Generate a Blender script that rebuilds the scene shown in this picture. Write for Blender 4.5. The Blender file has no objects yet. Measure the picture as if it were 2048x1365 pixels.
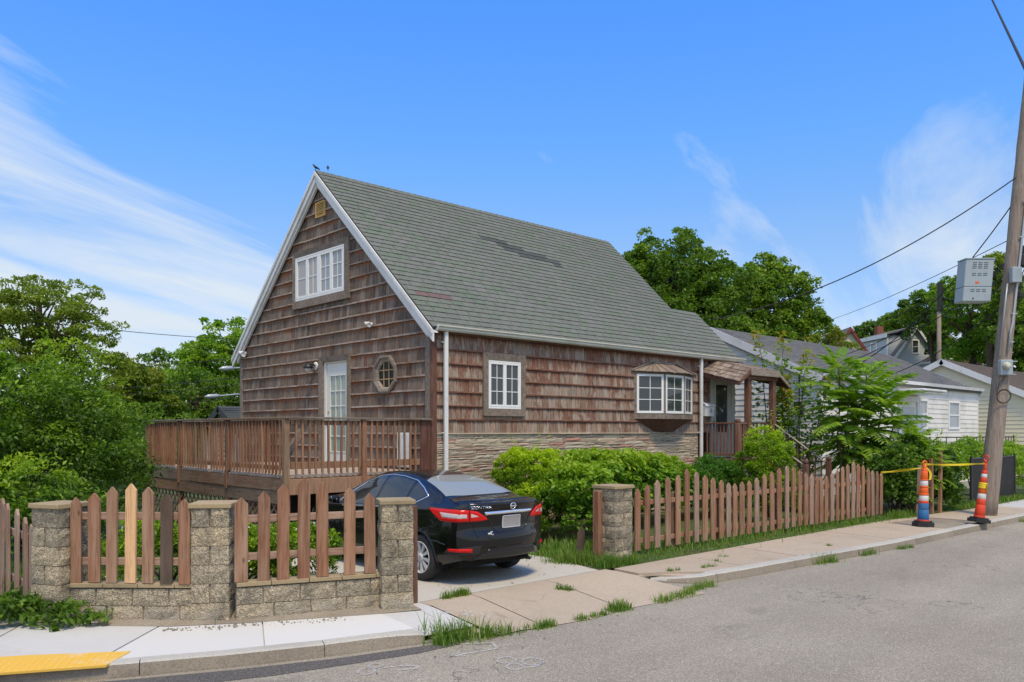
import bpy, math, random
import numpy as np
from mathutils import Vector, Matrix, Euler
from mathutils.bvhtree import BVHTree

S = bpy.context.scene
COL = S.collection
R = math.radians
random.seed(7)
rng = np.random.default_rng(11)

# ---------------------------------------------------------------- camera
cam_d = bpy.data.cameras.new('camera')
cam_d.sensor_width = 36.0
cam_d.lens = 36.0 * 1630.0 / 2048.0
cam_d.shift_y = (862.0 - 682.5) / 2048.0
cam_d.clip_start = 0.1
cam_d.clip_end = 3000.0
cam = bpy.data.objects.new('camera', cam_d)
COL.objects.link(cam)
cam.location = (-9.789, -12.753, 2.1)
cam.rotation_euler = (R(90), 0, R(46.886 - 90))
S.camera = cam

# ---------------------------------------------------------------- sky, sun, exposure
SUN_EL, SUN_AZ = 62.0, 205.0          # degrees; azimuth clockwise from +Y
world = bpy.data.worlds.new('World')
S.world = world
world.use_nodes = True
wt = world.node_tree
wt.nodes.clear()


def nd(nt, t, ins=None, **at):
    n = nt.nodes.new(t)
    for k, v in at.items():
        setattr(n, k, v)
    for k, v in (ins or {}).items():
        s = n.inputs[k]
        if isinstance(v, bpy.types.NodeSocket):
            nt.links.new(v, s)
        elif isinstance(v, (tuple, list)) and s.type == 'RGBA' and len(v) == 3:
            s.default_value = (*v, 1.0)
        else:
            s.default_value = v
    return n


def mth(nt, op, a, b=0.0, c=None, clamp=False):
    n = nd(nt, 'ShaderNodeMath', {0: a, 1: b}, operation=op, use_clamp=clamp)
    if c is not None:
        if isinstance(c, bpy.types.NodeSocket):
            nt.links.new(c, n.inputs[2])
        else:
            n.inputs[2].default_value = c
    return n.outputs[0]


def vmul(nt, v, xyz):
    return nd(nt, 'ShaderNodeVectorMath', {0: v, 1: xyz}, operation='MULTIPLY').outputs[0]


def noise(nt, vec, scale, detail=3.0, rough=0.55, dist=0.0):
    return nd(nt, 'ShaderNodeTexNoise', {'Vector': vec, 'Scale': scale, 'Detail': detail, 'Roughness': rough, 'Distortion': dist}).outputs[0]


def ramp(nt, fac, stops, interp='LINEAR'):
    n = nd(nt, 'ShaderNodeValToRGB', {'Fac': fac})
    cr = n.color_ramp
    cr.interpolation = interp
    while len(cr.elements) < len(stops):
        cr.elements.new(0.5)
    for e, (p, c) in zip(cr.elements, stops):
        e.position = p
        e.color = (c, c, c, 1) if isinstance(c, (int, float)) else (*c[:3], 1)
    return n.outputs[0]


def mixc(nt, fac, a, b, blend='MIX'):
    n = nd(nt, 'ShaderNodeMix', data_type='RGBA', blend_type=blend)
    for s, v in ((n.inputs[0], fac), (n.inputs[6], a), (n.inputs[7], b)):
        if isinstance(v, bpy.types.NodeSocket):
            nt.links.new(v, s)
        elif isinstance(v, (tuple, list)):
            s.default_value = (*v[:3], 1)
        else:
            s.default_value = v
    return n.outputs[2]

CL_ROT, CL_SX, CL_SY, CL_OFF = -20, 0.6, 2.4, (2.0, 9.0, 0.0)


def build_world():
    nt = wt
    sky = nd(nt, 'ShaderNodeTexSky', sky_type='NISHITA')
    sky.sun_disc = False
    sky.sun_elevation = R(SUN_EL)
    sky.sun_rotation = R(SUN_AZ)
    sky.air_density = 1.0
    sky.dust_density = 0.4
    sky.ozone_density = 3.0
    tc = nd(nt, 'ShaderNodeTexCoord').outputs['Generated']
    sep = nd(nt, 'ShaderNodeSeparateXYZ', {0: tc})
    z = mth(nt, 'MAXIMUM', sep.outputs[2], 0.0)
    zz = mth(nt, 'ADD', z, 0.16)
    px = mth(nt, 'DIVIDE', sep.outputs[0], zz)
    py = mth(nt, 'DIVIDE', sep.outputs[1], zz)
    pv = nd(nt, 'ShaderNodeCombineXYZ', {0: px, 1: py, 2: 0.0}).outputs[0]
    # wispy cirrus: stretched, warped noise; a clear gap on the side the camera looks at, cloud cover added elsewhere to whiten the ambient light
    rot = nd(nt, 'ShaderNodeVectorRotate', {'Vector': pv, 'Angle': R(CL_ROT)}, rotation_type='Z_AXIS').outputs[0]
    st = nd(nt, 'ShaderNodeVectorMath', {0: rot, 1: (CL_SX, CL_SY, 1.0)}, operation='MULTIPLY').outputs[0]
    st = nd(nt, 'ShaderNodeVectorMath', {0: st, 1: CL_OFF}, operation='ADD').outputs[0]
    n1 = noise(nt, st, 0.9, 9.0, 0.60, 0.6)
    n2 = noise(nt, pv, 0.45, 3.0, 0.5, 0.4)
    gd = Vector((0.70, 0.62, 0.62)).normalized()
    gap = nd(nt, 'ShaderNodeVectorMath', {0: tc, 1: tuple(gd)}, operation='DOT_PRODUCT').outputs['Value']
    gapv = ramp(nt, mth(nt, 'ADD', gap, mth(nt, 'MULTIPLY', mth(nt, 'SUBTRACT', n2, 0.5), 0.12)), [(0.72, 0.0), (0.87, 1.0)])
    low = ramp(nt, z, [(0.0, 1.0), (0.12, 0.80), (0.26, 0.30), (0.42, 0.0)])
    c = mth(nt, 'MULTIPLY', mth(nt, 'SUBTRACT', n1, 0.5), 2.3)
    c = mth(nt, 'ADD', c, mth(nt, 'MULTIPLY', gapv, -0.68))
    c = mth(nt, 'ADD', c, mth(nt, 'MULTIPLY', low, 0.66))
    c = mth(nt, 'ADD', c, 0.36)
    cover = ramp(nt, c, [(0.0, 0.0), (0.22, 0.34), (0.62, 0.92)])
    # deeper blue aloft, paler towards the horizon, all the way round
    hs = mixc(nt, 1.0, sky.outputs[0], ramp(nt, z, [(0, (0.403, 0.403, 0.484)), (0.1, (0.435, 0.435, 0.500)), (0.216, (0.435, 0.500, 0.581)), (0.326, (0.339, 0.565, 0.765)), (0.46, (0.290, 0.597, 0.968)), (1, (0.290, 0.597, 0.984))]), 'MULTIPLY')
    cloud = mixc(nt, z, (2.35, 2.62, 2.88), (2.75, 2.92, 3.1))
    col = mixc(nt, cover, hs, cloud)
    bg = nd(nt, 'ShaderNodeBackground', {'Color': col, 'Strength': 0.145})
    out = nd(nt, 'ShaderNodeOutputWorld')
    nt.links.new(bg.outputs[0], out.inputs[0])


build_world()
sun_d = bpy.data.lights.new('sun', 'SUN')
sun_d.energy = 1.55
sun_d.angle = R(12)
sun_d.color = (1.0, 0.82, 0.52)
sun = bpy.data.objects.new('sun', sun_d)
COL.objects.link(sun)
_d = Vector((math.sin(R(SUN_AZ)) * math.cos(R(SUN_EL)), math.cos(R(SUN_AZ)) * math.cos(R(SUN_EL)), math.sin(R(SUN_EL))))
sun.rotation_euler = (-_d).to_track_quat('-Z', 'Y').to_euler()
sun.location = (0, -10, 30)

S.view_settings.view_transform = 'Standard'
S.view_settings.look = 'None'
S.view_settings.gamma = 1.0
S.view_settings.use_curve_mapping = False
S.view_settings.exposure = 1.1
S.cycles.max_bounces = 8
S.cycles.use_denoising = True
S.cycles.sample_clamp_indirect = 6.0

# ---------------------------------------------------------------- object helpers
WM = {}


def link(o, parent=None, loc=None, rot=None, scl=None):
    """link o; loc/rot/scl are given in world space whatever its parent is"""
    COL.objects.link(o)
    if parent is not None:
        o.parent = parent
        o.matrix_parent_inverse = WM.get(parent.name, Matrix()).inverted()
    l = Vector(loc) if loc is not None else Vector((0, 0, 0))
    if loc is not None:
        o.location = l
    if rot is not None:
        o.rotation_euler = rot
    if scl is not None:
        o.scale = scl
    WM[o.name] = Matrix.LocRotScale(l, Euler(rot) if rot is not None else None, Vector(scl) if scl is not None else None)
    return o


def thing(name, label, cat, loc=(0, 0, 0), group=None):
    o = bpy.data.objects.new(name, None)
    o.empty_display_size = 0.2
    link(o, None, loc)
    return tag(o, label, cat, group)


def tag(o, label, cat, group=None):
    o['label'] = label
    o['category'] = cat
    if group:
        o['group'] = group
    return o


def struct(o):
    o['kind'] = 'structure'
    return o


def stuff(o):
    o['kind'] = 'stuff'
    return o


def mesh(name, verts, faces, m, smooth=False):
    me = bpy.data.meshes.new(name)
    me.from_pydata([tuple(v) for v in verts], [], [tuple(f) for f in faces])
    if m is not None:
        me.materials.append(m)
    if smooth:
        me.polygons.foreach_set('use_smooth', [True] * len(me.polygons))
    me.update()
    return me


def put(name, me, parent=None, loc=None, rot=None, scl=None):
    return link(bpy.data.objects.new(name, me), parent, loc, rot, scl)


class G:
    """collects pieces of geometry for one mesh"""

    def __init__(s):
        s.v, s.f = [], []

    def add(s, vs, fs):
        o = len(s.v)
        s.v.extend(vs)
        s.f.extend([tuple(i + o for i in f) for f in fs])
        return s

    def box(s, lo, hi, b=0.0):
        return s.add(*cbox(lo, hi, b))

    def obox(s, c, ax, ay, az, b=0.0):
        """box centred on c with half-axis vectors ax ay az"""
        vs, fs = cbox((-1, -1, -1), (1, 1, 1), 0)
        c, ax, ay, az = map(Vector, (c, ax, ay, az))
        if b:
            vs, fs = cbox((-ax.length, -ay.length, -az.length), (ax.length, ay.length, az.length), b)
            ax, ay, az = ax.normalized(), ay.normalized(), az.normalized()
        return s.add([c + ax * v[0] + ay * v[1] + az * v[2] for v in vs], fs)

    def tube(s, pts, r, n=6, caps=True):
        return s.add(*tube(pts, r, n, caps))

    def lathe(s, prof, c=(0, 0, 0), n=16, axis='z', caps=True):
        vs, fs = [], []
        for r, h in prof:
            for k in range(n):
                a = 2 * math.pi * k / n
                p = (r * math.cos(a), r * math.sin(a), h)
                if axis == 'x':
                    p = (h, p[0], p[1])
                elif axis == 'y':
                    p = (p[0], h, p[1])
                vs.append((p[0] + c[0], p[1] + c[1], p[2] + c[2]))
        m = len(prof)
        for i in range(m - 1):
            for k in range(n):
                fs.append((i * n + k, i * n + (k + 1) % n, (i + 1) * n + (k + 1) % n, (i + 1) * n + k))
        if caps:
            fs.append(tuple(range(n))[::-1])
            fs.append(tuple((m - 1) * n + k for k in range(n)))
        return s.add(vs, fs)

    def prism(s, poly, ext):
        """closed polygon (3D points) swept by vector ext"""
        n = len(poly)
        e = Vector(ext)
        vs = [Vector(p) for p in poly] + [Vector(p) + e for p in poly]
        fs = [tuple(range(n))[::-1], tuple(range(n, 2 * n))]
        fs += [(i, (i + 1) % n, n + (i + 1) % n, n + i) for i in range(n)]
        return s.add(vs, fs)

    def mesh(s, name, m, smooth=False):
        return mesh(name, s.v, s.f, m, smooth)

    def obj(s, name, m, parent=None, smooth=False):
        return put(name, s.mesh(name, m, smooth), parent)


def cbox(lo, hi, b=0.0):
    x0, y0, z0 = lo
    x1, y1, z1 = hi
    if b <= 0:
        v = [(x0, y0, z0), (x1, y0, z0), (x1, y1, z0), (x0, y1, z0), (x0, y0, z1), (x1, y0, z1), (x1, y1, z1), (x0, y1, z1)]
        return v, [(0, 3, 2, 1), (4, 5, 6, 7), (0, 1, 5, 4), (1, 2, 6, 5), (2, 3, 7, 6), (3, 0, 4, 7)]
    c = ((x0 + x1) / 2, (y0 + y1) / 2, (z0 + z1) / 2)
    h = (abs(x1 - x0) / 2, abs(y1 - y0) / 2, abs(z1 - z0) / 2)
    b = min(b, min(h) * 0.9)
    v, idx = [], {}
    for sx in (-1, 1):
        for sy in (-1, 1):
            for sz in (-1, 1):
                sg = (sx, sy, sz)
                for k in range(3):
                    p = [c[j] + sg[j] * (h[j] if j == k else h[j] - b) for j in range(3)]
                    idx[(sx, sy, sz, k)] = len(v)
                    v.append(tuple(p))
    f = []

    def orient(face):
        p = [Vector(v[i]) for i in face]
        nrm = (p[1] - p[0]).cross(p[2] - p[0])
        cen = sum(p, Vector()) / len(p) - Vector(c)
        return face if nrm.dot(cen) > 0 else face[::-1]
    for k in range(3):
        a, d = [j for j in range(3) if j != k]
        for sk in (-1, 1):
            q = []
            for sa, sd in ((-1, -1), (1, -1), (1, 1), (-1, 1)):
                sg = [0, 0, 0]
                sg[k], sg[a], sg[d] = sk, sa, sd
                q.append(idx[(*sg, k)])
            f.append(orient(tuple(q)))
        for sa in (-1, 1):
            for sd in (-1, 1):
                e = []
                for sk, ax in ((-1, a), (1, a), (1, d), (-1, d)):
                    sg = [0, 0, 0]
                    sg[k], sg[a], sg[d] = sk, sa, sd
                    e.append(idx[(*sg, ax)])
                f.append(orient(tuple(e)))
    for sx in (-1, 1):
        for sy in (-1, 1):
            for sz in (-1, 1):
                f.append(orient(tuple(idx[(sx, sy, sz, k)] for k in range(3))))
    return v, f


def tube(pts, r, n=6, caps=True):
    P = [Vector(p) for p in pts]
    rs = r if isinstance(r, (list, tuple)) else [r] * len(P)
    vs, fs = [], []
    up = Vector((0, 0, 1))
    for i, p in enumerate(P):
        t = (P[min(i + 1, len(P) - 1)] - P[max(i - 1, 0)]).normalized()
        a = t.cross(up)
        if a.length < 0.05:
            a = t.cross(Vector((1, 0, 0)))
        a.normalize()
        b = a.cross(t)
        for k in range(n):
            th = 2 * math.pi * k / n
            vs.append(p + (a * math.cos(th) + b * math.sin(th)) * rs[i])
    for i in range(len(P) - 1):
        for k in range(n):
            fs.append((i * n + k, i * n + (k + 1) % n, (i + 1) * n + (k + 1) % n, (i + 1) * n + k))
    if caps:
        fs.append(tuple(range(n))[::-1])
        fs.append(tuple((len(P) - 1) * n + k for k in range(n)))
    return vs, fs


def rr(a, b):
    return random.uniform(a, b)


def lerp(a, b, t):
    return a + (b - a) * t


CAMP = Vector((-9.789, -12.753, 2.1))

# ---------------------------------------------------------------- materials


class Mat:
    def __init__(s, name):
        s.m = bpy.data.materials.new(name)
        s.m.use_nodes = True
        s.nt = s.m.node_tree
        s.b = s.nt.nodes['Principled BSDF']
        s.pos = nd(s.nt, 'ShaderNodeNewGeometry').outputs['Position']
        s._r = None

    @property
    def rnd(s):
        """one random number per object, plus a per-piece attribute where pieces are joined"""
        if s._r is None:
            a = nd(s.nt, 'ShaderNodeAttribute', attribute_name='rnd').outputs['Fac']
            o = nd(s.nt, 'ShaderNodeObjectInfo').outputs['Random']
            s._r = mth(s.nt, 'FRACT', mth(s.nt, 'ADD', a, o))
        return s._r

    def scaled(s, xyz):
        return vmul(s.nt, s.pos, xyz)

    def rot(s, ang):
        return nd(s.nt, 'ShaderNodeVectorRotate', {'Vector': s.pos, 'Angle': ang}, rotation_type='Z_AXIS').outputs[0]

    def shift(s, vec, k=37.0):
        """move a texture by the object's random number so that alike pieces differ"""
        v = nd(s.nt, 'ShaderNodeVectorMath', {0: vec, 1: (0, 0, 0)}, operation='ADD')
        c = nd(s.nt, 'ShaderNodeCombineXYZ', {0: mth(s.nt, 'MULTIPLY', s.rnd, k), 1: mth(s.nt, 'MULTIPLY', s.rnd, k * 0.7), 2: mth(s.nt, 'MULTIPLY', s.rnd, k * 1.3)}).outputs[0]
        s.nt.links.new(c, v.inputs[1])
        return v.outputs[0]

    def set(s, color=None, rough=None, bump=None, bs=0.5, bd=0.01, **kw):
        for k, v in (('Base Color', color), ('Roughness', rough)):
            if v is None:
                continue
            if isinstance(v, bpy.types.NodeSocket):
                s.nt.links.new(v, s.b.inputs[k])
            elif k == 'Base Color':
                s.b.inputs[k].default_value = (*v, 1)
            else:
                s.b.inputs[k].default_value = v
        if bump is not None:
            n = nd(s.nt, 'ShaderNodeBump', {'Height': bump, 'Strength': bs, 'Distance': bd})
            s.nt.links.new(n.outputs[0], s.b.inputs['Normal'])
        for k, v in kw.items():
            s.b.inputs[k.replace('_', ' ')].default_value = v
        return s.m


def plain(name, col, rough=0.6, var=0.12, sc=6.0, dirt=None, bs=0.15, **kw):
    """painted or cast surface: slight mottling, optional dirt colour"""
    t = Mat(name)
    n = noise(t.nt, t.pos, sc, 5.0)
    c = mixc(t.nt, n, tuple(x * (1 - var) for x in col), tuple(min(1, x * (1 + var)) for x in col))
    if dirt:
        d = ramp(t.nt, noise(t.nt, t.pos, sc * 0.5, 6.0, 0.65), [(0.48, 0.0), (0.68, 1.0)])
        c = mixc(t.nt, mth(t.nt, 'MULTIPLY', d, 0.6), c, dirt)
    return t.set(c, rough, noise(t.nt, t.pos, sc * 12, 3.0), bs, 0.004, **kw)


def wood(name, cols, grain=(38, 38, 2.2), worn=None, wornamt=0.5, rough=0.85, alg=None, knots=False):
    """weathered stained boards; cols = a few board colours picked per object, worn = bare weathered wood"""
    t = Mat(name)
    nt = t.nt
    n = len(cols)
    base = ramp(nt, t.rnd, [(i / max(1, n - 1), c) for i, c in enumerate(cols)])
    p = t.shift(t.scaled(grain))
    g = noise(nt, p, 1.0, 5.0, 0.6, 0.3)
    g2 = noise(nt, t.shift(t.scaled(tuple(x * 2.6 for x in grain))), 1.0, 3.0, 0.6)
    c = mixc(nt, g, mixc(nt, 1.0, base, (0.46, 0.43, 0.41), 'MULTIPLY'), mixc(nt, 1.0, base, (1.55, 1.55, 1.55), 'MULTIPLY'))
    if worn:
        big = noise(nt, t.shift(t.scaled((2.0, 2.0, 1.1))), 1.0, 4.0, 0.6)
        w = ramp(nt, mth(nt, 'ADD', mth(nt, 'MULTIPLY', g, 0.55), mth(nt, 'MULTIPLY', big, 0.65)), [(0.50, 0.0), (0.78, 1.0)])
        c = mixc(nt, mth(nt, 'MULTIPLY', w, wornamt), c, worn)
    ln = ramp(nt, g2, [(0.30, 0.55), (0.46, 1.0)])
    c = mixc(nt, 1.0, c, ln, 'MULTIPLY')
    if knots:
        v = nd(nt, 'ShaderNodeTexVoronoi', {'Vector': t.shift(t.scaled((5.5, 5.5, 2.3))), 'Scale': 1.0}).outputs['Distance']
        k = ramp(nt, v, [(0.05, 1.0), (0.11, 0.0)])
        c = mixc(nt, mth(nt, 'MULTIPLY', k, 0.7), c, (0.03, 0.015, 0.008))
    if alg:
        a = ramp(nt, noise(nt, t.pos, 2.3, 5.0, 0.65), [(0.52, 0.0), (0.72, 1.0)])
        c = mixc(nt, mth(nt, 'MULTIPLY', a, 0.6), c, alg)
    return t.set(c, rough, mth(nt, 'ADD', g, g2), 0.5, 0.006)


def leafmat(name, cols, trans=0.42):
    """leaf: colour ramp over the per-leaf random number, thin and slightly glossy"""
    t = Mat(name)
    nt = t.nt
    a = nd(nt, 'ShaderNodeAttribute', attribute_name='rnd').outputs['Fac']
    o = nd(nt, 'ShaderNodeObjectInfo').outputs['Random']
    f = mth(nt, 'ADD', a, mth(nt, 'MULTIPLY', mth(nt, 'SUBTRACT', o, 0.5), 0.2), clamp=True)
    n = len(cols)
    c = mixc(nt, 1.0, ramp(nt, f, [(i / max(1, n - 1), x) for i, x in enumerate(cols)]), (1.15, 1.15, 1.08), 'MULTIPLY')
    t.set(c, 0.5)
    t.b.inputs['Specular IOR Level'].default_value = 0.35
    tr = nd(nt, 'ShaderNodeBsdfTranslucent', {'Color': mixc(nt, 1.0, c, (1.25, 1.35, 0.55), 'MULTIPLY')})
    mx = nd(nt, 'ShaderNodeMixShader', {0: trans, 1: t.b.outputs[0], 2: tr.outputs[0]})
    nt.links.new(mx.outputs[0], nt.nodes['Material Output'].inputs[0])
    return t.m


def glass(name, col=(0.02, 0.025, 0.03), rough=0.03):
    t = Mat(name)
    t.set(col, rough)
    t.b.inputs['Specular IOR Level'].default_value = 0.7
    return t.m

def m_ground():
    t = Mat('yard_soil')
    n = noise(t.nt, t.pos, 1.4, 6.0, 0.65)
    c = ramp(t.nt, n, [(0.35, (0.045, 0.075, 0.016)), (0.5, (0.07, 0.11, 0.022)), (0.62, (0.085, 0.075, 0.04)), (0.75, (0.10, 0.08, 0.055))])
    return t.set(c, 0.95, noise(t.nt, t.pos, 40, 4.0), 0.9, 0.03)


def m_asphalt(name, base, spec, var=0.22):
    t = Mat(name)
    nt = t.nt
    v = nd(nt, 'ShaderNodeTexVoronoi', {'Vector': t.pos, 'Scale': 120.0})
    stone = nd(nt, 'ShaderNodeSeparateColor', {0: v.outputs['Color']}).outputs[0]
    c = ramp(nt, stone, [(0.0, tuple(x * 0.70 for x in base)), (0.45, base), (0.8, spec), (1.0, tuple(min(1, x * 1.5) for x in spec))])
    big = noise(nt, t.pos, 0.35, 5.0, 0.6)
    c = mixc(nt, ramp(nt, big, [(0.35, 0.0), (0.68, 0.7)]), c, mixc(nt, 1.0, c, (0.74, 0.72, 0.71), 'MULTIPLY'))
    oil = ramp(nt, noise(nt, t.scaled((0.7, 1.1, 1.0)), 1.0, 6.0, 0.7), [(0.60, 0.0), (0.74, 0.45)])
    c = mixc(nt, oil, c, (0.09, 0.082, 0.075))
    # long seam lines and tyre wear along the road
    sx = noise(nt, t.scaled((0.08, 1.6, 1.0)), 1.0, 3.0, 0.5)
    c = mixc(nt, ramp(nt, sx, [(0.45, 0.0), (0.62, 0.35)]), c, mixc(nt, 1.0, c, (1.22, 1.2, 1.17), 'MULTIPLY'))
    crk = nd(nt, 'ShaderNodeTexVoronoi', {'Vector': nd(nt, 'ShaderNodeVectorMath', {0: t.scaled((0.35, 0.35, 0.35)), 1: nd(nt, 'ShaderNodeTexNoise', {'Vector': t.pos, 'Scale': 1.3, 'Detail': 4.0}).outputs['Color']}, operation='ADD').outputs[0], 'Scale': 1.0}, feature='DISTANCE_TO_EDGE').outputs['Distance']
    keep = ramp(nt, noise(nt, t.pos, 0.25, 2.0), [(0.47, 0.0), (0.56, 1.0)])
    ck = mth(nt, 'MULTIPLY', ramp(nt, crk, [(0.0, 1.0), (0.006, 0.0)]), keep)
    c = mixc(nt, mth(nt, 'MULTIPLY', ck, 0.7), c, (0.03, 0.03, 0.03))
    return t.set(c, 0.9, v.outputs['Distance'], 0.6, 0.006)


def m_concrete(name, a, b, speck=None, grime=(0.16, 0.13, 0.10), ga=0.5):
    t = Mat(name)
    nt = t.nt
    n = noise(nt, t.pos, 1.8, 7.0, 0.65)
    c = mixc(nt, n, a, b)
    j = mth(nt, 'MULTIPLY', mth(nt, 'SUBTRACT', t.rnd, 0.5), 0.10)
    c = nd(nt, 'ShaderNodeHueSaturation', {'Value': mth(nt, 'ADD', 1.0, j), 'Color': c}).outputs[0]
    g = ramp(nt, noise(nt, t.pos, 0.9, 7.0, 0.72), [(0.50, 0.0), (0.76, 1.0)])
    c = mixc(nt, mth(nt, 'MULTIPLY', g, ga), c, grime)
    wv = nd(nt, 'ShaderNodeVectorMath', {0: t.scaled((0.8, 0.8, 0.8)), 1: vmul(nt, nd(nt, 'ShaderNodeTexNoise', {'Vector': t.pos, 'Scale': 2.2, 'Detail': 5.0}).outputs['Color'], (0.35, 0.35, 0.35))}, operation='ADD').outputs[0]
    ed = nd(nt, 'ShaderNodeTexVoronoi', {'Vector': wv, 'Scale': 1.0}, feature='DISTANCE_TO_EDGE').outputs['Distance']
    ck = mth(nt, 'MULTIPLY', ramp(nt, ed, [(0.0, 0.75), (0.009, 0.0)]), ramp(nt, noise(nt, t.pos, 0.5, 2.0), [(0.52, 0.0), (0.58, 1.0)]))
    if name in ('tan_concrete', 'driveway_concrete'):
        c = mixc(nt, mth(nt, 'MULTIPLY', ck, 0.6), c, tuple(x * 0.5 for x in grime))
    spots = ramp(nt, noise(nt, t.pos, 5.5, 5.0, 0.75), [(0.64, 0.0), (0.72, 0.35)])
    c = mixc(nt, spots, c, tuple(x * 0.6 for x in grime))
    if speck:
        v = nd(nt, 'ShaderNodeTexVoronoi', {'Vector': t.pos, 'Scale': 110.0})
        sp = nd(nt, 'ShaderNodeSeparateColor', {0: v.outputs['Color']}).outputs[1]
        c = mixc(nt, mth(nt, 'MULTIPLY', ramp(nt, sp, [(0.45, 0.0), (0.9, 1.0)]), 0.45), c, speck)
    return t.set(c, 0.92, noise(nt, t.pos, 90, 3.0, 0.7), 0.35, 0.004)


def m_block():
    t = Mat('split_block')
    nt = t.nt
    v = nd(nt, 'ShaderNodeTexVoronoi', {'Vector': t.pos, 'Scale': 75.0})
    sp = nd(nt, 'ShaderNodeSeparateColor', {0: v.outputs['Color']}).outputs[0]
    c = ramp(nt, sp, [(0.0, (0.20, 0.165, 0.11)), (0.4, (0.335, 0.285, 0.20)), (0.75, (0.42, 0.36, 0.26)), (1.0, (0.54, 0.48, 0.37))])
    tone = ramp(nt, t.rnd, [(0.0, (0.80, 0.80, 0.80)), (0.5, (1.0, 0.98, 0.94)), (1.0, (1.18, 1.12, 1.0))])
    c = mixc(nt, 1.0, c, tone, 'MULTIPLY')
    st = noise(nt, t.scaled((3.4, 3.4, 2.2)), 1.0, 6.0, 0.68, 0.3)
    dark = ramp(nt, st, [(0.50, 0.0), (0.66, 1.0)])
    c = mixc(nt, mth(nt, 'MULTIPLY', dark, 0.70), c, (0.085, 0.078, 0.062))
    z = nd(nt, 'ShaderNodeSeparateXYZ', {0: t.pos}).outputs[2]
    splash = mth(nt, 'MULTIPLY', ramp(nt, z, [(0.02, 0.8), (0.22, 0.0)]), ramp(nt, noise(nt, t.pos, 6.0, 4.0), [(0.4, 0.2), (0.6, 1.0)]))
    c = mixc(nt, splash, c, (0.42, 0.38, 0.31))
    h = mth(nt, 'ADD', noise(nt, t.pos, 28, 4.0, 0.65), mth(nt, 'MULTIPLY', v.outputs['Distance'], 0.5))
    return t.set(c, 0.95, h, 0.9, 0.018)


def m_cedar(name, cols, hot, hotamt, grey, greyamt, patch=0.5, stain=None):
    """cedar shingles: vertical grain streaks, weathered silver, warm colour where the course above shelters them"""
    t = Mat(name)
    nt = t.nt
    n = len(cols)
    base = ramp(nt, t.rnd, [(i / n, c) for i, c in enumerate(cols)], 'CONSTANT')
    g = noise(nt, t.shift(t.scaled((46, 46, 2.0))), 1.0, 5.0, 0.62, 0.2)
    f = noise(nt, t.shift(t.scaled((120, 120, 4.0))), 1.0, 2.0, 0.5)
    c = mixc(nt, ramp(nt, g, [(0.25, 0.0), (0.75, 1.0)]), mixc(nt, 1.0, base, (0.52, 0.49, 0.47), 'MULTIPLY'), mixc(nt, 1.0, base, (1.5, 1.5, 1.5), 'MULTIPLY'))
    big = noise(nt, t.pos, 0.75, 4.0, 0.6)
    med = noise(nt, t.shift(t.scaled((9, 9, 3.0)), 11.0), 1.0, 4.0, 0.62)
    w = mth(nt, 'ADD', mth(nt, 'MULTIPLY', big, patch), mth(nt, 'MULTIPLY', med, 1.0 - patch))
    gm = ramp(nt, mth(nt, 'ADD', w, mth(nt, 'MULTIPLY', mth(nt, 'SUBTRACT', g, 0.5), 0.5)), [(0.42, 0.0), (0.62, 1.0)])
    c = mixc(nt, mth(nt, 'MULTIPLY', gm, greyamt), c, grey)
    if stain:
        sm = noise(nt, t.shift(t.scaled((5.0, 5.0, 2.4)), 3.0), 1.0, 6.0, 0.68, 0.5)
        sm = ramp(nt, mth(nt, 'ADD', sm, mth(nt, 'MULTIPLY', mth(nt, 'SUBTRACT', big, 0.5), 0.9)), [(0.54, 0.0), (0.62, 1.0)])
        c = mixc(nt, mth(nt, 'MULTIPLY', sm, 0.72), c, stain)
    uv = nd(nt, 'ShaderNodeSeparateXYZ', {0: nd(nt, 'ShaderNodeUVMap').outputs[0]}).outputs[1]
    hm = noise(nt, t.shift(t.scaled((14, 14, 1.0)), 5.0), 1.0, 3.0, 0.6)
    ht = ramp(nt, mth(nt, 'ADD', uv, mth(nt, 'ADD', mth(nt, 'MULTIPLY', mth(nt, 'SUBTRACT', hm, 0.5), 1.7), mth(nt, 'MULTIPLY', mth(nt, 'SUBTRACT', big, 0.5), 1.2))), [(0.62, 0.0), (1.0, 1.0)])
    c = mixc(nt, mth(nt, 'MULTIPLY', ht, hotamt), c, hot)
    ln = ramp(nt, f, [(0.28, 0.45), (0.46, 1.0)])
    c = mixc(nt, 1.0, c, ln, 'MULTIPLY')
    return t.set(c, 0.9, mth(nt, 'ADD', g, f), 0.55, 0.006)


def m_roof(name, cols, streak=0.35):
    t = Mat(name)
    nt = t.nt
    n = len(cols)
    base = ramp(nt, t.rnd, [(i / (n - 1), c) for i, c in enumerate(cols)])
    v = nd(nt, 'ShaderNodeTexVoronoi', {'Vector': t.pos, 'Scale': 120.0})
    sp = nd(nt, 'ShaderNodeSeparateColor', {0: v.outputs['Color']}).outputs[0]
    c = mixc(nt, sp, mixc(nt, 1.0, base, (0.72, 0.72, 0.72), 'MULTIPLY'), mixc(nt, 1.0, base, (1.3, 1.3, 1.3), 'MULTIPLY'))
    big = noise(nt, t.scaled((0.5, 0.25, 0.25)), 1.0, 4.0, 0.6)
    c = mixc(nt, mth(nt, 'MULTIPLY', ramp(nt, big, [(0.4, 0.0), (0.65, 1.0)]), streak), c, mixc(nt, 1.0, c, (0.76, 0.76, 0.77), 'MULTIPLY'))
    return t.set(c, 0.95, sp, 0.3, 0.004)


MT = {}


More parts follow.
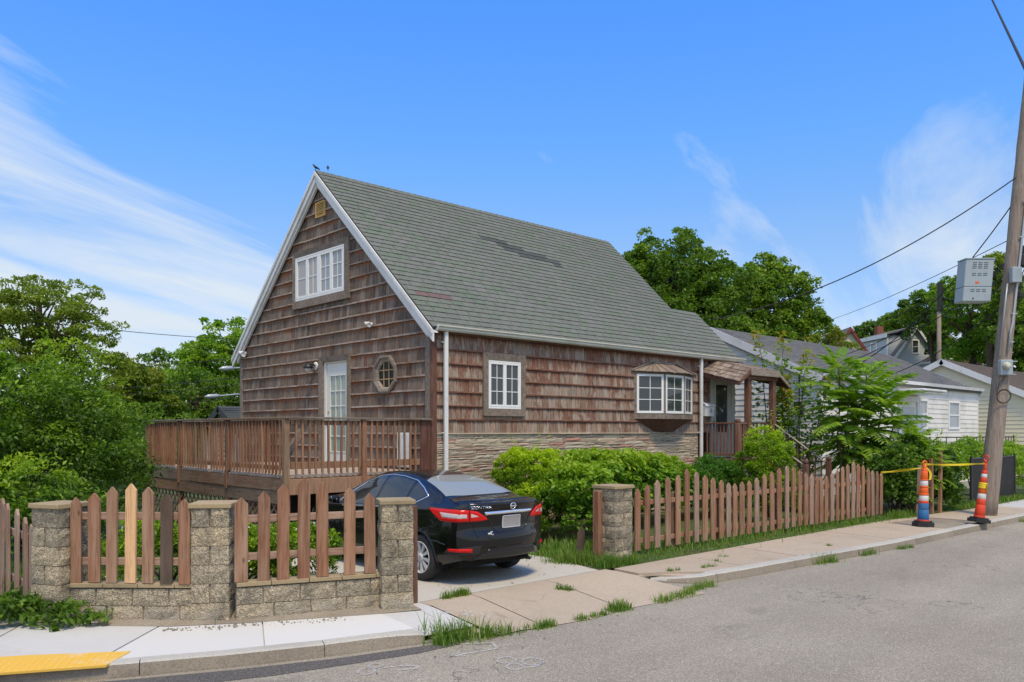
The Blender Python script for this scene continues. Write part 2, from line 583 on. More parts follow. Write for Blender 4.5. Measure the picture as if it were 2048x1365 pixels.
def build_mats():
    k = MT
    k['soil'] = m_ground()
    k['asphalt'] = m_asphalt('asphalt', (0.285, 0.256, 0.205), (0.355, 0.320, 0.256))
    k['patch'] = m_asphalt('asphalt_patch', (0.090, 0.082, 0.076), (0.14, 0.13, 0.12))
    k['new_conc'] = m_concrete('new_concrete', (0.56, 0.555, 0.53), (0.63, 0.625, 0.60), None, (0.50, 0.49, 0.47), 0.35)
    k['mid_conc'] = m_concrete('grey_concrete', (0.46, 0.46, 0.44), (0.56, 0.55, 0.53), None, (0.30, 0.27, 0.22), 0.5)
    k['tan_conc'] = m_concrete('tan_concrete', (0.40, 0.325, 0.24), (0.48, 0.40, 0.31), (0.28, 0.21, 0.14), (0.25, 0.19, 0.13), 0.6)
    k['drive'] = m_concrete('driveway_concrete', (0.44, 0.41, 0.35), (0.52, 0.49, 0.43), (0.40, 0.37, 0.32), (0.25, 0.22, 0.17), 0.5)
    k['kerb_top'] = m_concrete('granite', (0.40, 0.38, 0.33), (0.52, 0.50, 0.44), (0.25, 0.25, 0.25), (0.22, 0.19, 0.15), 0.55)
    k['rubble'] = m_concrete('rubble', (0.17, 0.14, 0.10), (0.44, 0.38, 0.30), (0.10, 0.08, 0.055), (0.065, 0.052, 0.04), 0.85)
    t = Mat('tactile_yellow')
    w = ramp(t.nt, noise(t.nt, t.pos, 3.0, 7.0, 0.7), [(0.50, 0.0), (0.62, 1.0)])
    x = nd(t.nt, 'ShaderNodeSeparateXYZ', {0: t.rot(R(0))}).outputs[0]
    e = ramp(t.nt, mth(t.nt, 'ADD', x, 8.0), [(0.15, 0.0), (0.8, 1.0)])
    k['tactile'] = t.set(mixc(t.nt, mth(t.nt, 'MULTIPLY', w, e), (0.70, 0.43, 0.065), (0.62, 0.57, 0.47)), 0.8, noise(t.nt, t.pos, 60), 0.3, 0.004)
    t = Mat('chalk_paint')
    a = ramp(t.nt, noise(t.nt, t.pos, 22, 4.0, 0.7), [(0.38, 0.03), (0.58, 0.60)])
    k['chalk'] = t.set((0.62, 0.62, 0.62), 0.9)
    tr = nd(t.nt, 'ShaderNodeBsdfTransparent')
    mx = nd(t.nt, 'ShaderNodeMixShader', {0: a, 1: tr.outputs[0], 2: t.b.outputs[0]})
    t.nt.links.new(mx.outputs[0], t.nt.nodes['Material Output'].inputs[0])
    k['block'] = m_block()
    k['cap'] = m_concrete('cap_stone', (0.31, 0.235, 0.125), (0.42, 0.33, 0.20), (0.20, 0.15, 0.08), (0.11, 0.095, 0.06), 0.6)
    k['mortar'] = plain('mortar', (0.30, 0.255, 0.19), 0.95, 0.25, 9, (0.12, 0.10, 0.08))
    # house
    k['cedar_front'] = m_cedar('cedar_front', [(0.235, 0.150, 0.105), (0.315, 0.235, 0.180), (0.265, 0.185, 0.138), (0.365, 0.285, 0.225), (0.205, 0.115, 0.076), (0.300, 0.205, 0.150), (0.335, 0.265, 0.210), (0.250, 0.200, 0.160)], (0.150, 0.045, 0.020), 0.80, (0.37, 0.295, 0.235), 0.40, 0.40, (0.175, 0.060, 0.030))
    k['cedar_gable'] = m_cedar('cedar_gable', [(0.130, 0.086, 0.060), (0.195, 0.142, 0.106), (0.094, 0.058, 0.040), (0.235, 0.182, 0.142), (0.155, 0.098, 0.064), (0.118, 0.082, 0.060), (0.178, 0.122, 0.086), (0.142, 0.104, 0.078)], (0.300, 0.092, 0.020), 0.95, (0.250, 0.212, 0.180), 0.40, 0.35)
    k['butt_front'] = wood('butt_front', [(0.145, 0.050, 0.028), (0.19, 0.080, 0.050), (0.115, 0.038, 0.021)], (6, 6, 30), (0.27, 0.17, 0.125), 0.5)
    k['butt_gable'] = wood('butt_gable', [(0.22, 0.14, 0.105), (0.32, 0.25, 0.20), (0.17, 0.085, 0.05)], (6, 6, 30), (0.50, 0.43, 0.38), 0.75)
    k['sheath'] = plain('wall_sheathing', (0.035, 0.018, 0.011), 0.95, 0.3)
    k['trim_grey'] = wood('trim_grey', [(0.165, 0.128, 0.100), (0.205, 0.165, 0.132)], (14, 14, 14), (0.30, 0.255, 0.215), 0.6)
    k['trim_red'] = wood('trim_red', [(0.105, 0.038, 0.022), (0.125, 0.052, 0.032)], (20, 20, 3), (0.19, 0.12, 0.09), 0.45)
    k['roof'] = m_roof('asphalt_shingle_green', [(0.126, 0.146, 0.118), (0.143, 0.156, 0.131), (0.151, 0.158, 0.141), (0.119, 0.153, 0.109), (0.160, 0.165, 0.150), (0.134, 0.144, 0.126), (0.148, 0.161, 0.133)])
    k['roof_dark'] = m_roof('asphalt_shingle_dark', [(0.070, 0.080, 0.074), (0.058, 0.066, 0.062)])
    k['roof_pink'] = m_roof('asphalt_shingle_patch', [(0.17, 0.105, 0.10), (0.15, 0.10, 0.095)])
    k['roof_grey'] = m_roof('asphalt_shingle_grey', [(0.115, 0.115, 0.112), (0.15, 0.148, 0.142), (0.135, 0.132, 0.128), (0.095, 0.096, 0.095)])
    k['roof_brown'] = m_roof('asphalt_shingle_brown', [(0.14, 0.105, 0.08), (0.17, 0.13, 0.10), (0.12, 0.09, 0.07)])
    k['white'] = plain('white_paint', (0.74, 0.74, 0.73), 0.45, 0.05, 4, (0.50, 0.48, 0.44))
    k['vinyl'] = plain('white_vinyl', (0.80, 0.80, 0.79), 0.35, 0.03, 4)
    k['gutter'] = plain('gutter_paint', (0.58, 0.57, 0.50), 0.45, 0.12, 3, (0.36, 0.35, 0.25))
    k['stone'] = None
    t = Mat('veneer_stone')
    c = ramp(t.nt, t.rnd, [(0.0, (0.40, 0.33, 0.24)), (0.2, (0.52, 0.45, 0.35)), (0.42, (0.36, 0.30, 0.22)), (0.58, (0.54, 0.46, 0.34)), (0.70, (0.50, 0.36, 0.28)), (0.78, (0.46, 0.37, 0.28)), (0.88, (0.33, 0.28, 0.22)), (0.94, (0.42, 0.22, 0.17)), (1.0, (0.52, 0.46, 0.37))])
    g = noise(t.nt, t.shift(t.scaled((5, 5, 26))), 1.0, 6.0, 0.65, 0.5)
    c = mixc(t.nt, g, mixc(t.nt, 1.0, c, (0.68, 0.66, 0.62), 'MULTIPLY'), mixc(t.nt, 1.0, c, (1.25, 1.25, 1.25), 'MULTIPLY'))
    k['stone'] = t.set(c, 0.92, g, 0.9, 0.02)
    k['pane_dark'] = glass('pane_dark', (0.045, 0.052, 0.058))
    k['pane_grey'] = glass('pane_grey', (0.30, 0.33, 0.36), 0.08)
    k['pane_warm'] = glass('pane_curtain', (0.40, 0.38, 0.37), 0.25)
    k['pane_green'] = glass('pane_green', (0.30, 0.35, 0.31), 0.06)
    k['pane_black'] = glass('pane_black', (0.012, 0.014, 0.012))
    k['pane_black'].node_tree.nodes['Principled BSDF'].inputs['Specular IOR Level'].default_value = 0.12
    k['muntin'] = plain('muntin_cream', (0.45, 0.30, 0.13), 0.6, 0.15)
    k['vent'] = plain('vent_cream', (0.74, 0.50, 0.19), 0.6, 0.1, 5)
    k['vent_dark'] = plain('vent_dark', (0.10, 0.07, 0.03), 0.9, 0.1)
    k['door'] = plain('door_paint', (0.68, 0.69, 0.64), 0.45, 0.05, 3)
    k['door_grey'] = plain('door_grey', (0.44, 0.45, 0.40), 0.45, 0.05, 3)
    k['brass'] = plain('brass', (0.55, 0.36, 0.12), 0.3, 0.1, Metallic=0.9)
    k['black'] = plain('black_metal', (0.014, 0.014, 0.015), 0.45, 0.2)
    k['rubber'] = plain('black_rubber', (0.022, 0.022, 0.023), 0.8, 0.25, 10, (0.05, 0.048, 0.045))
    k['bulb'] = glass('lamp_glass', (0.55, 0.55, 0.52), 0.15)
    # deck and fences
    k['deck'] = wood('deck_wood', [(0.235, 0.100, 0.050), (0.300, 0.142, 0.076), (0.175, 0.068, 0.032), (0.360, 0.205, 0.118)], (32, 32, 2.0), (0.36, 0.245, 0.155), 0.40)
    k['deck_h'] = wood('deck_fascia', [(0.200, 0.105, 0.058), (0.160, 0.112, 0.080), (0.235, 0.112, 0.056), (0.130, 0.100, 0.078)], (1.6, 1.6, 22), (0.285, 0.215, 0.16), 0.6, alg=(0.05, 0.045, 0.03))
    k['deck_top'] = wood('deck_boards', [(0.36, 0.29, 0.225), (0.42, 0.33, 0.25), (0.30, 0.245, 0.19)], (10, 3, 3), (0.46, 0.39, 0.32), 0.5)
    k['rail_cap'] = wood('rail_cap', [(0.185, 0.150, 0.115), (0.145, 0.115, 0.088)], (3, 3, 20), (0.30, 0.26, 0.21), 0.5, alg=(0.09, 0.085, 0.03))
    k['post_new'] = wood('deck_post_tan', [(0.25, 0.155, 0.085), (0.21, 0.125, 0.07)], (26, 26, 2), (0.30, 0.22, 0.15), 0.4)
    k['lattice'] = wood('lattice', [(0.165, 0.095, 0.065), (0.20, 0.125, 0.09)], (20, 20, 20), (0.26, 0.20, 0.16), 0.4)
    k['picket'] = wood('picket_stain', [(0.240, 0.096, 0.044), (0.290, 0.138, 0.072), (0.180, 0.072, 0.034), (0.315, 0.150, 0.074), (0.235, 0.112, 0.060)], (20, 20, 1.2), (0.40, 0.295, 0.205), 0.60, knots=True)
    k['picket_dark'] = wood('picket_dark', [(0.085, 0.052, 0.034), (0.10, 0.062, 0.042)], (30, 30, 1.8), (0.15, 0.12, 0.09), 0.4, alg=(0.05, 0.05, 0.03))
    k['picket_grey'] = wood('picket_grey', [(0.285, 0.175, 0.125), (0.330, 0.210, 0.155), (0.250, 0.145, 0.100)], (26, 26, 1.6), (0.40, 0.325, 0.25), 0.5)
    k['picket_new'] = wood('picket_new', [(0.66, 0.40, 0.19), (0.66, 0.40, 0.19)], (20, 20, 1.2), (0.72, 0.47, 0.26), 0.5, 0.65, knots=True)
    k['rail'] = wood('fence_rail', [(0.290, 0.170, 0.110), (0.340, 0.215, 0.150)], (2, 2, 26), (0.44, 0.34, 0.265), 0.5)
    k['shake'] = m_cedar('cedar_shake', [(0.20, 0.145, 0.105), (0.26, 0.20, 0.15), (0.15, 0.105, 0.075), (0.31, 0.24, 0.18)], (0.12, 0.09, 0.05), 0.4, (0.30, 0.255, 0.205), 0.55)
    k['porch'] = wood('porch_wood', [(0.155, 0.062, 0.036), (0.195, 0.088, 0.056), (0.125, 0.050, 0.030)], (24, 24, 2.0), (0.28, 0.19, 0.135), 0.45)
    k['porch_beam'] = wood('porch_beam', [(0.30, 0.255, 0.205), (0.26, 0.22, 0.18)], (3, 3, 22), (0.38, 0.33, 0.28), 0.5)
    # street
    k['pole'] = wood('pole_wood', [(0.245, 0.195, 0.155), (0.245, 0.195, 0.155)], (22, 22, 1.1), (0.36, 0.31, 0.26), 0.6)
    k['galv'] = plain('galvanised', (0.42, 0.45, 0.47), 0.4, 0.12, 5, (0.30, 0.32, 0.33), Metallic=0.3)
    k['cab'] = plain('cabinet_grey', (0.33, 0.39, 0.42), 0.45, 0.06, 4, (0.24, 0.28, 0.29))
    k['slot'] = plain('slot_dark', (0.10, 0.12, 0.13), 0.6, 0.1)
    k['cable'] = plain('cable_black', (0.02, 0.02, 0.022), 0.7, 0.2)
    k['cone_or'] = plain('cone_orange', (0.78, 0.125, 0.012), 0.5, 0.10, 8, (0.45, 0.09, 0.02))
    k['cone_red'] = plain('cone_red', (0.72, 0.055, 0.014), 0.5, 0.10, 8, (0.40, 0.05, 0.02))
    k['cone_bl'] = plain('cone_blue', (0.022, 0.13, 0.32), 0.6, 0.18, 10, (0.10, 0.17, 0.26))
    k['cone_wh'] = plain('cone_white', (0.66, 0.65, 0.63), 0.5, 0.06, 10, (0.38, 0.36, 0.34))
    k['tape'] = plain('tape_yellow', (0.74, 0.54, 0.015), 0.45, 0.08, 8)
    k['orange'] = plain('sticker_orange', (0.70, 0.12, 0.02), 0.5, 0.05)
    k['siding'] = plain('siding_white', (0.78, 0.755, 0.70), 0.5, 0.05, 2, (0.42, 0.40, 0.36))
    k['siding_cream'] = plain('siding_cream', (0.78, 0.70, 0.50), 0.5, 0.05, 2)
    k['siding_blue'] = plain('siding_blue', (0.46, 0.50, 0.55), 0.55, 0.05, 2)
    k['siding_brown'] = wood('siding_brown', [(0.13, 0.07, 0.045), (0.18, 0.10, 0.062), (0.10, 0.058, 0.04)], (5, 5, 5))
    k['red_trim'] = plain('red_trim', (0.20, 0.035, 0.025), 0.6, 0.1)
    k['brick'] = plain('chimney_brick', (0.22, 0.075, 0.045), 0.9, 0.25, 8)
    k['bark'] = wood('bark', [(0.075, 0.055, 0.04), (0.10, 0.075, 0.055)], (14, 14, 2.5))
    k['stem'] = plain('green_stem', (0.13, 0.10, 0.045), 0.7, 0.2)
    # foliage
    k['lf_shrub'] = leafmat('leaf_shrub', [(0.030, 0.068, 0.010), (0.075, 0.150, 0.014), (0.165, 0.280, 0.018), (0.32, 0.44, 0.026)])
    k['lf_hedge'] = leafmat('leaf_hedge', [(0.050, 0.105, 0.010), (0.120, 0.215, 0.012), (0.215, 0.350, 0.012), (0.40, 0.52, 0.016)], 0.4)
    k['lf_big'] = leafmat('leaf_broad', [(0.050, 0.120, 0.012), (0.110, 0.230, 0.016), (0.205, 0.340, 0.022), (0.320, 0.420, 0.032)], 0.4)
    k['lf_tree'] = leafmat('leaf_maple', [(0.048, 0.105, 0.016), (0.092, 0.175, 0.022), (0.155, 0.255, 0.028), (0.26, 0.35, 0.040)])
    k['lf_olive'] = leafmat('leaf_olive', [(0.080, 0.130, 0.018), (0.130, 0.195, 0.022), (0.195, 0.265, 0.028), (0.27, 0.31, 0.04)])
    k['lf_yel'] = leafmat('leaf_yellowing', [(0.090, 0.155, 0.020), (0.155, 0.225, 0.024), (0.235, 0.265, 0.030), (0.33, 0.20, 0.05)])
    k['lf_fern'] = leafmat('leaf_fern', [(0.045, 0.132, 0.018), (0.078, 0.203, 0.024), (0.128, 0.262, 0.033)])
    k['lf_sumac'] = leafmat('leaf_sumac', [(0.080, 0.175, 0.018), (0.145, 0.275, 0.024), (0.245, 0.370, 0.032), (0.35, 0.43, 0.042)], 0.45)
    k['lf_sap'] = leafmat('leaf_sapling', [(0.072, 0.156, 0.018), (0.137, 0.247, 0.026), (0.247, 0.305, 0.029), (0.416, 0.247, 0.039)], 0.45)
    k['lf_vine'] = leafmat('leaf_vine', [(0.022, 0.060, 0.010), (0.055, 0.120, 0.016), (0.110, 0.205, 0.024), (0.200, 0.300, 0.036)])
    k['grass'] = leafmat('grass_blades', [(0.052, 0.124, 0.018), (0.091, 0.195, 0.023), (0.150, 0.247, 0.036), (0.260, 0.260, 0.065)], 0.35)
    k['petal'] = plain('petal_white', (0.75, 0.75, 0.66), 0.6, 0.05)


build_mats()

# ---------------------------------------------------------------- ground, road, pavement
KERB_L = [(-15.5, 9.0), (-15.2, 3.5), (-13.6, -0.2), (-11.2, -2.75), (-9.3, -3.95), (-8.19, -4.49), (-7.4, -4.93), (-6.57, -5.30), (-5.6, -5.64), (-4.62, -5.88)]
KERB_R = [(-0.04, -5.33), (0.10, -5.70), (0.42, -6.02), (1.2, -6.12), (3.2, -6.27), (6.11, -6.49), (9.8, -6.57), (13.48, -6.66), (20, -6.8), (34, -7.1), (60, -7.6)]


def off(poly, d):
    """polyline moved sideways by d (positive = to the left of travel, towards the houses)"""
    out = []
    for i, p in enumerate(poly):
        a = Vector(poly[max(i - 1, 0)])
        b = Vector(poly[min(i + 1, len(poly) - 1)])
        t = (b - a).normalized()
        out.append((p[0] - t.y * d, p[1] + t.x * d))
    return out


def flat(name, poly, z, m, th=0.0, parent=None):
    g = G()
    if th:
        g.prism([(x, y, z - th) for x, y in poly], (0, 0, th))
    else:
        g.add([(x, y, z) for x, y in poly], [tuple(range(len(poly)))])
    return g.obj(name, m, parent)


def build_ground():
    # far terrain: flat near by, a hill behind to the right
    g = G()
    xs = list(np.concatenate([[-900, -400, -150, -60], np.arange(-30, 150, 6.0), [200, 350, 900]]))
    ys = list(np.concatenate([[-900, -300, -120, -60, -30, -12], np.arange(0, 90, 6.0), [120, 200, 400, 900]]))

    def hz(x, y):
        d = 0.6834 * (x + 9.8) + 0.73 * (y + 12.75)
        t = max(0.0, min(1.0, (d - 44) / 40))
        r = max(0.0, min(1.0, (x - 18) / 26)) * max(0.0, min(1.0, (y - 3) / 8))
        return -0.16 + 7.2 * t * t * (3 - 2 * t) * r
    g.v = [(x, y, hz(x, y)) for y in ys for x in xs]
    n = len(xs)
    g.f = [(j * n + i, j * n + i + 1, (j + 1) * n + i + 1, (j + 1) * n + i) for j in range(len(ys) - 1) for i in range(n - 1)]
    struct(g.obj('terrain', MT['soil'], None, True))
    # road sheet: main street and the side street on the left
    road = [(-120, -30), (120, -30), (120, -8.9)] + [(x, y) for x, y in off(KERB_R, 0.05)][::-1] + [(-4.6, -5.80)] + off(KERB_L, 0.05)[::-1] + [(-15.6, 60), (-24, 60), (-24, -6.5), (-120, -6.5)]
    r = struct(flat('road', road, -0.13, MT['asphalt']))
    # darker trench patch along the left kerb
    edge = [(-9.6, -3.95), (-8.19, -4.60), (-7.4, -5.04), (-6.57, -5.41), (-5.6, -5.76), (-4.62, -5.99), (-4.40, -6.05), (-4.36, -6.17), (-4.9, -6.16), (-5.6, -6.02), (-6.3, -5.86), (-6.8, -5.68), (-7.4, -5.55), (-8.19, -5.35), (-9.9, -4.6)]
    struct(flat('road_patch', edge, -0.126, MT['patch'], 0, r))
    # yard surface
    yard = [(-8.0, -2.0), (-7.1, -2.9), (-6.1, -4.0), (-4.0, -4.92), (-4.0, -4.66), (0.0, -4.66), (0.0, -4.76), (10.0, -4.80), (13.6, -5.15), (40, -5.5), (60, -6), (60, 40), (-14.5, 40), (-12.0, 2)]
    struct(flat('yard', yard, -0.012, MT['soil']))
    # driveway: sheets of concrete running in under the deck
    d = struct(flat('driveway', [(-3.86, -4.66), (-0.42, -4.66), (-0.10, -3.3), (-0.10, 3.6), (-3.5, 3.6), (-3.72, -3.4)], -0.004, MT['drive'], 0.12))
    # pavements
    walk = struct(flat('pavement', off(KERB_L, 0.15) + [(-4.60, -4.70), (-4.7, -4.5), (-6.0, -3.8), (-7.1, -2.85), (-8.0, -2.0), (-12.0, 2.2), (-13.6, 9.0)], -0.03, MT['mid_conc'], 0.1))
    J = [[(-4.62, -5.72), (-4.45, -4.62), (-5.58, -4.16), (-6.14, -5.36)],
         [(-6.15, -5.355), (-5.59, -4.15), (-5.95, -3.9), (-6.42, -3.62), (-7.50, -4.77)],
         [(-7.52, -4.76), (-6.44, -3.61), (-6.95, -2.9), (-7.5, -2.5), (-8.6, -4.14)],
         [(-8.62, -4.13), (-7.52, -2.49), (-7.9, -2.0), (-8.9, -1.0), (-10.9, -2.75)],
         [(-10.92, -2.74), (-8.92, -0.98), (-11.9, 2.1), (-13.3, 6.0), (-15.0, 6.0), (-15.0, 3.5), (-13.4, -0.1)]]
    for i, p in enumerate(J):
        p = [Vector((x, y, 0)) for x, y in p]
        flat('slab', [(v.x, v.y) for v in p], 0.0 - 0.002 * (i % 2), MT['new_conc'] if i < 2 else MT['mid_conc'], 0.05, walk)
    # tactile pad with its domes
    pad = [(-7.10, -4.60), (-7.47, -5.00), (-8.18, -4.36 - 0.10), (-9.2, -3.8), (-8.9, -3.35), (-7.90, -3.92)]
    pad = [(-7.14, -4.62), (-7.46, -4.96), (-8.20, -4.58), (-9.0, -4.12), (-8.72, -3.66), (-7.90, -4.10)]
    tp = flat('tactile_pad', pad, 0.006, MT['tactile'], 0.02, walk)
    g = G()
    u = (Vector(pad[2]) - Vector(pad[1])).normalized()
    w = Vector((-u.y, u.x))
    if w.y < 0:
        w = -w
    for i in range(26):
        for j in range(7):
            q = Vector(pad[1]) + u * (0.05 + i * 0.061) + w * (0.035 + j * 0.061)
            g.lathe([(0.017, 0.0), (0.014, 0.006), (0.007, 0.009)], (q.x, q.y, 0.005), 6)
    stuff(g.obj('dome', MT['tactile'], tp))
    # crossing apron between the kerbs, sloping to the road, then the tan walk to the right
    def ap(y):
        return 0.0 - 0.125 * max(0.0, min(1.0, (-4.95 - y) / 1.35))
    cuts = [-4.60, -3.86, -3.20, -1.80, -0.20, 0.55]
    topc = [-4.48, -3.80, -3.02, -1.62, -0.30, 1.05]
    aprn = struct(G().add([(-4.45, -6.05, -0.128), (-0.35, -6.15, -0.128), (-0.15, -4.7, -0.06), (-4.5, -4.7, -0.06)], [(0, 1, 2, 3)]).obj('crossing', MT['tan_conc']))
    for i in range(len(cuts) - 1):
        a0, a1, b0, b1 = cuts[i] + 0.008, cuts[i + 1] - 0.008, topc[i] + 0.008, topc[i + 1] - 0.008
        rows = 6
        vs, fs = [], []
        for j in range(rows + 1):
            t = j / rows
            for s in (0, 0.5, 1):
                x = lerp(lerp(b0, b1, s), lerp(a0, a1, s), t)
                ye = -6.22 - 0.04 * (x + 4.6) + 0.06 * math.sin(x * 3)
                if i == 0:
                    ye = -5.80
                if i >= 4:
                    ye = lerp(-6.2, -5.36, s) if i == 4 else -5.45
                    if i == 4:
                        ye = -6.30
                y = lerp(-4.70, ye, t)
                vs.append((x, y, ap(y)))
        for j in range(rows):
            for s in range(2):
                o = j * 3 + s
                fs.append((o, o + 3, o + 4, o + 1))
        m = MT['mid_conc'] if i == 0 else MT['tan_conc']
        if i < 4:
            put('slab', mesh('slab', vs, fs, m, True), aprn)
    walk2 = struct(flat('pavement', [(-0.25, -4.72), (10, -4.78), (13.6, -5.1), (60, -5.9)] + off(KERB_R, 0.1)[::-1] + [(-0.30, -5.30)], -0.035, MT['tan_conc'], 0.09))
    K = off(KERB_R, 0.19)

    def kb(x):
        for (x0, y0), (x1, y1) in zip(K, K[1:]):
            if x0 <= x <= x1:
                return lerp(y0, y1, (x - x0) / (x1 - x0))
        return K[0][1] if x < K[0][0] else K[-1][1]
    js = [-0.22, 1.62, 3.2, 4.72, 6.6, 8.05, 9.1]
    for a, b in zip(js, js[1:]):
        xa, xb = a + 0.008, b - 0.008
        pts = [(xa + 0.06, -4.74), (xb + 0.06, -4.74 - 0.002)]
        bb = [(x, kb(x) + 0.008) for x in np.linspace(xb - 0.12, xa - (0.12 if a > 0 else 0.0), 5)]
        flat('slab', pts + bb, rr(-0.003, 0.0), MT['tan_conc'], 0.05, walk2)
    # open tree pit beside the first channelizer, then more slabs
    pit = [(9.3, -5.0), (11.2, -5.2), (11.0, -6.35), (9.05, -6.15)]
    flat('pit_soil', [(9.1, -4.74), (11.3, -4.86), (11.15, -6.33), (9.0, -6.3)], -0.028, MT['rubble'], 0.02, walk2)
    flat('slab', [(9.1, -4.74), (13.5, -5.10), (13.5, -5.35), (9.2, -5.05)], -0.004, MT['tan_conc'], 0.04, walk2)
    for a, b in ((11.15, 13.4), (13.42, 15.6), (15.62, 18), (18.02, 22), (22.02, 28), (28.02, 40)):
        flat('slab', [(a, -5.15 - 0.01 * (a - 10)), (b, -5.15 - 0.01 * (b - 10)), (b, kb(b) + 0.008), (a, kb(a) + 0.008)], rr(-0.004, 0), MT['tan_conc'] if a < 15 else MT['mid_conc'], 0.05, walk2)
    # kerbs, stone by stone
    for name, line, seg, wdt in (('kerb', KERB_L, 1.7, 0.15), ('kerb', KERB_R, 2.1, 0.19)):
        root = bpy.data.objects.new(name, None)
        link(root, None, (line[0][0], line[0][1], 0))
        struct(root)
        P = [Vector((x, y)) for x, y in line]
        L = [0]
        for a, b in zip(P, P[1:]):
            L.append(L[-1] + (b - a).length)

        def at(s):
            s = max(0, min(L[-1], s))
            for i in range(len(P) - 1):
                if s <= L[i + 1]:
                    return P[i].lerp(P[i + 1], (s - L[i]) / (L[i + 1] - L[i]))
            return P[-1]
        right = line is KERB_R
        s = 0
        while s < L[-1] - 0.2:
            e = min(L[-1], s + seg * rr(0.85, 1.15))
            if right and s == 0:
                e = 1.05
            nn = max(2, int((e - s) / 0.22))
            vs, fs = [], []
            for i in range(nn + 1):
                q = lerp(s + 0.004, e - 0.004, i / nn)
                c = at(q)
                tt = (at(q + 0.05) - at(q - 0.05)).normalized()
                nn_ = Vector((-tt.y, tt.x))
                ht = 0.0
                if right and q < 1.0:
                    ht = -0.085 * (1 - q / 1.0)
                if not right and q > L[-1] - 0.35:
                    ht = -0.03 * (q - L[-1] + 0.35) / 0.35
                jt = rr(-0.006, 0.006)
                for d, z in ((-0.02 + jt, -0.3), (-0.015 + jt, -0.11), (0.0 + jt, -0.012 + ht), (0.016 + jt * 0.5, 0.003 + ht), (wdt, 0.003 + ht), (wdt, -0.3)):
                    vs.append((c.x + nn_.x * d, c.y + nn_.y * d, z))
            for i in range(nn):
                for j in range(5):
                    fs.append((i * 6 + j, i * 6 + j + 1, (i + 1) * 6 + j + 1, (i + 1) * 6 + j))
            fs += [tuple(range(6)), tuple(nn * 6 + j for j in range(6))[::-1]]
            me = mesh('kerb_stone', vs, fs, MT['kerb_top'])
            me.materials.append(MT['rubble'])
            for p in me.polygons:
                if abs(p.normal.z) < 0.5:
                    p.material_index = 1
            put('kerb_stone', me, root)
            s = e
    # survey chalk on the road and the crossing
    def stroke(name, lines, z, w=0.030, zf=None):
        g = G()
        for ln in lines:
            for a, b in zip(ln, ln[1:]):
                A, B = Vector(a), Vector(b)
                t = (B - A)
                if t.length < 1e-6:
                    continue
                n = Vector((-t.y, t.x)).normalized() * w / 2
                t = t.normalized() * w * 0.35
                q = [A - t + n, A - t - n, B + t - n, B + t + n]
                g.add([(p.x, p.y, (zf(p.y) if zf else z)) for p in q], [(0, 1, 2, 3)])
        return stuff(g.obj(name, MT['chalk']))

    def loop(c, ax, bx, a0=0, a1=360, n=14):
        return [(c[0] + ax[0] * math.cos(R(a0 + (a1 - a0) * i / n)) + bx[0] * math.sin(R(a0 + (a1 - a0) * i / n)), c[1] + ax[1] * math.cos(R(a0 + (a1 - a0) * i / n)) + bx[1] * math.sin(R(a0 + (a1 - a0) * i / n))) for i in range(n + 1)]
    rx, ry = Vector((0.73, -0.6834)), Vector((0.6834, 0.73))     # across and away, as a walker on the road sees the figures

    def P2(o, a, b):
        q = Vector(o) + rx * a + ry * b
        return (q.x, q.y)

    def L2(o, c, ra, rb, a0=0, a1=360):
        return [P2(o, c[0] + ra * math.cos(R(a0 + (a1 - a0) * i / 14)), c[1] + rb * math.sin(R(a0 + (a1 - a0) * i / 14))) for i in range(15)]
    o = (-5.57, -6.35)
    stroke('chalk_figures', [L2(o, (-0.05, -0.02), 0.075, 0.10), L2(o, (0.0, 0.16), 0.06, 0.07), [P2(o, 0.10, 0.10), P2(o, 0.17, 0.12)], [P2(o, 0.22, 0.02), P2(o, 0.40, 0.06), P2(o, 0.40, 0.16), P2(o, 0.24, 0.16)]], -0.122)
    o = (-4.40, -7.11)
    stroke('chalk_figures', [L2(o, (-0.13, 0.10), 0.09, 0.11), L2(o, (-0.05, -0.12), 0.08, 0.10), L2(o, (0.12, 0.05), 0.10, 0.12), [P2(o, 0.22, 0.05), P2(o, 0.16, -0.10), P2(o, 0.02, -0.16)]], -0.122)
    o = (-4.45, -6.51)
    stroke('chalk_arrow', [[P2(o, -0.12, 0.30), P2(o, 0.16, 0.34), P2(o, 0.22, 0.12), P2(o, -0.22, -0.16)], [P2(o, -0.22, -0.16), P2(o, -0.10, -0.15)], [P2(o, -0.22, -0.16), P2(o, -0.17, -0.04)]], -0.122)
    o = (-4.0, -5.22)
    stroke('chalk_figures', [[P2(o, 0.02, 0.16), P2(o, 0.2, 0.18)], [P2(o, 0.05, 0.02), P2(o, 0.2, 0.08), P2(o, 0.1, 0.10)], [P2(o, -0.2, 0.2), P2(o, 0.02, -0.1)], [P2(o, 0.32, 0.18), P2(o, 0.45, 0.16), P2(o, 0.36, 0.02), P2(o, 0.48, 0.02)], [P2(o, 0.55, 0.12), P2(o, 0.66, 0.0)], [P2(o, 0.3, -0.12), P2(o, 0.42, -0.16), P2(o, 0.36, -0.24)]], 0, 0.03, lambda y: ap(y) + 0.005)
    # crumbled mortar spilling between wall foot and new slab
    g = G()
    for i in range(170):
        t = random.random()
        a = Vector((-6.55, -4.03)).lerp(Vector((-4.9, -4.86)), t)
        a += Vector((random.gauss(0, 0.05), random.gauss(0.0, 0.06)))
        r_ = 0.003 + 0.013 * random.random() ** 3
        vs, fs = cbox((-1, -1, -1), (1, 1, 1))
        rt = Euler((rr(0, 3), rr(0, 3), rr(0, 3))).to_matrix()
        g.add([tuple(rt @ Vector(v) * r_ * 0.7 + Vector((a.x, a.y, 0.004))) for v in vs], fs)
    stuff(g.obj('rubble', MT['rubble']))
    ft = G()
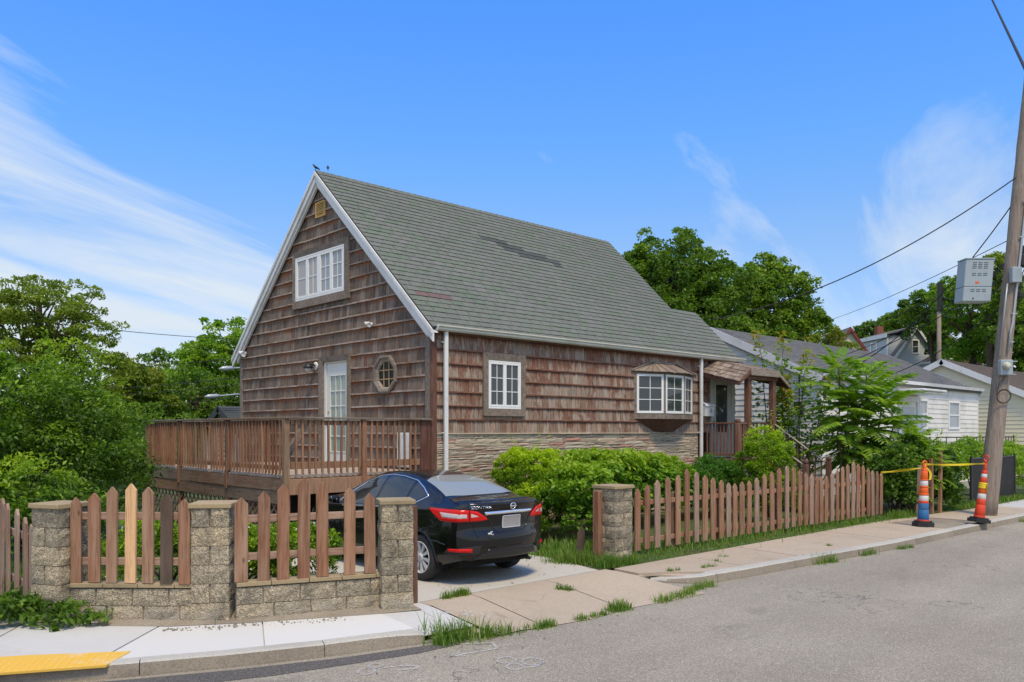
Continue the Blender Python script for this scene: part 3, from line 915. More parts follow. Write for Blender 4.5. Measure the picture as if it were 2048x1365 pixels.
    pts = [(-7.05, -3.30), (-6.5, -3.86), (-5.85, -4.26), (-5.2, -4.58), (-4.5, -4.90), (-4.02, -5.05)]
    inner = [(-6.9, -2.9), (-6.3, -3.5), (-5.7, -3.9), (-5.1, -4.2), (-4.5, -4.45), (-4.0, -4.6)]
    for i in range(len(pts) - 1):
        ft.add([(*pts[i], 0.003), (*pts[i + 1], 0.003), (*inner[i + 1], 0.055), (*inner[i], 0.055)], [(0, 1, 2, 3)])
    struct(ft.obj('wall_footing', MT['rubble']))


build_ground()

# ---------------------------------------------------------------- fields of small overlapping pieces (shingles, tabs, stones)


class Frame:
    def __init__(s, o, u, v):
        s.o, s.u, s.v = Vector(o), Vector(u).normalized(), Vector(v).normalized()
        s.n = s.u.cross(s.v)
        s.m = Matrix((s.u, -s.n, s.v)).transposed()

    def at(s, u, v, n=0.0):
        return s.o + s.u * u + s.v * v + s.n * n


def set_uv(me, vals):
    uv = me.uv_layers.new(name='UVMap')
    vi = np.empty(len(me.loops), dtype=np.int32)
    me.loops.foreach_get('vertex_index', vi)
    uv.data.foreach_set('uv', np.asarray(vals, dtype=np.float32)[vi].ravel())


def unit_shingle(name, m, top=0.3, jag=0.03, n=1):
    """x -0.5..0.5, y outward is -1, z 0..1; butt thicker than the head, butt edge a little uneven"""
    vs, uv, fs = [], [], []
    k = 3
    for i in range(k + 1):
        x = -0.5 + i / k
        dz = rr(-jag, jag)
        b = rr(0.9, 1.0)
        e = 0.10 if i in (0, k) else 0.0
        for y, z in ((0.0, dz), (-b + e, dz), (-top, 1.0), (0.0, 1.0)):
            vs.append((x, y, z))
            uv.append((i / k, max(0, z)))
    for i in range(k):
        a, b = i * 4, (i + 1) * 4
        fs += [(a, b, b + 1, a + 1), (a + 1, b + 1, b + 2, a + 2), (a + 2, b + 2, b + 3, a + 3)]
    fs += [(0, 1, 2, 3), (k * 4 + 3, k * 4 + 2, k * 4 + 1, k * 4)]
    me = mesh(name, vs, fs, m)
    set_uv(me, uv)
    return me


def clip_poly(poly, planes):
    """2D polygon cut by half planes a*u + b*v <= c"""
    for a, b, c in planes:
        out = []
        for i, p in enumerate(poly):
            q = poly[(i + 1) % len(poly)]
            dp, dq = a * p[0] + b * p[1] - c, a * q[0] + b * q[1] - c
            if dp <= 0:
                out.append(p)
            if (dp < 0 < dq) or (dq < 0 < dp):
                t = dp / (dp - dq)
                out.append((lerp(p[0], q[0], t), lerp(p[1], q[1], t)))
        poly = out
        if len(poly) < 3:
            return []
    return poly


def field(name, fr, rects, mats, parent, th, top=0.3, jag=0.02, gap=0.004, limit=300, planes=(), pick=None, nvar=5, offn=0.0, over=0.0):
    """rects: (u0,u1,v0,v1). The `limit` nearest to the street camera become objects, the rest one joined part."""
    items = []
    for r in rects:
        u0, u1, v0, v1 = r
        poly = [(u0, v0), (u1, v0), (u1, v1), (u0, v1)]
        if planes:
            cl = clip_poly(poly, planes)
            if len(cl) < 3:
                continue
            full = len(cl) == 4 and all(abs(a[0] - b[0]) + abs(a[1] - b[1]) < 1e-6 for a, b in zip(cl, poly))
        else:
            cl, full = poly, True
        c = fr.at((u0 + u1) / 2, (v0 + v1) / 2)
        items.append(((c - CAMP).length, r, cl, full, pick(c, r) if pick else 0))
    items.sort(key=lambda x: x[0])
    var = {mi: [unit_shingle(name, m, top, jag) for _ in range(nvar)] for mi, m in enumerate(mats)}
    rest = G()
    ruv, rrnd, rmat = [], [], []

    def solid(cl, r):
        n = len(cl)
        t = th * rr(0.85, 1.1)
        vs, uv = [], []
        for lay in (0, 1):
            for (u, v) in cl:
                f = (v - r[2]) / (r[3] - r[2])
                d = offn + (t * lerp(1.0, top, f) if lay else 0.0)
                vs.append(fr.at(u, v, d))
                uv.append(((u - r[0]) / (r[1] - r[0]), f))
        fs = [tuple(range(n, 2 * n))] + [(i, (i + 1) % n, n + (i + 1) % n, n + i) for i in range(n)]
        return vs, fs, uv
    for k, (d, r, cl, full, mi) in enumerate(items):
        u0, u1, v0, v1 = r
        if k < limit:
            if full:
                me = random.choice(var[mi])
                o = bpy.data.objects.new(name, me)
                mw = fr.m.copy()
                a = rr(-0.004, 0.004)
                rot = (mw @ Euler((0, a, 0)).to_matrix()).to_euler()
                link(o, parent, fr.at((u0 + u1) / 2, v0, offn), rot, (u1 - u0 - gap, th * rr(0.85, 1.15), v1 - v0 + over))
            else:
                vs, fs, uv = solid([(lerp(u, (u0 + u1) / 2, 0.02), v) for u, v in cl], r)
                me = mesh(name, vs, fs, mats[mi])
                set_uv(me, uv)
                put(name, me, parent)
        else:
            vs, fs, uv = solid([(u0 + gap / 2 if abs(u - u0) < 1e-6 else (u1 - gap / 2 if abs(u - u1) < 1e-6 else u), v) for u, v in cl], r)
            rest.add(vs, fs)
            ruv += uv
            q = random.random()
            rrnd += [q] * len(vs)
            rmat += [mi] * len(fs)
    if rest.v:
        me = rest.mesh(name, mats[0])
        for m in mats[1:]:
            me.materials.append(m)
        me.polygons.foreach_set('material_index', rmat)
        set_uv(me, ruv)
        at = me.attributes.new('rnd', 'FLOAT', 'POINT')
        at.data.foreach_set('value', rrnd)
        stuff(put(name, me, parent))


def rows_minus(v0, v1, u0, u1, holes):
    """one course v0..v1 over u0..u1 less rectangular holes: list of (ua,ub,va,vb)"""
    hs = [h for h in holes if h[3] > v0 and h[2] < v1 and h[1] > u0 and h[0] < u1]
    cut = sorted({u0, u1} | {max(u0, min(u1, x)) for h in hs for x in h[:2]})
    out = []
    for s, e in zip(cut, cut[1:]):
        if e - s < 0.01:
            continue
        seg = [(v0, v1)]
        for h in hs:
            if h[0] < (s + e) / 2 < h[1]:
                n = []
                for a, b in seg:
                    if h[2] > a:
                        n.append((a, min(b, h[2])))
                    if h[3] < b:
                        n.append((max(a, h[3]), b))
                seg = n
        out += [(s, e, a, b) for a, b in seg if b - a > 0.012]
    return out


def split_widths(s, e, lo, hi):
    out, x = [], s
    while x < e - 1e-6:
        w = rr(lo, hi)
        if e - (x + w) < lo * 0.5:
            w = e - x
        out.append((x, x + w))
        x += w
    return out


def mitred(fr, parent, name, m, o, i, th, base=0.0, bev=0.012):
    """picture-frame trim of four mitred boards between outer rect o and inner rect i = (u0,u1,v0,v1)"""
    O = [(o[0], o[2]), (o[1], o[2]), (o[1], o[3]), (o[0], o[3])]
    I = [(i[0], i[2]), (i[1], i[2]), (i[1], i[3]), (i[0], i[3])]
    for k in range(4):
        a, b, c, d = O[k], O[(k + 1) % 4], I[(k + 1) % 4], I[k]
        mid = ((a[0] + b[0] + c[0] + d[0]) / 4, (a[1] + b[1] + c[1] + d[1]) / 4)
        q = [(lerp(p[0], mid[0], 0.004), lerp(p[1], mid[1], 0.004)) for p in (a, b, c, d)]
        g = G()
        vs = [fr.at(u, v, base) for u, v in q] + [fr.at(u, v, base + th * (1.0 if j < 2 else 0.72)) for j, (u, v) in enumerate(q)]
        g.add(vs, [(4, 5, 6, 7), (0, 1, 5, 4), (1, 2, 6, 5), (2, 3, 7, 6), (3, 0, 4, 7)])
        g.obj(name, m, parent)


def fbox(g, fr, u0, u1, v0, v1, n0, n1, b=0.004):
    c = fr.at((u0 + u1) / 2, (v0 + v1) / 2, (n0 + n1) / 2)
    return g.obox(c, fr.u * (u1 - u0) / 2, fr.n * (n1 - n0) / 2, fr.v * (v1 - v0) / 2, b)


def sash(fr, parent, u0, u1, v0, v1, n, mf, mp, cols=2, rows=3, fw=0.055, bar=0.016, mb=None, bars=True):
    """one window sash: frame, pane, glazing bars"""
    g = G()
    for a in ((u0, u1, v0, v0 + fw), (u0, u1, v1 - fw, v1), (u0, u0 + fw, v0 + fw, v1 - fw), (u1 - fw, u1, v0 + fw, v1 - fw)):
        fbox(g, fr, *a, n - 0.03, n + 0.018, 0.006)
    s = g.obj('sash', mf, parent)
    g = G()
    g.add([fr.at(u0 + fw, v0 + fw, n - 0.008), fr.at(u1 - fw, v0 + fw, n - 0.008), fr.at(u1 - fw, v1 - fw, n - 0.008), fr.at(u0 + fw, v1 - fw, n - 0.008)], [(0, 1, 2, 3)])
    g.obj('pane', mp, s if s.parent is None or s.parent.parent is None else parent)
    if bars:
        g = G()
        for i in range(1, cols):
            u = lerp(u0 + fw, u1 - fw, i / cols)
            fbox(g, fr, u - bar / 2, u + bar / 2, v0 + fw, v1 - fw, n - 0.006, n + 0.002, 0)
        for j in range(1, rows):
            v = lerp(v0 + fw, v1 - fw, j / rows)
            fbox(g, fr, u0 + fw, u1 - fw, v - bar / 2, v + bar / 2, n - 0.006, n + 0.0015, 0)
        g.obj('glazing_bar', mb or mf, s if s.parent is None or s.parent.parent is None else parent)
    return s


W_, APEX, EAVE, RZ = 8.45, 4.25, 4.17, 8.13     # house width, ridge Y, eave height, ridge height
SLOPE = (RZ - EAVE) / (APEX + 0.10)
FRONT = Frame((0, 0, 0), (1, 0, 0), (0, 0, 1))
GABLE = Frame((0, 0, 0), (0, -1, 0), (0, 0, 1))      # u = -Y
_sl = math.hypot(1, SLOPE)
ROOF = Frame((0, -0.20, EAVE - 0.09 + 0.05), (1, 0, 0), (0, 1 / _sl, SLOPE / _sl))
ROOF_LEN = (APEX + 0.20) * _sl


def build_house():
    H = thing('shingled_house', 'brown cedar shingled house with steep green roof and stone base on the corner', 'house', (0, 0, 0))
    # ---- core
    g = G()
    g.prism([(0.03, 0.03, 0), (0.03, W_ - 0.03, 0), (0.03, W_ - 0.03, EAVE), (0.03, APEX, RZ - 0.12), (0.03, 0.03, EAVE - 0.02)], (9.85, 0, 0))
    g.box((9.88, 0.03, 0), (10.93, 3.2, EAVE))
    core = g.obj('wall', MT['sheath'], H)
    # ---- front wall
    fh = [(1.35, 2.43, 2.47, 3.66), (6.30, 8.82, 2.44, 3.54), (9.62, 10.90, 1.3, 3.70)]
    cz = [2.055, 2.337, 2.61, 2.89, 3.17, 3.455, 3.737, 4.02]
    rects, butts = [], []
    for k in range(len(cz) - 1):
        for (s, e, a, b) in rows_minus(cz[k], cz[k + 1], 0.10, 10.93, fh):
            rects += [(x, y, a, b) for x, y in split_widths(s, e, 0.10, 0.20)]
            if k > 0 and abs(a - cz[k]) < 1e-6:
                butts += [(x, y, a - 0.026, a + 0.006) for x, y in split_widths(s, e, 0.5, 1.2)]
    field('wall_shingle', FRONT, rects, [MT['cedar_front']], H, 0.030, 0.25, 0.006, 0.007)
    for u0, u1, v0, v1 in butts:
        g = G()
        fbox(g, FRONT, u0, u1 - 0.002, v0 + rr(-0.004, 0.004), v1, 0.0, rr(0.036, 0.046), 0.004)
        g.obj('butt_course', MT['butt_front'], H)
    g = G()
    fbox(g, FRONT, 0.10, 10.93, 4.02, 4.10, 0.0, 0.05, 0.006)
    g.obj('frieze_board', MT['trim_red'], H)
    # ---- gable wall
    gp = [(SLOPE, 1.0, RZ - 0.10 + SLOPE * APEX - 0), (-SLOPE, 1.0, RZ - 0.10 - SLOPE * APEX)]
    gp = [(-SLOPE, 1.0, RZ - 0.14 + SLOPE * APEX), (SLOPE, 1.0, RZ - 0.14 - SLOPE * APEX)]
    # u = -Y: roof height on the street side rises with Y = -u
    gp = [(SLOPE, 1.0, EAVE - 0.06), (-SLOPE, 1.0, EAVE - 0.06 + SLOPE * 2 * APEX)]
    gh = [(-5.43, -3.01, 5.11, 6.36), (-4.16, -2.97, 1.2, 3.75), (-1.83, -1.27, 3.0, 3.56)]
    rects, butts = [], []
    k0 = -5
    for k in range(k0, 19):
        z0, z1 = 2.633 + k * 0.2878, 2.633 + (k + 1) * 0.2878
        wl = max(0.0, (z0 - EAVE + 0.06) / SLOPE)
        for (s, e, a, b) in rows_minus(z0, z1, -(W_ - wl) if wl else -W_ + 0.1, -wl - 0.0 if wl else -0.17, gh):
            rects += [(x, y, a, b) for x, y in split_widths(s, e, 0.10, 0.21)]
            if abs(a - z0) < 1e-6:
                butts += [(x + (0.05 if wl and abs(x + W_ - wl) < 0.01 else 0), y - (0.05 if wl and abs(y + wl) < 0.01 else 0), a - 0.028, a + 0.006) for x, y in split_widths(s, e, 0.5, 1.3)]
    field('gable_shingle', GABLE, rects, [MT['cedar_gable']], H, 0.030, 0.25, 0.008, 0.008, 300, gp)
    for u0, u1, v0, v1 in butts:
        g = G()
        t0, t1 = rr(-0.006, 0.004), rr(-0.006, 0.004)
        n1 = rr(0.036, 0.050)
        g.add([GABLE.at(u0, v0 + t0, 0), GABLE.at(u1 - 0.002, v0 + t1, 0), GABLE.at(u1 - 0.002, v1 + t1, 0), GABLE.at(u0, v1 + t0, 0),
               GABLE.at(u0, v0 + t0, n1), GABLE.at(u1 - 0.002, v0 + t1, n1), GABLE.at(u1 - 0.002, v1 + t1, n1 - 0.004), GABLE.at(u0, v1 + t0, n1 - 0.004)],
              [(4, 5, 6, 7), (0, 1, 5, 4), (1, 2, 6, 5), (2, 3, 7, 6), (3, 0, 4, 7)])
        g.obj('butt_course', MT['butt_gable'], H)
    # ---- corner boards
    for lo, hi, m in (((-0.05, 0.0, 0.0), (-0.001, 0.16, EAVE - 0.05), 'trim_grey'), ((-0.05, -0.05, 0.0), (0.085, -0.001, EAVE - 0.1), 'trim_red'), ((-0.05, W_ - 0.12, 0.0), (-0.001, W_ + 0.03, EAVE), 'trim_grey')):
        g = G()
        g.box(lo, hi, 0.006)
        g.obj('corner_board', MT[m], H)
    # ---- stone veneer
    z = 0.0
    backing = G()
    backing.box((0.086, -0.02, 0.0), (9.05, 0.0, 2.05))
    backing.obj('mortar_bed', MT['mortar'], H)
    sv = [G() for _ in range(1)]
    tops = []
    zc = [2.02]
    while zc[-1] > 0.1:
        zc.append(zc[-1] - rr(0.075, 0.095))
    nst = 0
    low = G()
    lrnd = []

    def stone(u0, u1, v0, v1):
        nonlocal nst
        d = rr(0.018, 0.034)
        nx, nz = 4, 2
        vs, fs = [], []
        for i in range(nx + 1):
            for j in range(nz + 1):
                ed = i in (0, nx) or j in (0, nz)
                u = lerp(u0 + 0.004, u1 - 0.004, i / nx) + (0 if i in (0, nx) else rr(-0.02, 0.02))
                v = lerp(v0 + 0.004, v1 - 0.004, j / nz) + (rr(-0.006, 0.006) if j in (0, nz) else 0)
                vs.append(FRONT.at(u, v, 0.02 + (d * 0.72 if ed else d + rr(-0.006, 0.010))))
        for i in range(nx):
            for j in range(nz):
                a = i * (nz + 1) + j
                fs.append((a, a + nz + 1, a + nz + 2, a + 1))
        ring = [i * (nz + 1) for i in range(nx + 1)] + [nx * (nz + 1) + j for j in range(1, nz + 1)] + [i * (nz + 1) + nz for i in range(nx - 1, -1, -1)] + [j for j in range(nz - 1, 0, -1)]
        o = len(vs)
        for r_ in ring:
            p = vs[r_]
            vs.append(Vector((p[0], -0.018, p[2])))
        n = len(ring)
        for i in range(n):
            fs.append((ring[(i + 1) % n], ring[i], o + i, o + (i + 1) % n))
        if v1 > 1.0 and nst < 300:
            nst += 1
            put('stone', mesh('stone', vs, fs, MT['stone']), H)
        else:
            low.add(vs, fs)
            q = random.random()
            lrnd.extend([q] * len(vs))
    for a, b in zip(zc, zc[1:]):
        for x0, x1 in split_widths(0.09, 9.04, 0.28, 0.75):
            if random.random() < 0.35:
                m = lerp(b, a, rr(0.4, 0.6))
                xm = lerp(x0, x1, rr(0.3, 0.7))
                stone(x0, x1, m, a)
                if random.random() < 0.5:
                    stone(x0, xm, b, m)
                    stone(xm, x1, b, m)
                else:
                    stone(x0, x1, b, m)
            else:
                stone(x0, x1, b, a)
    me = low.mesh('stone', MT['stone'])
    at = me.attributes.new('rnd', 'FLOAT', 'POINT')
    at.data.foreach_set('value', lrnd)
    stuff(put('stone', me, H))
    for x0, x1 in split_widths(0.086, 9.06, 0.9, 1.6):
        g = G()
        fbox(g, FRONT, x0, x1 - 0.006, 2.022, 2.054, 0, 0.075, 0.008)
        g.obj('ledge_stone', MT['stone'], H)
    # ---- roof
    rake_x = -0.13

    def rmax(v):
        t = v / ROOF_LEN
        stp = 0.372
        return lerp(10.95, 11.22, t / stp) if t < stp else lerp(9.95, 10.38, (t - stp) / (1 - stp))
    stepv = 0.372 * ROOF_LEN
    g = G()
    P = [(rake_x, 0), (rmax(0), 0), (rmax(stepv - 1e-4), stepv), (9.95, stepv), (rmax(ROOF_LEN), ROOF_LEN), (rake_x, ROOF_LEN)]
    g.prism([ROOF.at(u, v, -0.06) for u, v in P], ROOF.n * 0.045)
    back = Frame((0, 2 * APEX + 0.20, ROOF.o.z), (-1, 0, 0), (0, -1 / _sl, SLOPE / _sl))
    g.prism([back.at(-10.3, 0, -0.06), back.at(0.13, 0, -0.06), back.at(0.13, ROOF_LEN, -0.06), back.at(-10.3, ROOF_LEN, -0.06)], back.n * 0.045)
    roof = g.obj('roof', MT['roof_dark'], H)
    rects = []
    nrow = 34
    dv = ROOF_LEN / nrow
    for k in range(nrow):
        v0 = k * dv
        x = rake_x - 0.02 - ((k % 2) * 0.15 + rr(0, 0.05))
        while True:
            w = rr(0.28, 0.33)
            a, b = max(x, rake_x - 0.02), min(x + w, rmax(v0))
            if x > rmax(v0):
                break
            if b - a > 0.03:
                rects.append((a, b, v0 - 0.012, v0 + dv + 0.01))
            x += w

    def pickm(c, r):
        u, v = (r[0] + r[1]) / 2, r[2]
        t = v / ROOF_LEN
        d = (t - lerp(0.715, 0.60, (u - 3.9) / 2.4))
        if 3.8 < u < 6.4 and abs(d) < 0.045 * (1 - abs((u - 5.2) / 1.6) ** 2) * rr(0.5, 1.25) and random.random() < 0.85:
            return 1
        if 0.15 < u < 0.95 and abs(v - 6 * dv + 0.012) < 0.03:
            return 2
        return 0
    field('roof_shingle', ROOF, rects, [MT['roof'], MT['roof_dark'], MT['roof_pink']], roof, 0.026, 0.25, 0.004, 0.010, 300, (), pickm, 4, -0.013)
    # ridge caps
    for k in range(52):
        x0 = -0.14 + k * 0.202
        if x0 > 10.3:
            break
        x1, z0 = min(x0 + 0.23, 10.4), RZ + 0.05
        pr = [(x0, APEX - 0.17, z0 - 0.155), (x0, APEX, z0 + 0.008), (x0, APEX + 0.17, z0 - 0.155), (x0, APEX + 0.17, z0 - 0.175), (x0, APEX, z0 - 0.012), (x0, APEX - 0.17, z0 - 0.175)]
        vs = pr + [(x1, y, z - 0.012) for _, y, z in pr]
        fs = [(i, (i + 1) % 6, 6 + (i + 1) % 6, 6 + i) for i in range(6)] + [(0, 1, 4, 5), (1, 2, 3, 4), (6, 11, 10, 7), (7, 10, 9, 8)]
        put('ridge_cap', mesh('ridge_cap', vs, fs, MT['roof']), roof)
    # ---- rake boards, fascia, gutter, downspouts
    for sgn in (1, -1):
        def rp(y, dz, x):
            return (x, APEX - sgn * (APEX - y), EAVE + (y + 0.10) * SLOPE + dz)
        for x0, x1, d0, d1, m in ((-0.155, -0.115, -0.235, -0.03, 'white'), (-0.185, -0.155, -0.075, 0.012, 'white'), (-0.112, -0.06, -0.33, -0.22, 'white')):
            y0 = -0.22 if x1 < -0.11 else -0.0
            g = G()
            g.prism([rp(y0, d0, x0), rp(APEX, d0, x0), rp(APEX, d1, x0), rp(y0, d1, x0)], (x1 - x0, 0, 0))
            g.obj('rake_board', MT[m], H)
        g = G()
        g.prism([rp(-0.2, -0.075, -0.115), rp(APEX, -0.075, -0.115), rp(APEX, -0.055, -0.115), rp(-0.2, -0.055, -0.115)], (0.115, 0, 0))
        g.obj('soffit', MT['white'], H)
    g = G()
    g.box((-0.11, -0.14, 4.02), (10.93, -0.10, 4.165), 0.006)
    g.obj('fascia', MT['trim_red'], H)
    g = G()
    g.box((0.0, -0.10, 4.10), (10.93, 0.0, 4.115))
    g.obj('soffit', MT['trim_red'], H)
    # K-profile gutter, open on top
    prof = [(-0.145, 4.155), (-0.145, 4.055), (-0.205, 4.055), (-0.235, 4.085), (-0.235, 4.115), (-0.262, 4.14), (-0.262, 4.165), (-0.25, 4.165), (-0.25, 4.145), (-0.225, 4.12), (-0.225, 4.09), (-0.20, 4.068), (-0.155, 4.068), (-0.155, 4.155)]
    for x0, x1 in ((-0.03, 3.6), (3.602, 7.3), (7.302, 11.1)):
        g = G()
        g.prism([(x0, y, z - 0.0025 * x0 * 0) for y, z in prof], (x1 - x0, 0, 0))
        g.obj('gutter', MT['gutter'], H)
    for x in (-0.034, 11.1):
        g = G()
        g.prism([(x, -0.145, 4.16), (x, -0.145, 4.05), (x, -0.205, 4.05), (x, -0.24, 4.085), (x, -0.268, 4.14), (x, -0.268, 4.165)], (0.006, 0, 0))
        g.obj('gutter_end', MT['white'], H)
    for x, zb in ((0.24, 1.30), (9.05, 0.9)):
        g = G()
        g.box((x - 0.042, -0.175, zb), (x + 0.042, -0.105, 4.06), 0.012)
        for d in (-0.02, 0.0, 0.02):
            g.box((x + d - 0.004, -0.179, zb + 0.02), (x + d + 0.004, -0.174, 4.04))
        if x < 1:
            g.obox((x - 0.10, -0.26, 1.17), (0.042, 0, 0), (0, 0.035, 0.0), (0.11, 0.12, 0.14), 0.01)
        dsp = g.obj('downspout', MT['white'], H)
        g = G()
        for z in (2.06, 3.85):
            g.box((x - 0.065, -0.11, z - 0.012), (x + 0.065, -0.05, z + 0.012))
        g.obj('strap', MT['white'], dsp)
    # ---- casement window on the front
    w = bpy.data.objects.new('window', None)
    link(w, H, (1.9, 0, 3.0))
    mitred(FRONT, w, 'trim_board', MT['trim_grey'], (1.286, 2.494, 2.41, 3.73), (1.438, 2.366, 2.567, 3.572), 0.075, 0.0)
    g = G()
    for a in ((1.42, 2.384, 2.55, 2.60), (1.42, 2.384, 3.54, 3.589), (1.42, 1.468, 2.60, 3.54), (2.336, 2.384, 2.60, 3.54)):
        fbox(g, FRONT, *a, -0.02, 0.052, 0.005)
    fr_ = g.obj('frame', MT['vinyl'], w)
    sash(FRONT, w, 1.470, 1.901, 2.602, 3.538, 0.035, MT['vinyl'], MT['pane_dark'], 2, 3, 0.045)
    sash(FRONT, w, 1.903, 2.334, 2.602, 3.538, 0.035, MT['vinyl'], MT['pane_dark'], 2, 3, 0.045)
    # ---- four-sash gable window
    w = bpy.data.objects.new('window', None)
    link(w, H, (0, 4.2, 5.7))
    mitred(GABLE, w, 'trim_board', MT['trim_grey'], (-5.493, -2.945, 5.055, 6.43), (-5.374, -3.168, 5.257, 6.285), 0.075)
    g = G()
    for a in ((-5.39, -3.152, 5.24, 5.285), (-5.39, -3.152, 6.255, 6.30), (-5.39, -5.345, 5.285, 6.255), (-3.197, -3.152, 5.285, 6.255), (-4.295, -4.247, 5.285, 6.255)):
        fbox(g, GABLE, *a, -0.02, 0.055, 0.005)
    g.obj('frame', MT['vinyl'], w)
    us = [-5.343, -4.821, -4.297]
    for i, (a, b) in enumerate(((-5.343, -4.822), (-4.820, -4.297), (-4.245, -3.722), (-3.720, -3.199))):
        sash(GABLE, w, a, b, 5.287, 6.253, 0.036, MT['vinyl'], MT['pane_warm'] if i < 2 else MT['pane_grey'], 1 if i == 0 else 2, 2 if i < 2 else 3, 0.06, 0.022)
    # ---- glazed door onto the deck
    d = bpy.data.objects.new('door', None)
    link(d, H, (0, 3.55, 1.37))
    mitred(GABLE, d, 'trim_board', MT['trim_grey'], (-4.23, -2.905, 1.0, 3.815), (-4.085, -3.03, 1.2, 3.69), 0.085)
    g = G()
    for a in ((-4.085, -4.005, 1.33, 3.69), (-3.05, -3.03, 1.33, 3.69), (-4.005, -3.05, 3.655, 3.69)):
        fbox(g, GABLE, *a, -0.06, 0.02, 0.004)
    g.obj('jamb', MT['door'], d)
    D = Frame((0.04, 0, 0), (0, -1, 0), (0, 0, 1))
    u0, u1, v0, v1 = -4.0, -3.052, 1.37, 3.652
    g = G()
    pu0, pu1, pv0, pv1 = u0 + 0.16, u1 - 0.13, v0 + 0.26, v1 - 0.30
    for a in ((u0, u1, v0, pv0), (u0, u1, pv1, v1), (u0, pu0, pv0, pv1), (pu1, u1, pv0, pv1)):
        fbox(g, D, *a, -0.02, 0.028, 0.003)
    for a in ((pu0 - 0.025, pu1 + 0.025, pv1, pv1 + 0.025), (pu0 - 0.025, pu1 + 0.025, pv0 - 0.025, pv0), (pu0 - 0.025, pu0, pv0, pv1), (pu1, pu1 + 0.025, pv0, pv1)):
        fbox(g, D, *a, 0.026, 0.04, 0.004)
    leaf = g.obj('door_leaf', MT['door'], d)
    for i in range(3):
        for j in range(5):
            a, b = lerp(pu0, pu1, i / 3), lerp(pu0, pu1, (i + 1) / 3)
            e, f = lerp(pv0, pv1, j / 5), lerp(pv0, pv1, (j + 1) / 5)
            g = G()
            g.add([D.at(a, e, 0.012), D.at(b, e, 0.012), D.at(b, f, 0.012), D.at(a, f, 0.012)], [(0, 1, 2, 3)])
            g.obj('pane', MT['pane_green'], d)
    g = G()
    for i in (1, 2):
        u = lerp(pu0, pu1, i / 3)
        fbox(g, D, u - 0.013, u + 0.013, pv0, pv1, 0.010, 0.030, 0.003)
    for j in range(1, 5):
        v = lerp(pv0, pv1, j / 5)
        fbox(g, D, pu0, pu1, v - 0.013, v + 0.013, 0.010, 0.029, 0.003)
    g.obj('glazing_bar', MT['door'], d)
    g = G()
    kp = D.at(u0 + 0.07, 2.38, 0.03)
    g.lathe([(0.030, 0.0), (0.030, -0.008), (0.012, -0.012), (0.012, -0.035), (0.028, -0.045), (0.030, -0.062), (0.018, -0.075)], kp, 12, 'x')
    kp = D.at(u0 + 0.07, 2.53, 0.03)
    g.lathe([(0.026, 0.0), (0.024, -0.012), (0.012, -0.016)], kp, 12, 'x')
    g.obj('handle', MT['brass'], d, True)
    # ---- octagonal window
    w = bpy.data.objects.new('octagon_window', None)
    link(w, H, (0, 1.55, 3.28))

    def octp(r, n):
        k = r / math.cos(R(22.5))
        return [GABLE.at(-1.55 + k * math.cos(R(22.5 + 45 * i)), 3.28 + k * math.sin(R(22.5 + 45 * i)) * 0.96, n) for i in range(8)]
    rings = [(octp(0.415, 0.0), octp(0.415, 0.075), octp(0.37, 0.085), octp(0.335, 0.06), octp(0.335, 0.0), 'trim_grey', 'trim_board'),
             (octp(0.334, 0.0), octp(0.334, 0.052), octp(0.305, 0.045), octp(0.275, 0.02), octp(0.275, -0.04), 'porch_beam', 'frame')]
    for A, B, C_, D_, E_, m, nm in rings:
        for i in range(8):
            j = (i + 1) % 8
            vs, fs = [], []
            for rg in (A, B, C_, D_, E_):
                mid = (Vector(rg[i]) + Vector(rg[j])) / 2
                vs += [Vector(rg[i]).lerp(mid, 0.006), Vector(rg[j]).lerp(mid, 0.006)]
            for q in range(4):
                fs.append((q * 2, q * 2 + 1, q * 2 + 3, q * 2 + 2))
            put(nm, mesh(nm, vs, fs, MT[m]), w)
    g = G()
    g.add(octp(0.28, 0.0), [tuple(range(8))])
    g.obj('pane', MT['pane_black'], w)
    g = G()
    for k in (-0.095, 0.095):
        fbox(g, GABLE, -1.55 + k - 0.011, -1.55 + k + 0.011, 3.02, 3.54, 0.002, 0.018, 0.002)
        fbox(g, GABLE, -1.82, -1.28, 3.28 + k - 0.011, 3.28 + k + 0.011, 0.002, 0.016, 0.002)
    g.obj('glazing_bar', MT['muntin'], w)
    # ---- louvred gable vent
    w = bpy.data.objects.new('gable_vent', None)
    link(w, H, (0, 4.2, 7.28))
    g = G()
    for a in ((-4.414, -4.004, 7.10, 7.12), (-4.414, -4.004, 7.435, 7.455), (-4.414, -4.394, 7.12, 7.435), (-4.026, -4.004, 7.12, 7.435)):
        fbox(g, GABLE, *a, 0.0, 0.06, 0.003)
    g.obj('frame', MT['vent'], w)
    g = G()
    fbox(g, GABLE, -4.40, -4.01, 7.11, 7.44, 0.0, 0.03)
    g.obj('backing', MT['vent_dark'], w)
    for j in range(8):
        v = 7.137 + j * 0.039
        g = G()
        g.obox(GABLE.at(-4.21, v + 0.006, 0.048), (0, 0.183, 0), (0.010, 0, -0.006), (0.003, 0, 0.004))
        g.obj('slat', MT['vent'], w)
    # ---- bow window with its own shake roof
    bw = bpy.data.objects.new('bow_window', None)
    link(bw, H, (7.5, 0, 2.4))
    PL = [(6.24, 0.0), (7.06, -0.40), (7.90, -0.40), (8.88, 0.0)]
    g = G()
    g.prism([(x, y, 2.40) for x, y in PL], (0, 0, 0.12))
    g.obj('base_board', MT['trim_grey'], bw)
    g = G()
    g.prism([(x, y, 3.53) for x, y in PL], (0, 0, 0.06))
    g.obj('head_board', MT['trim_grey'], bw)
    g = G()
    cx_ = 7.5
    lo = [(7.05, -0.01, 2.08), (7.35, -0.10, 2.08), (7.65, -0.10, 2.08), (8.0, -0.01, 2.08)]
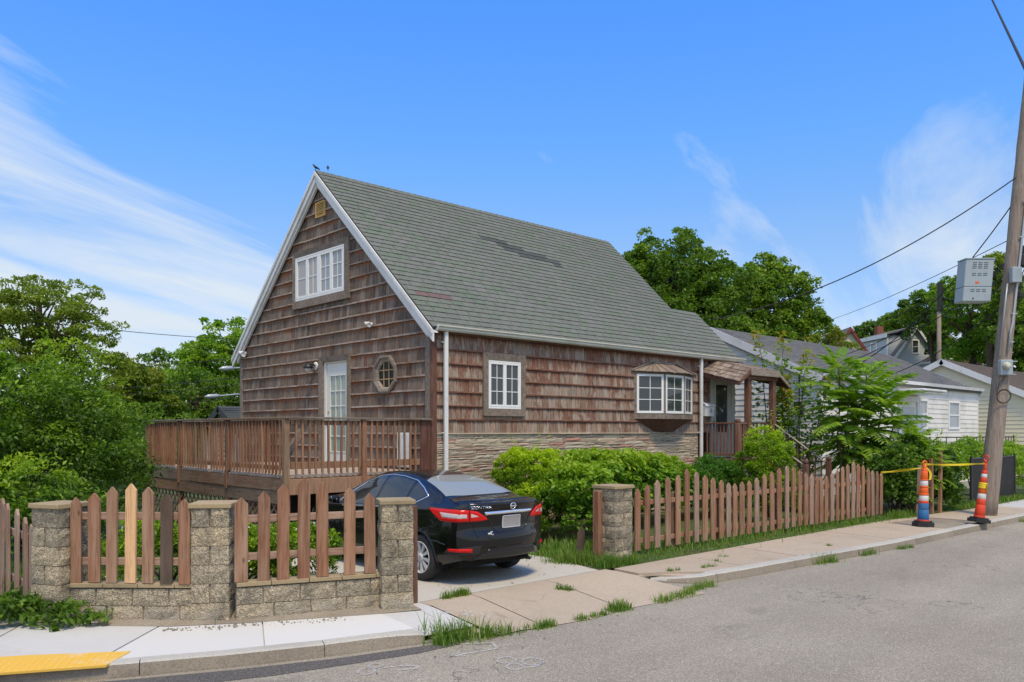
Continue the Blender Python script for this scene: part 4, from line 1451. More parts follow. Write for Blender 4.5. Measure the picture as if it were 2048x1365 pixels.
    hi = [(x * 0.94 + cx_ * 0.06, y * 0.9, 2.398) for x, y in PL]
    g.add(lo + hi, [(0, 1, 5, 4), (1, 2, 6, 5), (2, 3, 7, 6), (0, 3, 2, 1), (4, 5, 6, 7)])
    g.obj('corbel', MT['trim_red'], bw)
    for k in range(3):
        A, B = Vector((*PL[k], 0)), Vector((*PL[k + 1], 0))
        f = Frame(A, B - A, (0, 0, 1))
        L = (B - A).length
        e0 = 0.13 if k == 0 else 0.035
        e1 = 0.13 if k == 2 else 0.035
        g = G()
        fbox(g, f, 0.0, e0, 2.52, 3.53, -0.05, 0.0, 0.004)
        fbox(g, f, L - e1, L, 2.52, 3.53, -0.05, 0.0, 0.004)
        g.obj('corner_post', MT['trim_grey'], bw)
        sash(f, bw, e0 + 0.002, L - e1 - 0.002, 2.535, 3.525, -0.015, MT['vinyl'], MT['pane_dark'], 2, 3, 0.062, 0.018)
    ev = [(6.16, 0.0, 3.585), (7.03, -0.50, 3.565), (7.95, -0.50, 3.565), (8.97, 0.0, 3.585)]
    tp_ = [(6.95, -0.005, 3.83), (7.12, -0.05, 3.83), (7.82, -0.05, 3.83), (8.05, -0.005, 3.83)]
    g = G()
    g.add(ev + tp_, [(0, 1, 5, 4), (1, 2, 6, 5), (2, 3, 7, 6), (3, 2, 1, 0), (4, 5, 6, 7)])
    rf = g.obj('roof', MT['sheath'], bw)
    for k, nsh in ((0, 5), (1, 8), (2, 6)):
        for i in range(nsh):
            a0, a1 = i / nsh + 0.008, (i + 1) / nsh - 0.008
            e0, e1 = Vector(ev[k]).lerp(Vector(ev[k + 1]), a0), Vector(ev[k]).lerp(Vector(ev[k + 1]), a1)
            t0, t1 = Vector(tp_[k]).lerp(Vector(tp_[k + 1]), a0), Vector(tp_[k]).lerp(Vector(tp_[k + 1]), a1)
            nrm = (e1 - e0).cross(t0 - e0).normalized()
            dj = (e0 - t0).normalized() * rr(-0.02, 0.035)
            vs = [e0 + dj, e1 + dj, t1, t0]
            q = rr(0.012, 0.022)
            vs = vs + [vs[0] + nrm * q, vs[1] + nrm * q, vs[2] + nrm * 0.008, vs[3] + nrm * 0.008]
            me = mesh('shake', vs, [(4, 5, 6, 7), (0, 1, 5, 4), (1, 2, 6, 5), (2, 3, 7, 6), (3, 0, 4, 7)], MT['shake'])
            set_uv(me, [(0, 0), (1, 0), (1, 0.5), (0, 0.5)] * 2)
            put('shake', me, bw)
    g = G()
    for a, b in ((0, 0), (1, 1), (2, 2), (3, 3)):
        if a in (0, 3):
            g.obox((Vector(ev[a]) + Vector(tp_[b])) / 2 + Vector((0, -0.03, 0.02)), (Vector(tp_[b]) - Vector(ev[a])) / 2, (0, 0.035, 0), (0, 0, 0.012), 0.004)
    g.obox(Vector((7.47, -0.03, 3.845)), (0.42, 0, 0), (0, 0.045, 0), (0, 0, 0.012), 0.004)
    g.obj('ridge_board', MT['porch_beam'], bw)
    # ---- front door in the porch
    d = bpy.data.objects.new('front_door', None)
    link(d, H, (10.2, 0, 1.35))
    g = G()
    for a in ((9.66, 9.76, 1.33, 3.66), (10.74, 10.86, 1.33, 3.66), (9.76, 10.74, 3.56, 3.66)):
        fbox(g, FRONT, *a, -0.02, 0.05, 0.005)
    g.obj('trim_board', MT['door_grey'], d)
    g = G()
    for a in ((9.76, 10.74, 1.36, 2.05), (9.76, 10.74, 3.40, 3.56), (9.76, 9.93, 2.05, 3.40), (10.54, 10.74, 2.05, 3.40)):
        fbox(g, FRONT, *a, -0.03, 0.012, 0.003)
    g.obj('door_leaf', MT['door_grey'], d)
    g = G()
    fbox(g, FRONT, 9.93, 10.54, 2.05, 3.40, -0.02, -0.01)
    pn = g.obj('pane', MT['pane_dark'], d)
    g = G()
    for a in ((9.91, 10.56, 2.03, 2.06), (9.91, 10.56, 3.39, 3.42), (9.91, 9.94, 2.06, 3.39), (10.53, 10.56, 2.06, 3.39)):
        fbox(g, FRONT, *a, 0.0, 0.028, 0.006)
    g.obj('pane_frame', MT['door_grey'], d)
    g = G()
    g.lathe([(0.026, 0), (0.012, -0.01), (0.012, -0.04), (0.028, -0.05), (0.02, -0.075)], (9.82, -0.012, 2.35), 10, 'y')
    g.obj('handle', MT['brass'], d, True)
    return H


HOUSE = build_house()


def small_house_things():
    # mailbox by the front door
    t = thing('mailbox', 'white wall mailbox beside the front door behind the white downspout', 'mailbox', (9.42, -0.05, 2.5))
    g = G()
    g.prism([(9.20, -0.035, 2.50), (9.20, -0.16, 2.50), (9.20, -0.19, 2.78), (9.20, -0.15, 2.81), (9.20, -0.035, 2.86)], (0.42, 0, 0))
    g.obj('body', MT['white'], t)
    g = G()
    g.prism([(9.185, -0.205, 2.77), (9.185, -0.155, 2.822), (9.185, -0.03, 2.872), (9.185, -0.03, 2.884), (9.185, -0.158, 2.836), (9.185, -0.215, 2.775)], (0.45, 0, 0))
    g.obj('lid', MT['white'], t)
    g = G()
    g.lathe([(0.05, -0.172), (0.05, -0.19), (0.035, -0.198), (0.0, -0.20)], (9.45, 0, 2.66), 14, 'y')
    g.obj('emblem', MT['galv'], t, True)
    # lantern beside the deck door
    t = thing('wall_lantern', 'dome shaped wall lantern on white round plate beside the deck door', 'wall lamp', (-0.05, 4.45, 3.6))
    g = G()
    g.lathe([(0.10, -0.03), (0.10, -0.055), (0.085, -0.065), (0.0, -0.066)], (0, 4.42, 3.62), 18, 'x')
    g.obj('wall_plate', MT['white'], t, True)
    g = G()
    g.tube([(-0.06, 4.43, 3.63), (-0.13, 4.45, 3.68), (-0.19, 4.48, 3.66)], 0.02, 8)
    g.lathe([(0.02, 0.10), (0.05, 0.085), (0.105, 0.03), (0.125, -0.02), (0.12, -0.03), (0.10, -0.025)], (-0.20, 4.49, 3.60), 18)
    g.obj('shade', MT['black'], t, True)
    g = G()
    g.lathe([(0.08, 0.0), (0.082, -0.04), (0.06, -0.09), (0.0, -0.11)], (-0.20, 4.49, 3.58), 16)
    g.obj('globe', MT['bulb'], t, True)
    # flood lamps
    for y, z, lab in ((8.12, 4.17, 'white double flood lamp under the far end of the gable rake'), (2.07, 4.38, 'small white flood lamp on gable shingles above the octagon window')):
        t = thing('flood_lamp', lab, 'flood lamp', (-0.05, y, z), 'flood lamps on the gable')
        k = 1.0 if y > 5 else 0.7
        g = G()
        g.lathe([(0.06 * k, -0.03), (0.06 * k, -0.06), (0.02, -0.075)], (0, y, z), 12, 'x')
        g.obj('mount', MT['white'], t, True)
        for s in ((-1, 1) if y > 5 else (-1, 1)):
            c = Vector((-0.12, y + s * 0.08 * k, z + 0.02 * s))
            ax = Vector((-0.75, s * 0.55, -0.25)).normalized()
            q = ax.to_track_quat('Z', 'Y').to_matrix()
            vs, fs = G().lathe([(0.02, -0.09 * k), (0.045 * k, -0.06 * k), (0.06 * k, 0.03), (0.075 * k, 0.06 * k), (0.06 * k, 0.05 * k)], (0, 0, 0), 12).__dict__.values()
            put('lamp_head', mesh('lamp_head', [tuple(q @ Vector(v) + c) for v in vs], fs, MT['white'], True), t)
    # white panel leaning on the wall at the back of the deck
    g = G()
    g.box((-0.10, 0.60, 1.36), (-0.065, 1.05, 2.06), 0.008)
    g.box((-0.106, 0.63, 1.39), (-0.10, 1.02, 2.03), 0.002)
    tag(g.obj('leaning_panel', MT['white']), 'white panel leaning on the gable wall behind the deck railing', 'panel')
    # birds on the apex
    for i, (p, h, lab) in enumerate((((-0.12, 4.28, 8.20), 150, 'dark bird perched lower at the very peak of the gable'), ((0.18, 4.25, 8.25), 60, 'dark bird standing upright on the ridge just behind the peak'))):
        g = G()
        c = Vector(p)
        f = Vector((math.cos(R(h)), math.sin(R(h)), 0))
        B = lambda a, z: c + f * a * 0.62 + Vector((0, 0, z * 0.62))
        g.tube([B(-0.16, 0.0), B(-0.09, 0.05), B(0, 0.085), B(0.05, 0.13), B(0.07, 0.165), B(0.095, 0.18), B(0.135, 0.172)], [0.005, 0.018, 0.030, 0.025, 0.017, 0.015, 0.002], 10)
        t = thing('bird', lab, 'bird', p)
        g.obj('body', MT['black'], t, True)
        for s in (-1, 1):
            g = G()
            sd = Vector((-f.y, f.x, 0)) * s * 0.02
            g.tube([c + sd * 0.6 + Vector((0, 0, 0.04)), c + sd * 0.6 + f * 0.01, c + sd * 0.6 + f * 0.03 + Vector((0, 0, -0.01))], 0.004, 5)
            g.obj('leg', MT['black'], t)
            g = G()
            sd = Vector((-f.y, f.x, 0)) * s * 0.042
            g.tube([c + (sd + f * 0.04 + Vector((0, 0, 0.115))) * 0.62, c + (sd + Vector((0, 0, 0.085))) * 0.62, c + (sd * 0.7 - f * 0.12 + Vector((0, 0, 0.03))) * 0.62], [0.008, 0.013, 0.003], 6)
            g.obj('wing', MT['black'], t, True)


small_house_things()

# ---------------------------------------------------------------- deck


def wbox(name, lo, hi, m, parent, b=0.005, tilt=0.0):
    """a board as an object with its origin at its foot, so it can lean a little"""
    c = ((lo[0] + hi[0]) / 2, (lo[1] + hi[1]) / 2, lo[2])
    vs, fs = cbox([a - k for a, k in zip(lo, c)], [a - k for a, k in zip(hi, c)], b)
    return put(name, mesh(name, vs, fs, MT[m]), parent, c, (rr(-tilt, tilt), rr(-tilt, tilt), rr(-tilt * 3, tilt * 3)))


def build_deck():
    D = thing('timber_deck', 'raised reddish timber deck with baluster railing and lattice skirt on gable side', 'deck', (-1.5, 3.3, 0))
    X0, Y1, FZ = -3.10, 6.65, 1.28
    # boards run along X
    y = 0.03
    while y < Y1 - 0.02:
        w = min(0.137, Y1 - y)
        wbox('deck_board', (X0 - 0.03, y, FZ), (-0.06, y + w, FZ + 0.028), 'deck_top', D, 0.004)
        y += 0.143
    # rim joists / fascia
    for a, b in ((0.02, 2.35), (2.355, 4.68), (4.685, Y1)):
        wbox('fascia_board', (X0 - 0.045, a, 1.06), (X0 - 0.005, b, 1.272), 'deck_h', D, 0.006, 0.002)
        wbox('fascia_board', (X0 - 0.035, a, 0.83), (X0 + 0.005, b, 1.055), 'deck_h', D, 0.006, 0.003)
    wbox('fascia_board', (X0 - 0.04, -0.045, 1.0), (-1.45, -0.005, 1.272), 'deck', D, 0.006)
    wbox('fascia_board', (-1.445, -0.043, 1.0), (-0.06, -0.005, 1.272), 'deck', D, 0.006)
    wbox('fascia_board', (X0, Y1, 1.0), (-0.06, Y1 + 0.04, 1.272), 'deck', D, 0.006)
    for yy in np.arange(0.5, Y1, 0.55):
        wbox('joist', (X0 + 0.01, yy, 1.08), (-0.06, yy + 0.04, 1.275), 'deck', D, 0)
    # rail posts
    for x, yy, m, w in ((X0 - 0.01, 0.0, 'post_new', 0.10), (X0, 2.34, 'deck', 0.085), (X0, 4.70, 'deck', 0.085), (X0, Y1 - 0.05, 'post_new', 0.075), (-1.57, -0.01, 'deck', 0.095), (-1.5, Y1, 'deck', 0.085), (-0.12, Y1, 'deck', 0.085)):
        wbox('rail_post', (x - w / 2 - 0.02, yy - w / 2 - 0.02, 1.0), (x + w / 2 - 0.02, yy + w / 2 - 0.02, 2.30), m, D, 0.008, 0.004)
    wbox('rail_post', (-0.30, -0.05, 1.0), (-0.07, -0.01, 2.33), 'trim_red', D, 0.006)
    # legs under the floor
    for x, yy in ((X0 + 0.02, 0.06), (X0 + 0.02, 2.34), (X0 + 0.02, 4.7), (X0 + 0.02, Y1 - 0.08), (-0.2, 0.1)):
        wbox('leg', (x - 0.05, yy - 0.05, 0.0), (x + 0.05, yy + 0.05, 1.27), 'deck', D, 0.006)
    # balusters: outer face, bottoms cut on a slant
    def bal(x, yy, ax):
        s = 0.0175
        bot, top = 1.335 + rr(-0.006, 0.006), 2.285
        m = 'deck'
        if random.random() < 0.06:
            m = 'post_new'
        g = G()
        sx, sy = (0.0, -0.03) if ax == 'x' else (-0.03, 0.0)
        vs, fs = cbox((-s, -s, 0), (s, s, top - bot), 0.003)
        vs = [(a, b, c + (abs(0.03) * ((b + s) / (2 * s)) if c < 0.01 and ax == 'x' else (0.03 * ((a + s) / (2 * s)) if c < 0.01 else 0))) for a, b, c in vs]
        put('baluster', mesh('baluster', vs, fs, MT[m]), D, (x + sx, yy + sy, bot), (rr(-.012, .012), rr(-.012, .012), rr(-.05, .05)))
    skipped = 0
    yy = 0.16
    while yy < Y1 - 0.1:
        if all(abs(yy - q) > 0.075 for q in (2.34, 4.70)) and not (3.05 < yy < 3.13):
            bal(X0 - 0.02, yy, 'y')
        yy += 0.128
    xx = X0 + 0.145
    while xx < -0.32:
        if abs(xx + 1.57) > 0.08:
            bal(xx, -0.02, 'x')
        xx += 0.126
    for yb in (Y1,):
        xx = X0 + 0.15
        while xx < -0.1:
            bal(xx, yb + 0.02, 'x')
            xx += 0.16
    # rails behind the balusters, flat cap on top
    for a, b in ((0.06, 2.3), (2.38, 4.66), (4.74, Y1 - 0.1)):
        wbox('rail', (X0 - 0.028, a, 2.20), (X0 + 0.012, b, 2.285), 'deck', D, 0.005)
        wbox('rail', (X0 - 0.028, a, 1.42), (X0 + 0.012, b, 1.50), 'deck', D, 0.005)
    for a, b in ((X0 + 0.06, -1.63), (-1.51, -0.31)):
        wbox('rail', (a, -0.028, 2.20), (b, 0.012, 2.285), 'deck', D, 0.005)
        wbox('rail', (a, -0.028, 1.44), (b, 0.012, 1.56), 'deck', D, 0.005)
    wbox('rail', (X0, Y1 - 0.02, 2.20), (-0.1, Y1 + 0.02, 2.285), 'deck', D, 0.005)
    wbox('rail_cap', (X0 - 0.09, -0.02, 2.302), (X0 + 0.05, 2.9, 2.338), 'post_new', D, 0.006, 0.001)
    wbox('rail_cap', (X0 - 0.09, 2.905, 2.302), (X0 + 0.05, Y1 + 0.06, 2.338), 'rail_cap', D, 0.006, 0.001)
    wbox('rail_cap', (X0 - 0.085, -0.11, 2.303), (-0.06, -0.025, 2.339), 'rail_cap', D, 0.006, 0.001)
    wbox('rail_cap', (X0 + 0.052, -0.023, 2.303), (-0.06, 0.03, 2.339), 'rail_cap', D, 0.006, 0.001)
    wbox('rail_cap', (X0 + 0.052, Y1 - 0.06, 2.302), (-0.06, Y1 + 0.06, 2.338), 'rail_cap', D, 0.006)
    # diagonal strut seen inside the front railing near the corner: stair rail leaning on the post
    g = G()
    g.obox((-2.86, 0.30, 1.78), (0.20, 0.0, 0.33), (0, 0.02, 0), (0.045, 0, -0.027), 0.004)
    g.obj('brace', MT['trim_grey'], D)
    # lattice skirt on the side away from the house
    def lat(axis, a, b, c, z0, z1):
        for lay, sg in ((0, 1), (1, -1)):
            s = a - (z1 - z0)
            while s < b + (z1 - z0):
                p0, p1 = (s, z0), (s + (z1 - z0), z1)
                if sg < 0:
                    p0, p1 = (s + (z1 - z0), z0), (s, z1)
                # clip to the panel
                pts = []
                for (q, z), (q2, z2) in ((p0, p1), (p1, p0)):
                    if q < a:
                        t = (a - q) / (q2 - q)
                        q, z = a, lerp(z, z2, t)
                    if q > b:
                        t = (b - q) / (q2 - q)
                        q, z = b, lerp(z, z2, t)
                    pts.append((q, z))
                if a - 1e-6 <= pts[0][0] <= b + 1e-6 and abs(pts[0][1] - pts[1][1]) > 0.06 and z0 - 1e-6 <= pts[0][1] <= z1 + 1e-6 and z0 - 1e-6 <= pts[1][1] <= z1 + 1e-6:
                    (q0, zz0), (q1, zz1) = pts
                    cc = c - 0.012 * lay
                    A = Vector((cc, q0, zz0)) if axis == 'y' else Vector((q0, cc, zz0))
                    B = Vector((cc, q1, zz1)) if axis == 'y' else Vector((q1, cc, zz1))
                    dr = (B - A).normalized()
                    nn = Vector((1, 0, 0)) if axis == 'y' else Vector((0, 1, 0))
                    sd = dr.cross(nn)
                    g = G()
                    g.obox((A + B) / 2, (B - A) / 2, nn * 0.005, sd * 0.019)
                    g.obj('lattice_slat', MT['lattice'], D)
                s += 0.205
    for a, b in ((0.12, 2.28), (2.40, 4.64), (4.76, Y1 - 0.14)):
        lat('y', a, b, X0 + 0.0, 0.05, 0.83)
    for a, b in ((0.12, 2.28), (2.40, 4.64), (4.76, Y1 - 0.14)):
        wbox('lattice_frame', (X0 - 0.03, a - 0.005, 0.04), (X0 + 0.012, b, 0.10), 'lattice', D, 0.004)
    # retaining wall at the back of the car space
    return D


build_deck()


def build_porch():
    P = thing('entry_porch', 'small brown entry porch with shake roof, posts and stairs by the front door', 'porch', (10, -0.8, 0))
    xl, xr, yo, fz = 9.34, 11.10, -1.10, 1.34
    # landing
    y = -0.06
    while y > yo - 0.02:
        wbox('floor_board', (xl - 0.02, y - 0.135, fz - 0.03), (xr + 0.06, y, fz), 'porch', P, 0.004)
        y -= 0.142
    wbox('rim_board', (xl - 0.04, yo - 0.02, fz - 0.27), (xl - 0.005, -0.05, fz - 0.035), 'porch', P, 0.005)
    wbox('rim_board', (xl, yo - 0.03, fz - 0.27), (xr, yo - 0.0, fz - 0.035), 'porch', P, 0.005)
    wbox('skirt_board', (xl - 0.025, yo, 0.55), (xl + 0.0, -0.06, fz - 0.275), 'porch', P, 0.004)
    for x, yy in ((xl + 0.05, yo + 0.06), (xr - 0.05, yo + 0.06)):
        wbox('leg', (x - 0.06, yy - 0.06, 0), (x + 0.06, yy + 0.06, fz - 0.035), 'porch', P, 0.005)
    # roof posts
    for x in (9.81, xr):
        wbox('roof_post', (x - 0.075, yo - 0.075, fz), (x + 0.075, yo + 0.075, 3.62), 'porch', P, 0.010, 0.004)
    # newel posts
    for x, yy, zt in ((xl, yo + 0.02, 2.42), (9.84, -2.72, 1.36), (xr, -2.72, 1.40)):
        g = G()
        zb = fz if yy > -2 else 0.0
        g.box((x - 0.06, yy - 0.06, zb), (x + 0.06, yy + 0.06, zt - 0.12), 0.008)
        g.box((x - 0.045, yy - 0.045, zt - 0.12), (x + 0.045, yy + 0.045, zt - 0.09))
        g.box((x - 0.06, yy - 0.06, zt - 0.09), (x + 0.06, yy + 0.06, zt), 0.02)
        g.obj('newel_post', MT['porch'], P)
    # left railing along Y
    wbox('handrail', (xl - 0.05, yo + 0.08, 2.28), (xl + 0.03, -0.06, 2.325), 'porch', P, 0.008)
    wbox('bottom_rail', (xl - 0.03, yo + 0.08, 1.43), (xl + 0.01, -0.06, 1.50), 'porch', P, 0.005)
    yy = -0.14
    while yy > yo + 0.12:
        wbox('baluster', (xl - 0.028, yy - 0.018, 1.50), (xl + 0.008, yy + 0.018, 2.285), 'porch', P, 0.003, 0.004)
        yy -= 0.105
    wbox('handrail', (xr - 0.04, yo + 0.08, 2.28), (xr + 0.04, -0.06, 2.325), 'porch', P, 0.008)
    wbox('handrail', (xl + 0.06, yo - 0.03, 2.27), (9.73, yo + 0.04, 2.315), 'porch', P, 0.006)
    for xx in (9.46, 9.57, 9.68):
        wbox('baluster', (xx - 0.017, yo - 0.015, 1.36), (xx + 0.017, yo + 0.02, 2.275), 'porch', P, 0.003, 0.004)
    yy = -0.14
    while yy > yo + 0.1:
        wbox('baluster', (xr - 0.018, yy - 0.018, 1.42), (xr + 0.018, yy + 0.018, 2.285), 'porch', P, 0.003, 0.004)
        yy -= 0.12
    # stairs to the street side
    n = 7
    for i in range(n):
        z = fz - (i + 1) * fz / n
        yb = yo - 0.04 - i * 0.235
        wbox('stair_tread', (9.86, yb - 0.26, z - 0.03), (xr - 0.01, yb, z), 'porch', P, 0.006)
        wbox('riser', (9.87, yb - 0.018, z), (xr - 0.02, yb, z + fz / n - 0.032), 'porch', P, 0)
    for x in (9.84, xr + 0.02):
        g = G()
        g.prism([(x - 0.02, yo - 0.03, fz - 0.05), (x - 0.02, yo - 0.03, fz - 0.32), (x - 0.02, yo - 1.6, 0.0), (x - 0.02, yo - 1.70, 0.10)], (0.04, 0, 0))
        g.obj('stringer', MT['porch'], P)
        top = Vector((x, yo - 0.05, 2.29)) if x > 10 else Vector((x, yo - 0.05, 2.25))
        end = Vector((x, -2.68, 1.22))
        g = G()
        g.obox((top + end) / 2, (end - top) / 2, (0.045, 0, 0), Vector((0, 0.02, 0.03)).normalized() * 0.02, 0.006)
        g.obj('handrail', MT['porch_beam'], P)
        g = G()
        dn = Vector((0, 0, -0.72))
        g.obox((top + end) / 2 + dn, (end - top) / 2, (0.02, 0, 0), Vector((0, 0.02, 0.03)).normalized() * 0.03, 0.004)
        g.obj('bottom_rail', MT['porch'], P)
        for k in range(1, 9):
            p = top.lerp(end, k / 9)
            wbox('baluster', (x - 0.017, p.y - 0.017, p.z - 0.70), (x + 0.017, p.y + 0.017, p.z - 0.01), 'porch', P, 0.003, 0.003)
    # roof: flat-topped with two short shake slopes, falling outwards
    dz = -0.30
    def rp(x, z, t):
        return Vector((x, lerp(-0.06, -1.24, t), z + dz * t))
    for k, (xa, za, xb, zb) in enumerate(((9.14, 3.70, 9.73, 4.05), (11.78, 3.70, 11.16, 4.05))):
        a0, a1, b0, b1 = rp(xa, za, 0), rp(xa, za, 1), rp(xb, zb, 0), rp(xb, zb, 1)
        nrm = (a1 - a0).cross(b0 - a0).normalized()
        if nrm.z < 0:
            nrm = -nrm
        g = G()
        g.add([a0, a1, b1, b0, a0 - nrm * 0.03, a1 - nrm * 0.03, b1 - nrm * 0.03, b0 - nrm * 0.03], [(0, 1, 2, 3), (7, 6, 5, 4), (0, 1, 5, 4), (1, 2, 6, 5), (2, 3, 7, 6), (3, 0, 4, 7)])
        g.obj('roof_deck', MT['trim_red'], P)
        rows = 4
        for j in range(rows):
            x = 0.0
            while x < 1.0:
                w = rr(0.06, 0.11)
                xe = min(1.0, x + w)
                if xe - x < 0.02:
                    break
                f0, f1 = j / rows - 0.03, (j + 1) / rows + 0.04
                q = [(a0.lerp(a1, u)).lerp(b0.lerp(b1, u), f) for u, f in ((x + 0.003, f0 + rr(-.02, .02)), (xe - 0.003, f0 + rr(-.02, .02)), (xe - 0.003, min(f1, 1.0)), (x + 0.003, min(f1, 1.0)))]
                t = rr(0.018, 0.03)
                vs = q + [q[0] + nrm * t, q[1] + nrm * t, q[2] + nrm * 0.006, q[3] + nrm * 0.006]
                me = mesh('shake', vs, [(4, 5, 6, 7), (0, 1, 5, 4), (1, 2, 6, 5), (2, 3, 7, 6), (3, 0, 4, 7)], MT['shake'])
                set_uv(me, [(0, 0), (1, 0), (1, 0.6), (0, 0.6)] * 2)
                put('shake', me, P)
                x = xe
        # verge board on the outer end
        g = G()
        g.add([a1 + Vector((0, -0.02, -0.09)), b1 + Vector((0, -0.02, -0.10)), b1 + Vector((0, -0.02, 0.0)), a1 + Vector((0, -0.02, 0.0)), a1 + Vector((0, 0.02, -0.09)), b1 + Vector((0, 0.02, -0.10)), b1 + Vector((0, 0.02, 0.0)), a1 + Vector((0, 0.02, 0.0))],
              [(0, 1, 2, 3), (7, 6, 5, 4), (0, 1, 5, 4), (2, 3, 7, 6), (1, 2, 6, 5), (0, 3, 7, 4)])
        g.obj('verge_board', MT['porch_beam'] if k else MT['trim_red'], P)
        g = G()
        g.obox((a0 + a1) / 2 + Vector((0.02 if k == 0 else -0.02, 0, -0.06)), (a1 - a0) / 2, (0.015, 0, 0), (0, 0, 0.05), 0.004)
        g.obj('eave_board', MT['trim_red'], P)
    a0, a1, b0, b1 = rp(9.72, 4.055, 0), rp(9.72, 4.055, 1), rp(11.17, 4.055, 0), rp(11.17, 4.055, 1)
    g = G()
    g.prism([a0, a1, b1, b0], (0, 0, -0.04))
    g.obj('roof_deck', MT['trim_red'], P)
    for i in range(12):
        for j in range(2):
            p = a0.lerp(b0, (i + 0.02) / 12)
            q = a0.lerp(b0, (i + 0.97) / 12)
            t0, t1 = j * 0.5, j * 0.5 + 0.52
            A = lerp(p, p + (a1 - a0), t0), lerp(q, q + (a1 - a0), t0), lerp(q, q + (a1 - a0), t1), lerp(p, p + (a1 - a0), t1)
            h = [0.004, 0.004, rr(0.02, 0.03), rr(0.02, 0.03)]
            vs = list(A) + [v + Vector((0, 0, hh)) for v, hh in zip(A, h)]
            me = mesh('shake', vs, [(4, 5, 6, 7), (0, 1, 5, 4), (1, 2, 6, 5), (2, 3, 7, 6), (3, 0, 4, 7)], MT['shake'])
            set_uv(me, [(0, 0.4)] * 8)
            put('shake', me, P)
    g = G()
    g.obox((a1 + b1) / 2 + Vector((0, -0.015, -0.09)), ((b1 - a1).x / 2 + 0.02, 0, 0), (0, 0.022, 0), (0, 0, 0.085), 0.006)
    g.obj('front_beam', MT['porch_beam'], P)
    g = G()
    g.obox((a1 + b1) / 2 + Vector((0, 0.14, -0.20)), ((b1 - a1).x / 2 + 0.10, 0, 0), (0, 0.07, 0), (0, 0, 0.07), 0.006)
    g.obj('front_beam', MT['porch'], P)
    return P


build_porch()

# ---------------------------------------------------------------- block pillars, low walls and picket fences


def rough_block(lx, ly, lz, amp=0.014, faces='all'):
    """split-faced block: box with chipped, uneven faces"""
    n = (4, 3, 3)
    vs, fs, idx = [], [], {}

    def vert(i, j, k):
        key = (i, j, k)
        if key not in idx:
            p = [(-0.5 + i / n[0]) * lx, (-0.5 + j / n[1]) * ly, k / n[2] * lz]
            e = [i in (0, n[0]), j in (0, n[1]), k in (0, n[2])]
            a = amp if sum(e) == 1 else amp * 0.55
            if e[0]:
                p[0] += rr(-a, a * 0.6) * (1 if i else -1) - (0.006 if sum(e) > 1 else -0.006) * (1 if i else -1)
            if e[1]:
                p[1] += rr(-a, a * 0.6) * (1 if j else -1) - (0.006 if sum(e) > 1 else -0.006) * (1 if j else -1)
            idx[key] = len(vs)
            vs.append(tuple(p))
        return idx[key]
    for i in range(n[0]):
        for j in range(n[1]):
            for k, fl in ((0, True), (n[2], False)):
                q = (vert(i, j, k), vert(i + 1, j, k), vert(i + 1, j + 1, k), vert(i, j + 1, k))
                fs.append(q[::-1] if fl else q)
    for i in range(n[0]):
        for k in range(n[2]):
            for j, fl in ((0, False), (n[1], True)):
                q = (vert(i, j, k), vert(i + 1, j, k), vert(i + 1, j, k + 1), vert(i, j, k + 1))
                fs.append(q[::-1] if fl else q)
    for j in range(n[1]):
        for k in range(n[2]):
            for i, fl in ((0, True), (n[0], False)):
                q = (vert(i, j, k), vert(i, j + 1, k), vert(i, j + 1, k + 1), vert(i, j, k + 1))
                fs.append(q[::-1] if fl else q)
    return vs, fs


BLK = [mesh('block', *rough_block(0.39, 0.19, 0.19), MT['block']) for _ in range(7)]


def pillar(c, ang, label, courses=6, size=0.40, ch=0.205, z0=0.0, capm='cap'):
    """square pillar: two blocks per course, laid crosswise in turn, and a capstone"""
    t = thing('block_pillar', label, 'pillar', (c[0], c[1], z0), 'split block pillars along the pavement')
    a = R(ang)
    s = size / 0.40
    g = G()
    h = size / 2 - 0.032
    ca, sa = math.cos(a), math.sin(a)
    g.obox((c[0], c[1], z0 + courses * ch / 2), Vector((ca, sa, 0)) * h, Vector((-sa, ca, 0)) * h, (0, 0, courses * ch / 2 - 0.004))
    g.obj('mortar_core', MT['mortar'], t)
    for k in range(courses):
        for sd in (-1, 1):
            d = sd * 0.100 * s
            r_ = a + (math.pi / 2 if k % 2 else 0)
            off_ = Vector((-math.sin(r_), math.cos(r_))) * d
            put('block', random.choice(BLK), t, (c[0] + off_.x, c[1] + off_.y, z0 + k * ch + 0.006), (0, 0, r_ + (math.pi if random.random() < .5 else 0)), (s * 1.02, s * 1.02, (ch - 0.007) / 0.19))
    g = G()
    h = size / 2 + 0.018
    z = z0 + courses * ch
    g.obox((c[0], c[1], z + 0.028), Vector((ca, sa, 0)) * h, Vector((-sa, ca, 0)) * h, (0, 0, 0.027), 0.008)
    g.obj('cap_stone', MT[capm], t)
    return t


def picket_mesh(w, h, th, point=0.055, name='picket'):
    s = w / 2
    x1 = s * 0.16
    poly = [(-s, 0), (s, 0), (s, h - point), (x1, h - 0.008), (0, h), (-x1, h - 0.008), (-s, h - point)]
    g = G()
    e = 0.004
    n = len(poly)
    ins = [(x * (1 - e / s), z if z > 0 else z) for x, z in poly]
    vs = [(x, -th / 2 + e, z) for x, z in poly] + [(x, th / 2 - e, z) for x, z in poly] + [(x * (1 - e / s), -th / 2, min(z, h - 0.005)) for x, z in poly] + [(x * (1 - e / s), th / 2, min(z, h - 0.005)) for x, z in poly]
    fs = [tuple(range(2 * n, 3 * n)), tuple(range(3 * n, 4 * n))[::-1]]
    for i in range(n):
        j = (i + 1) % n
        fs += [(i, j, n + j, n + i), (i, 2 * n + i, 2 * n + j, j), (n + i, n + j, 3 * n + j, 3 * n + i)]
    return vs, fs


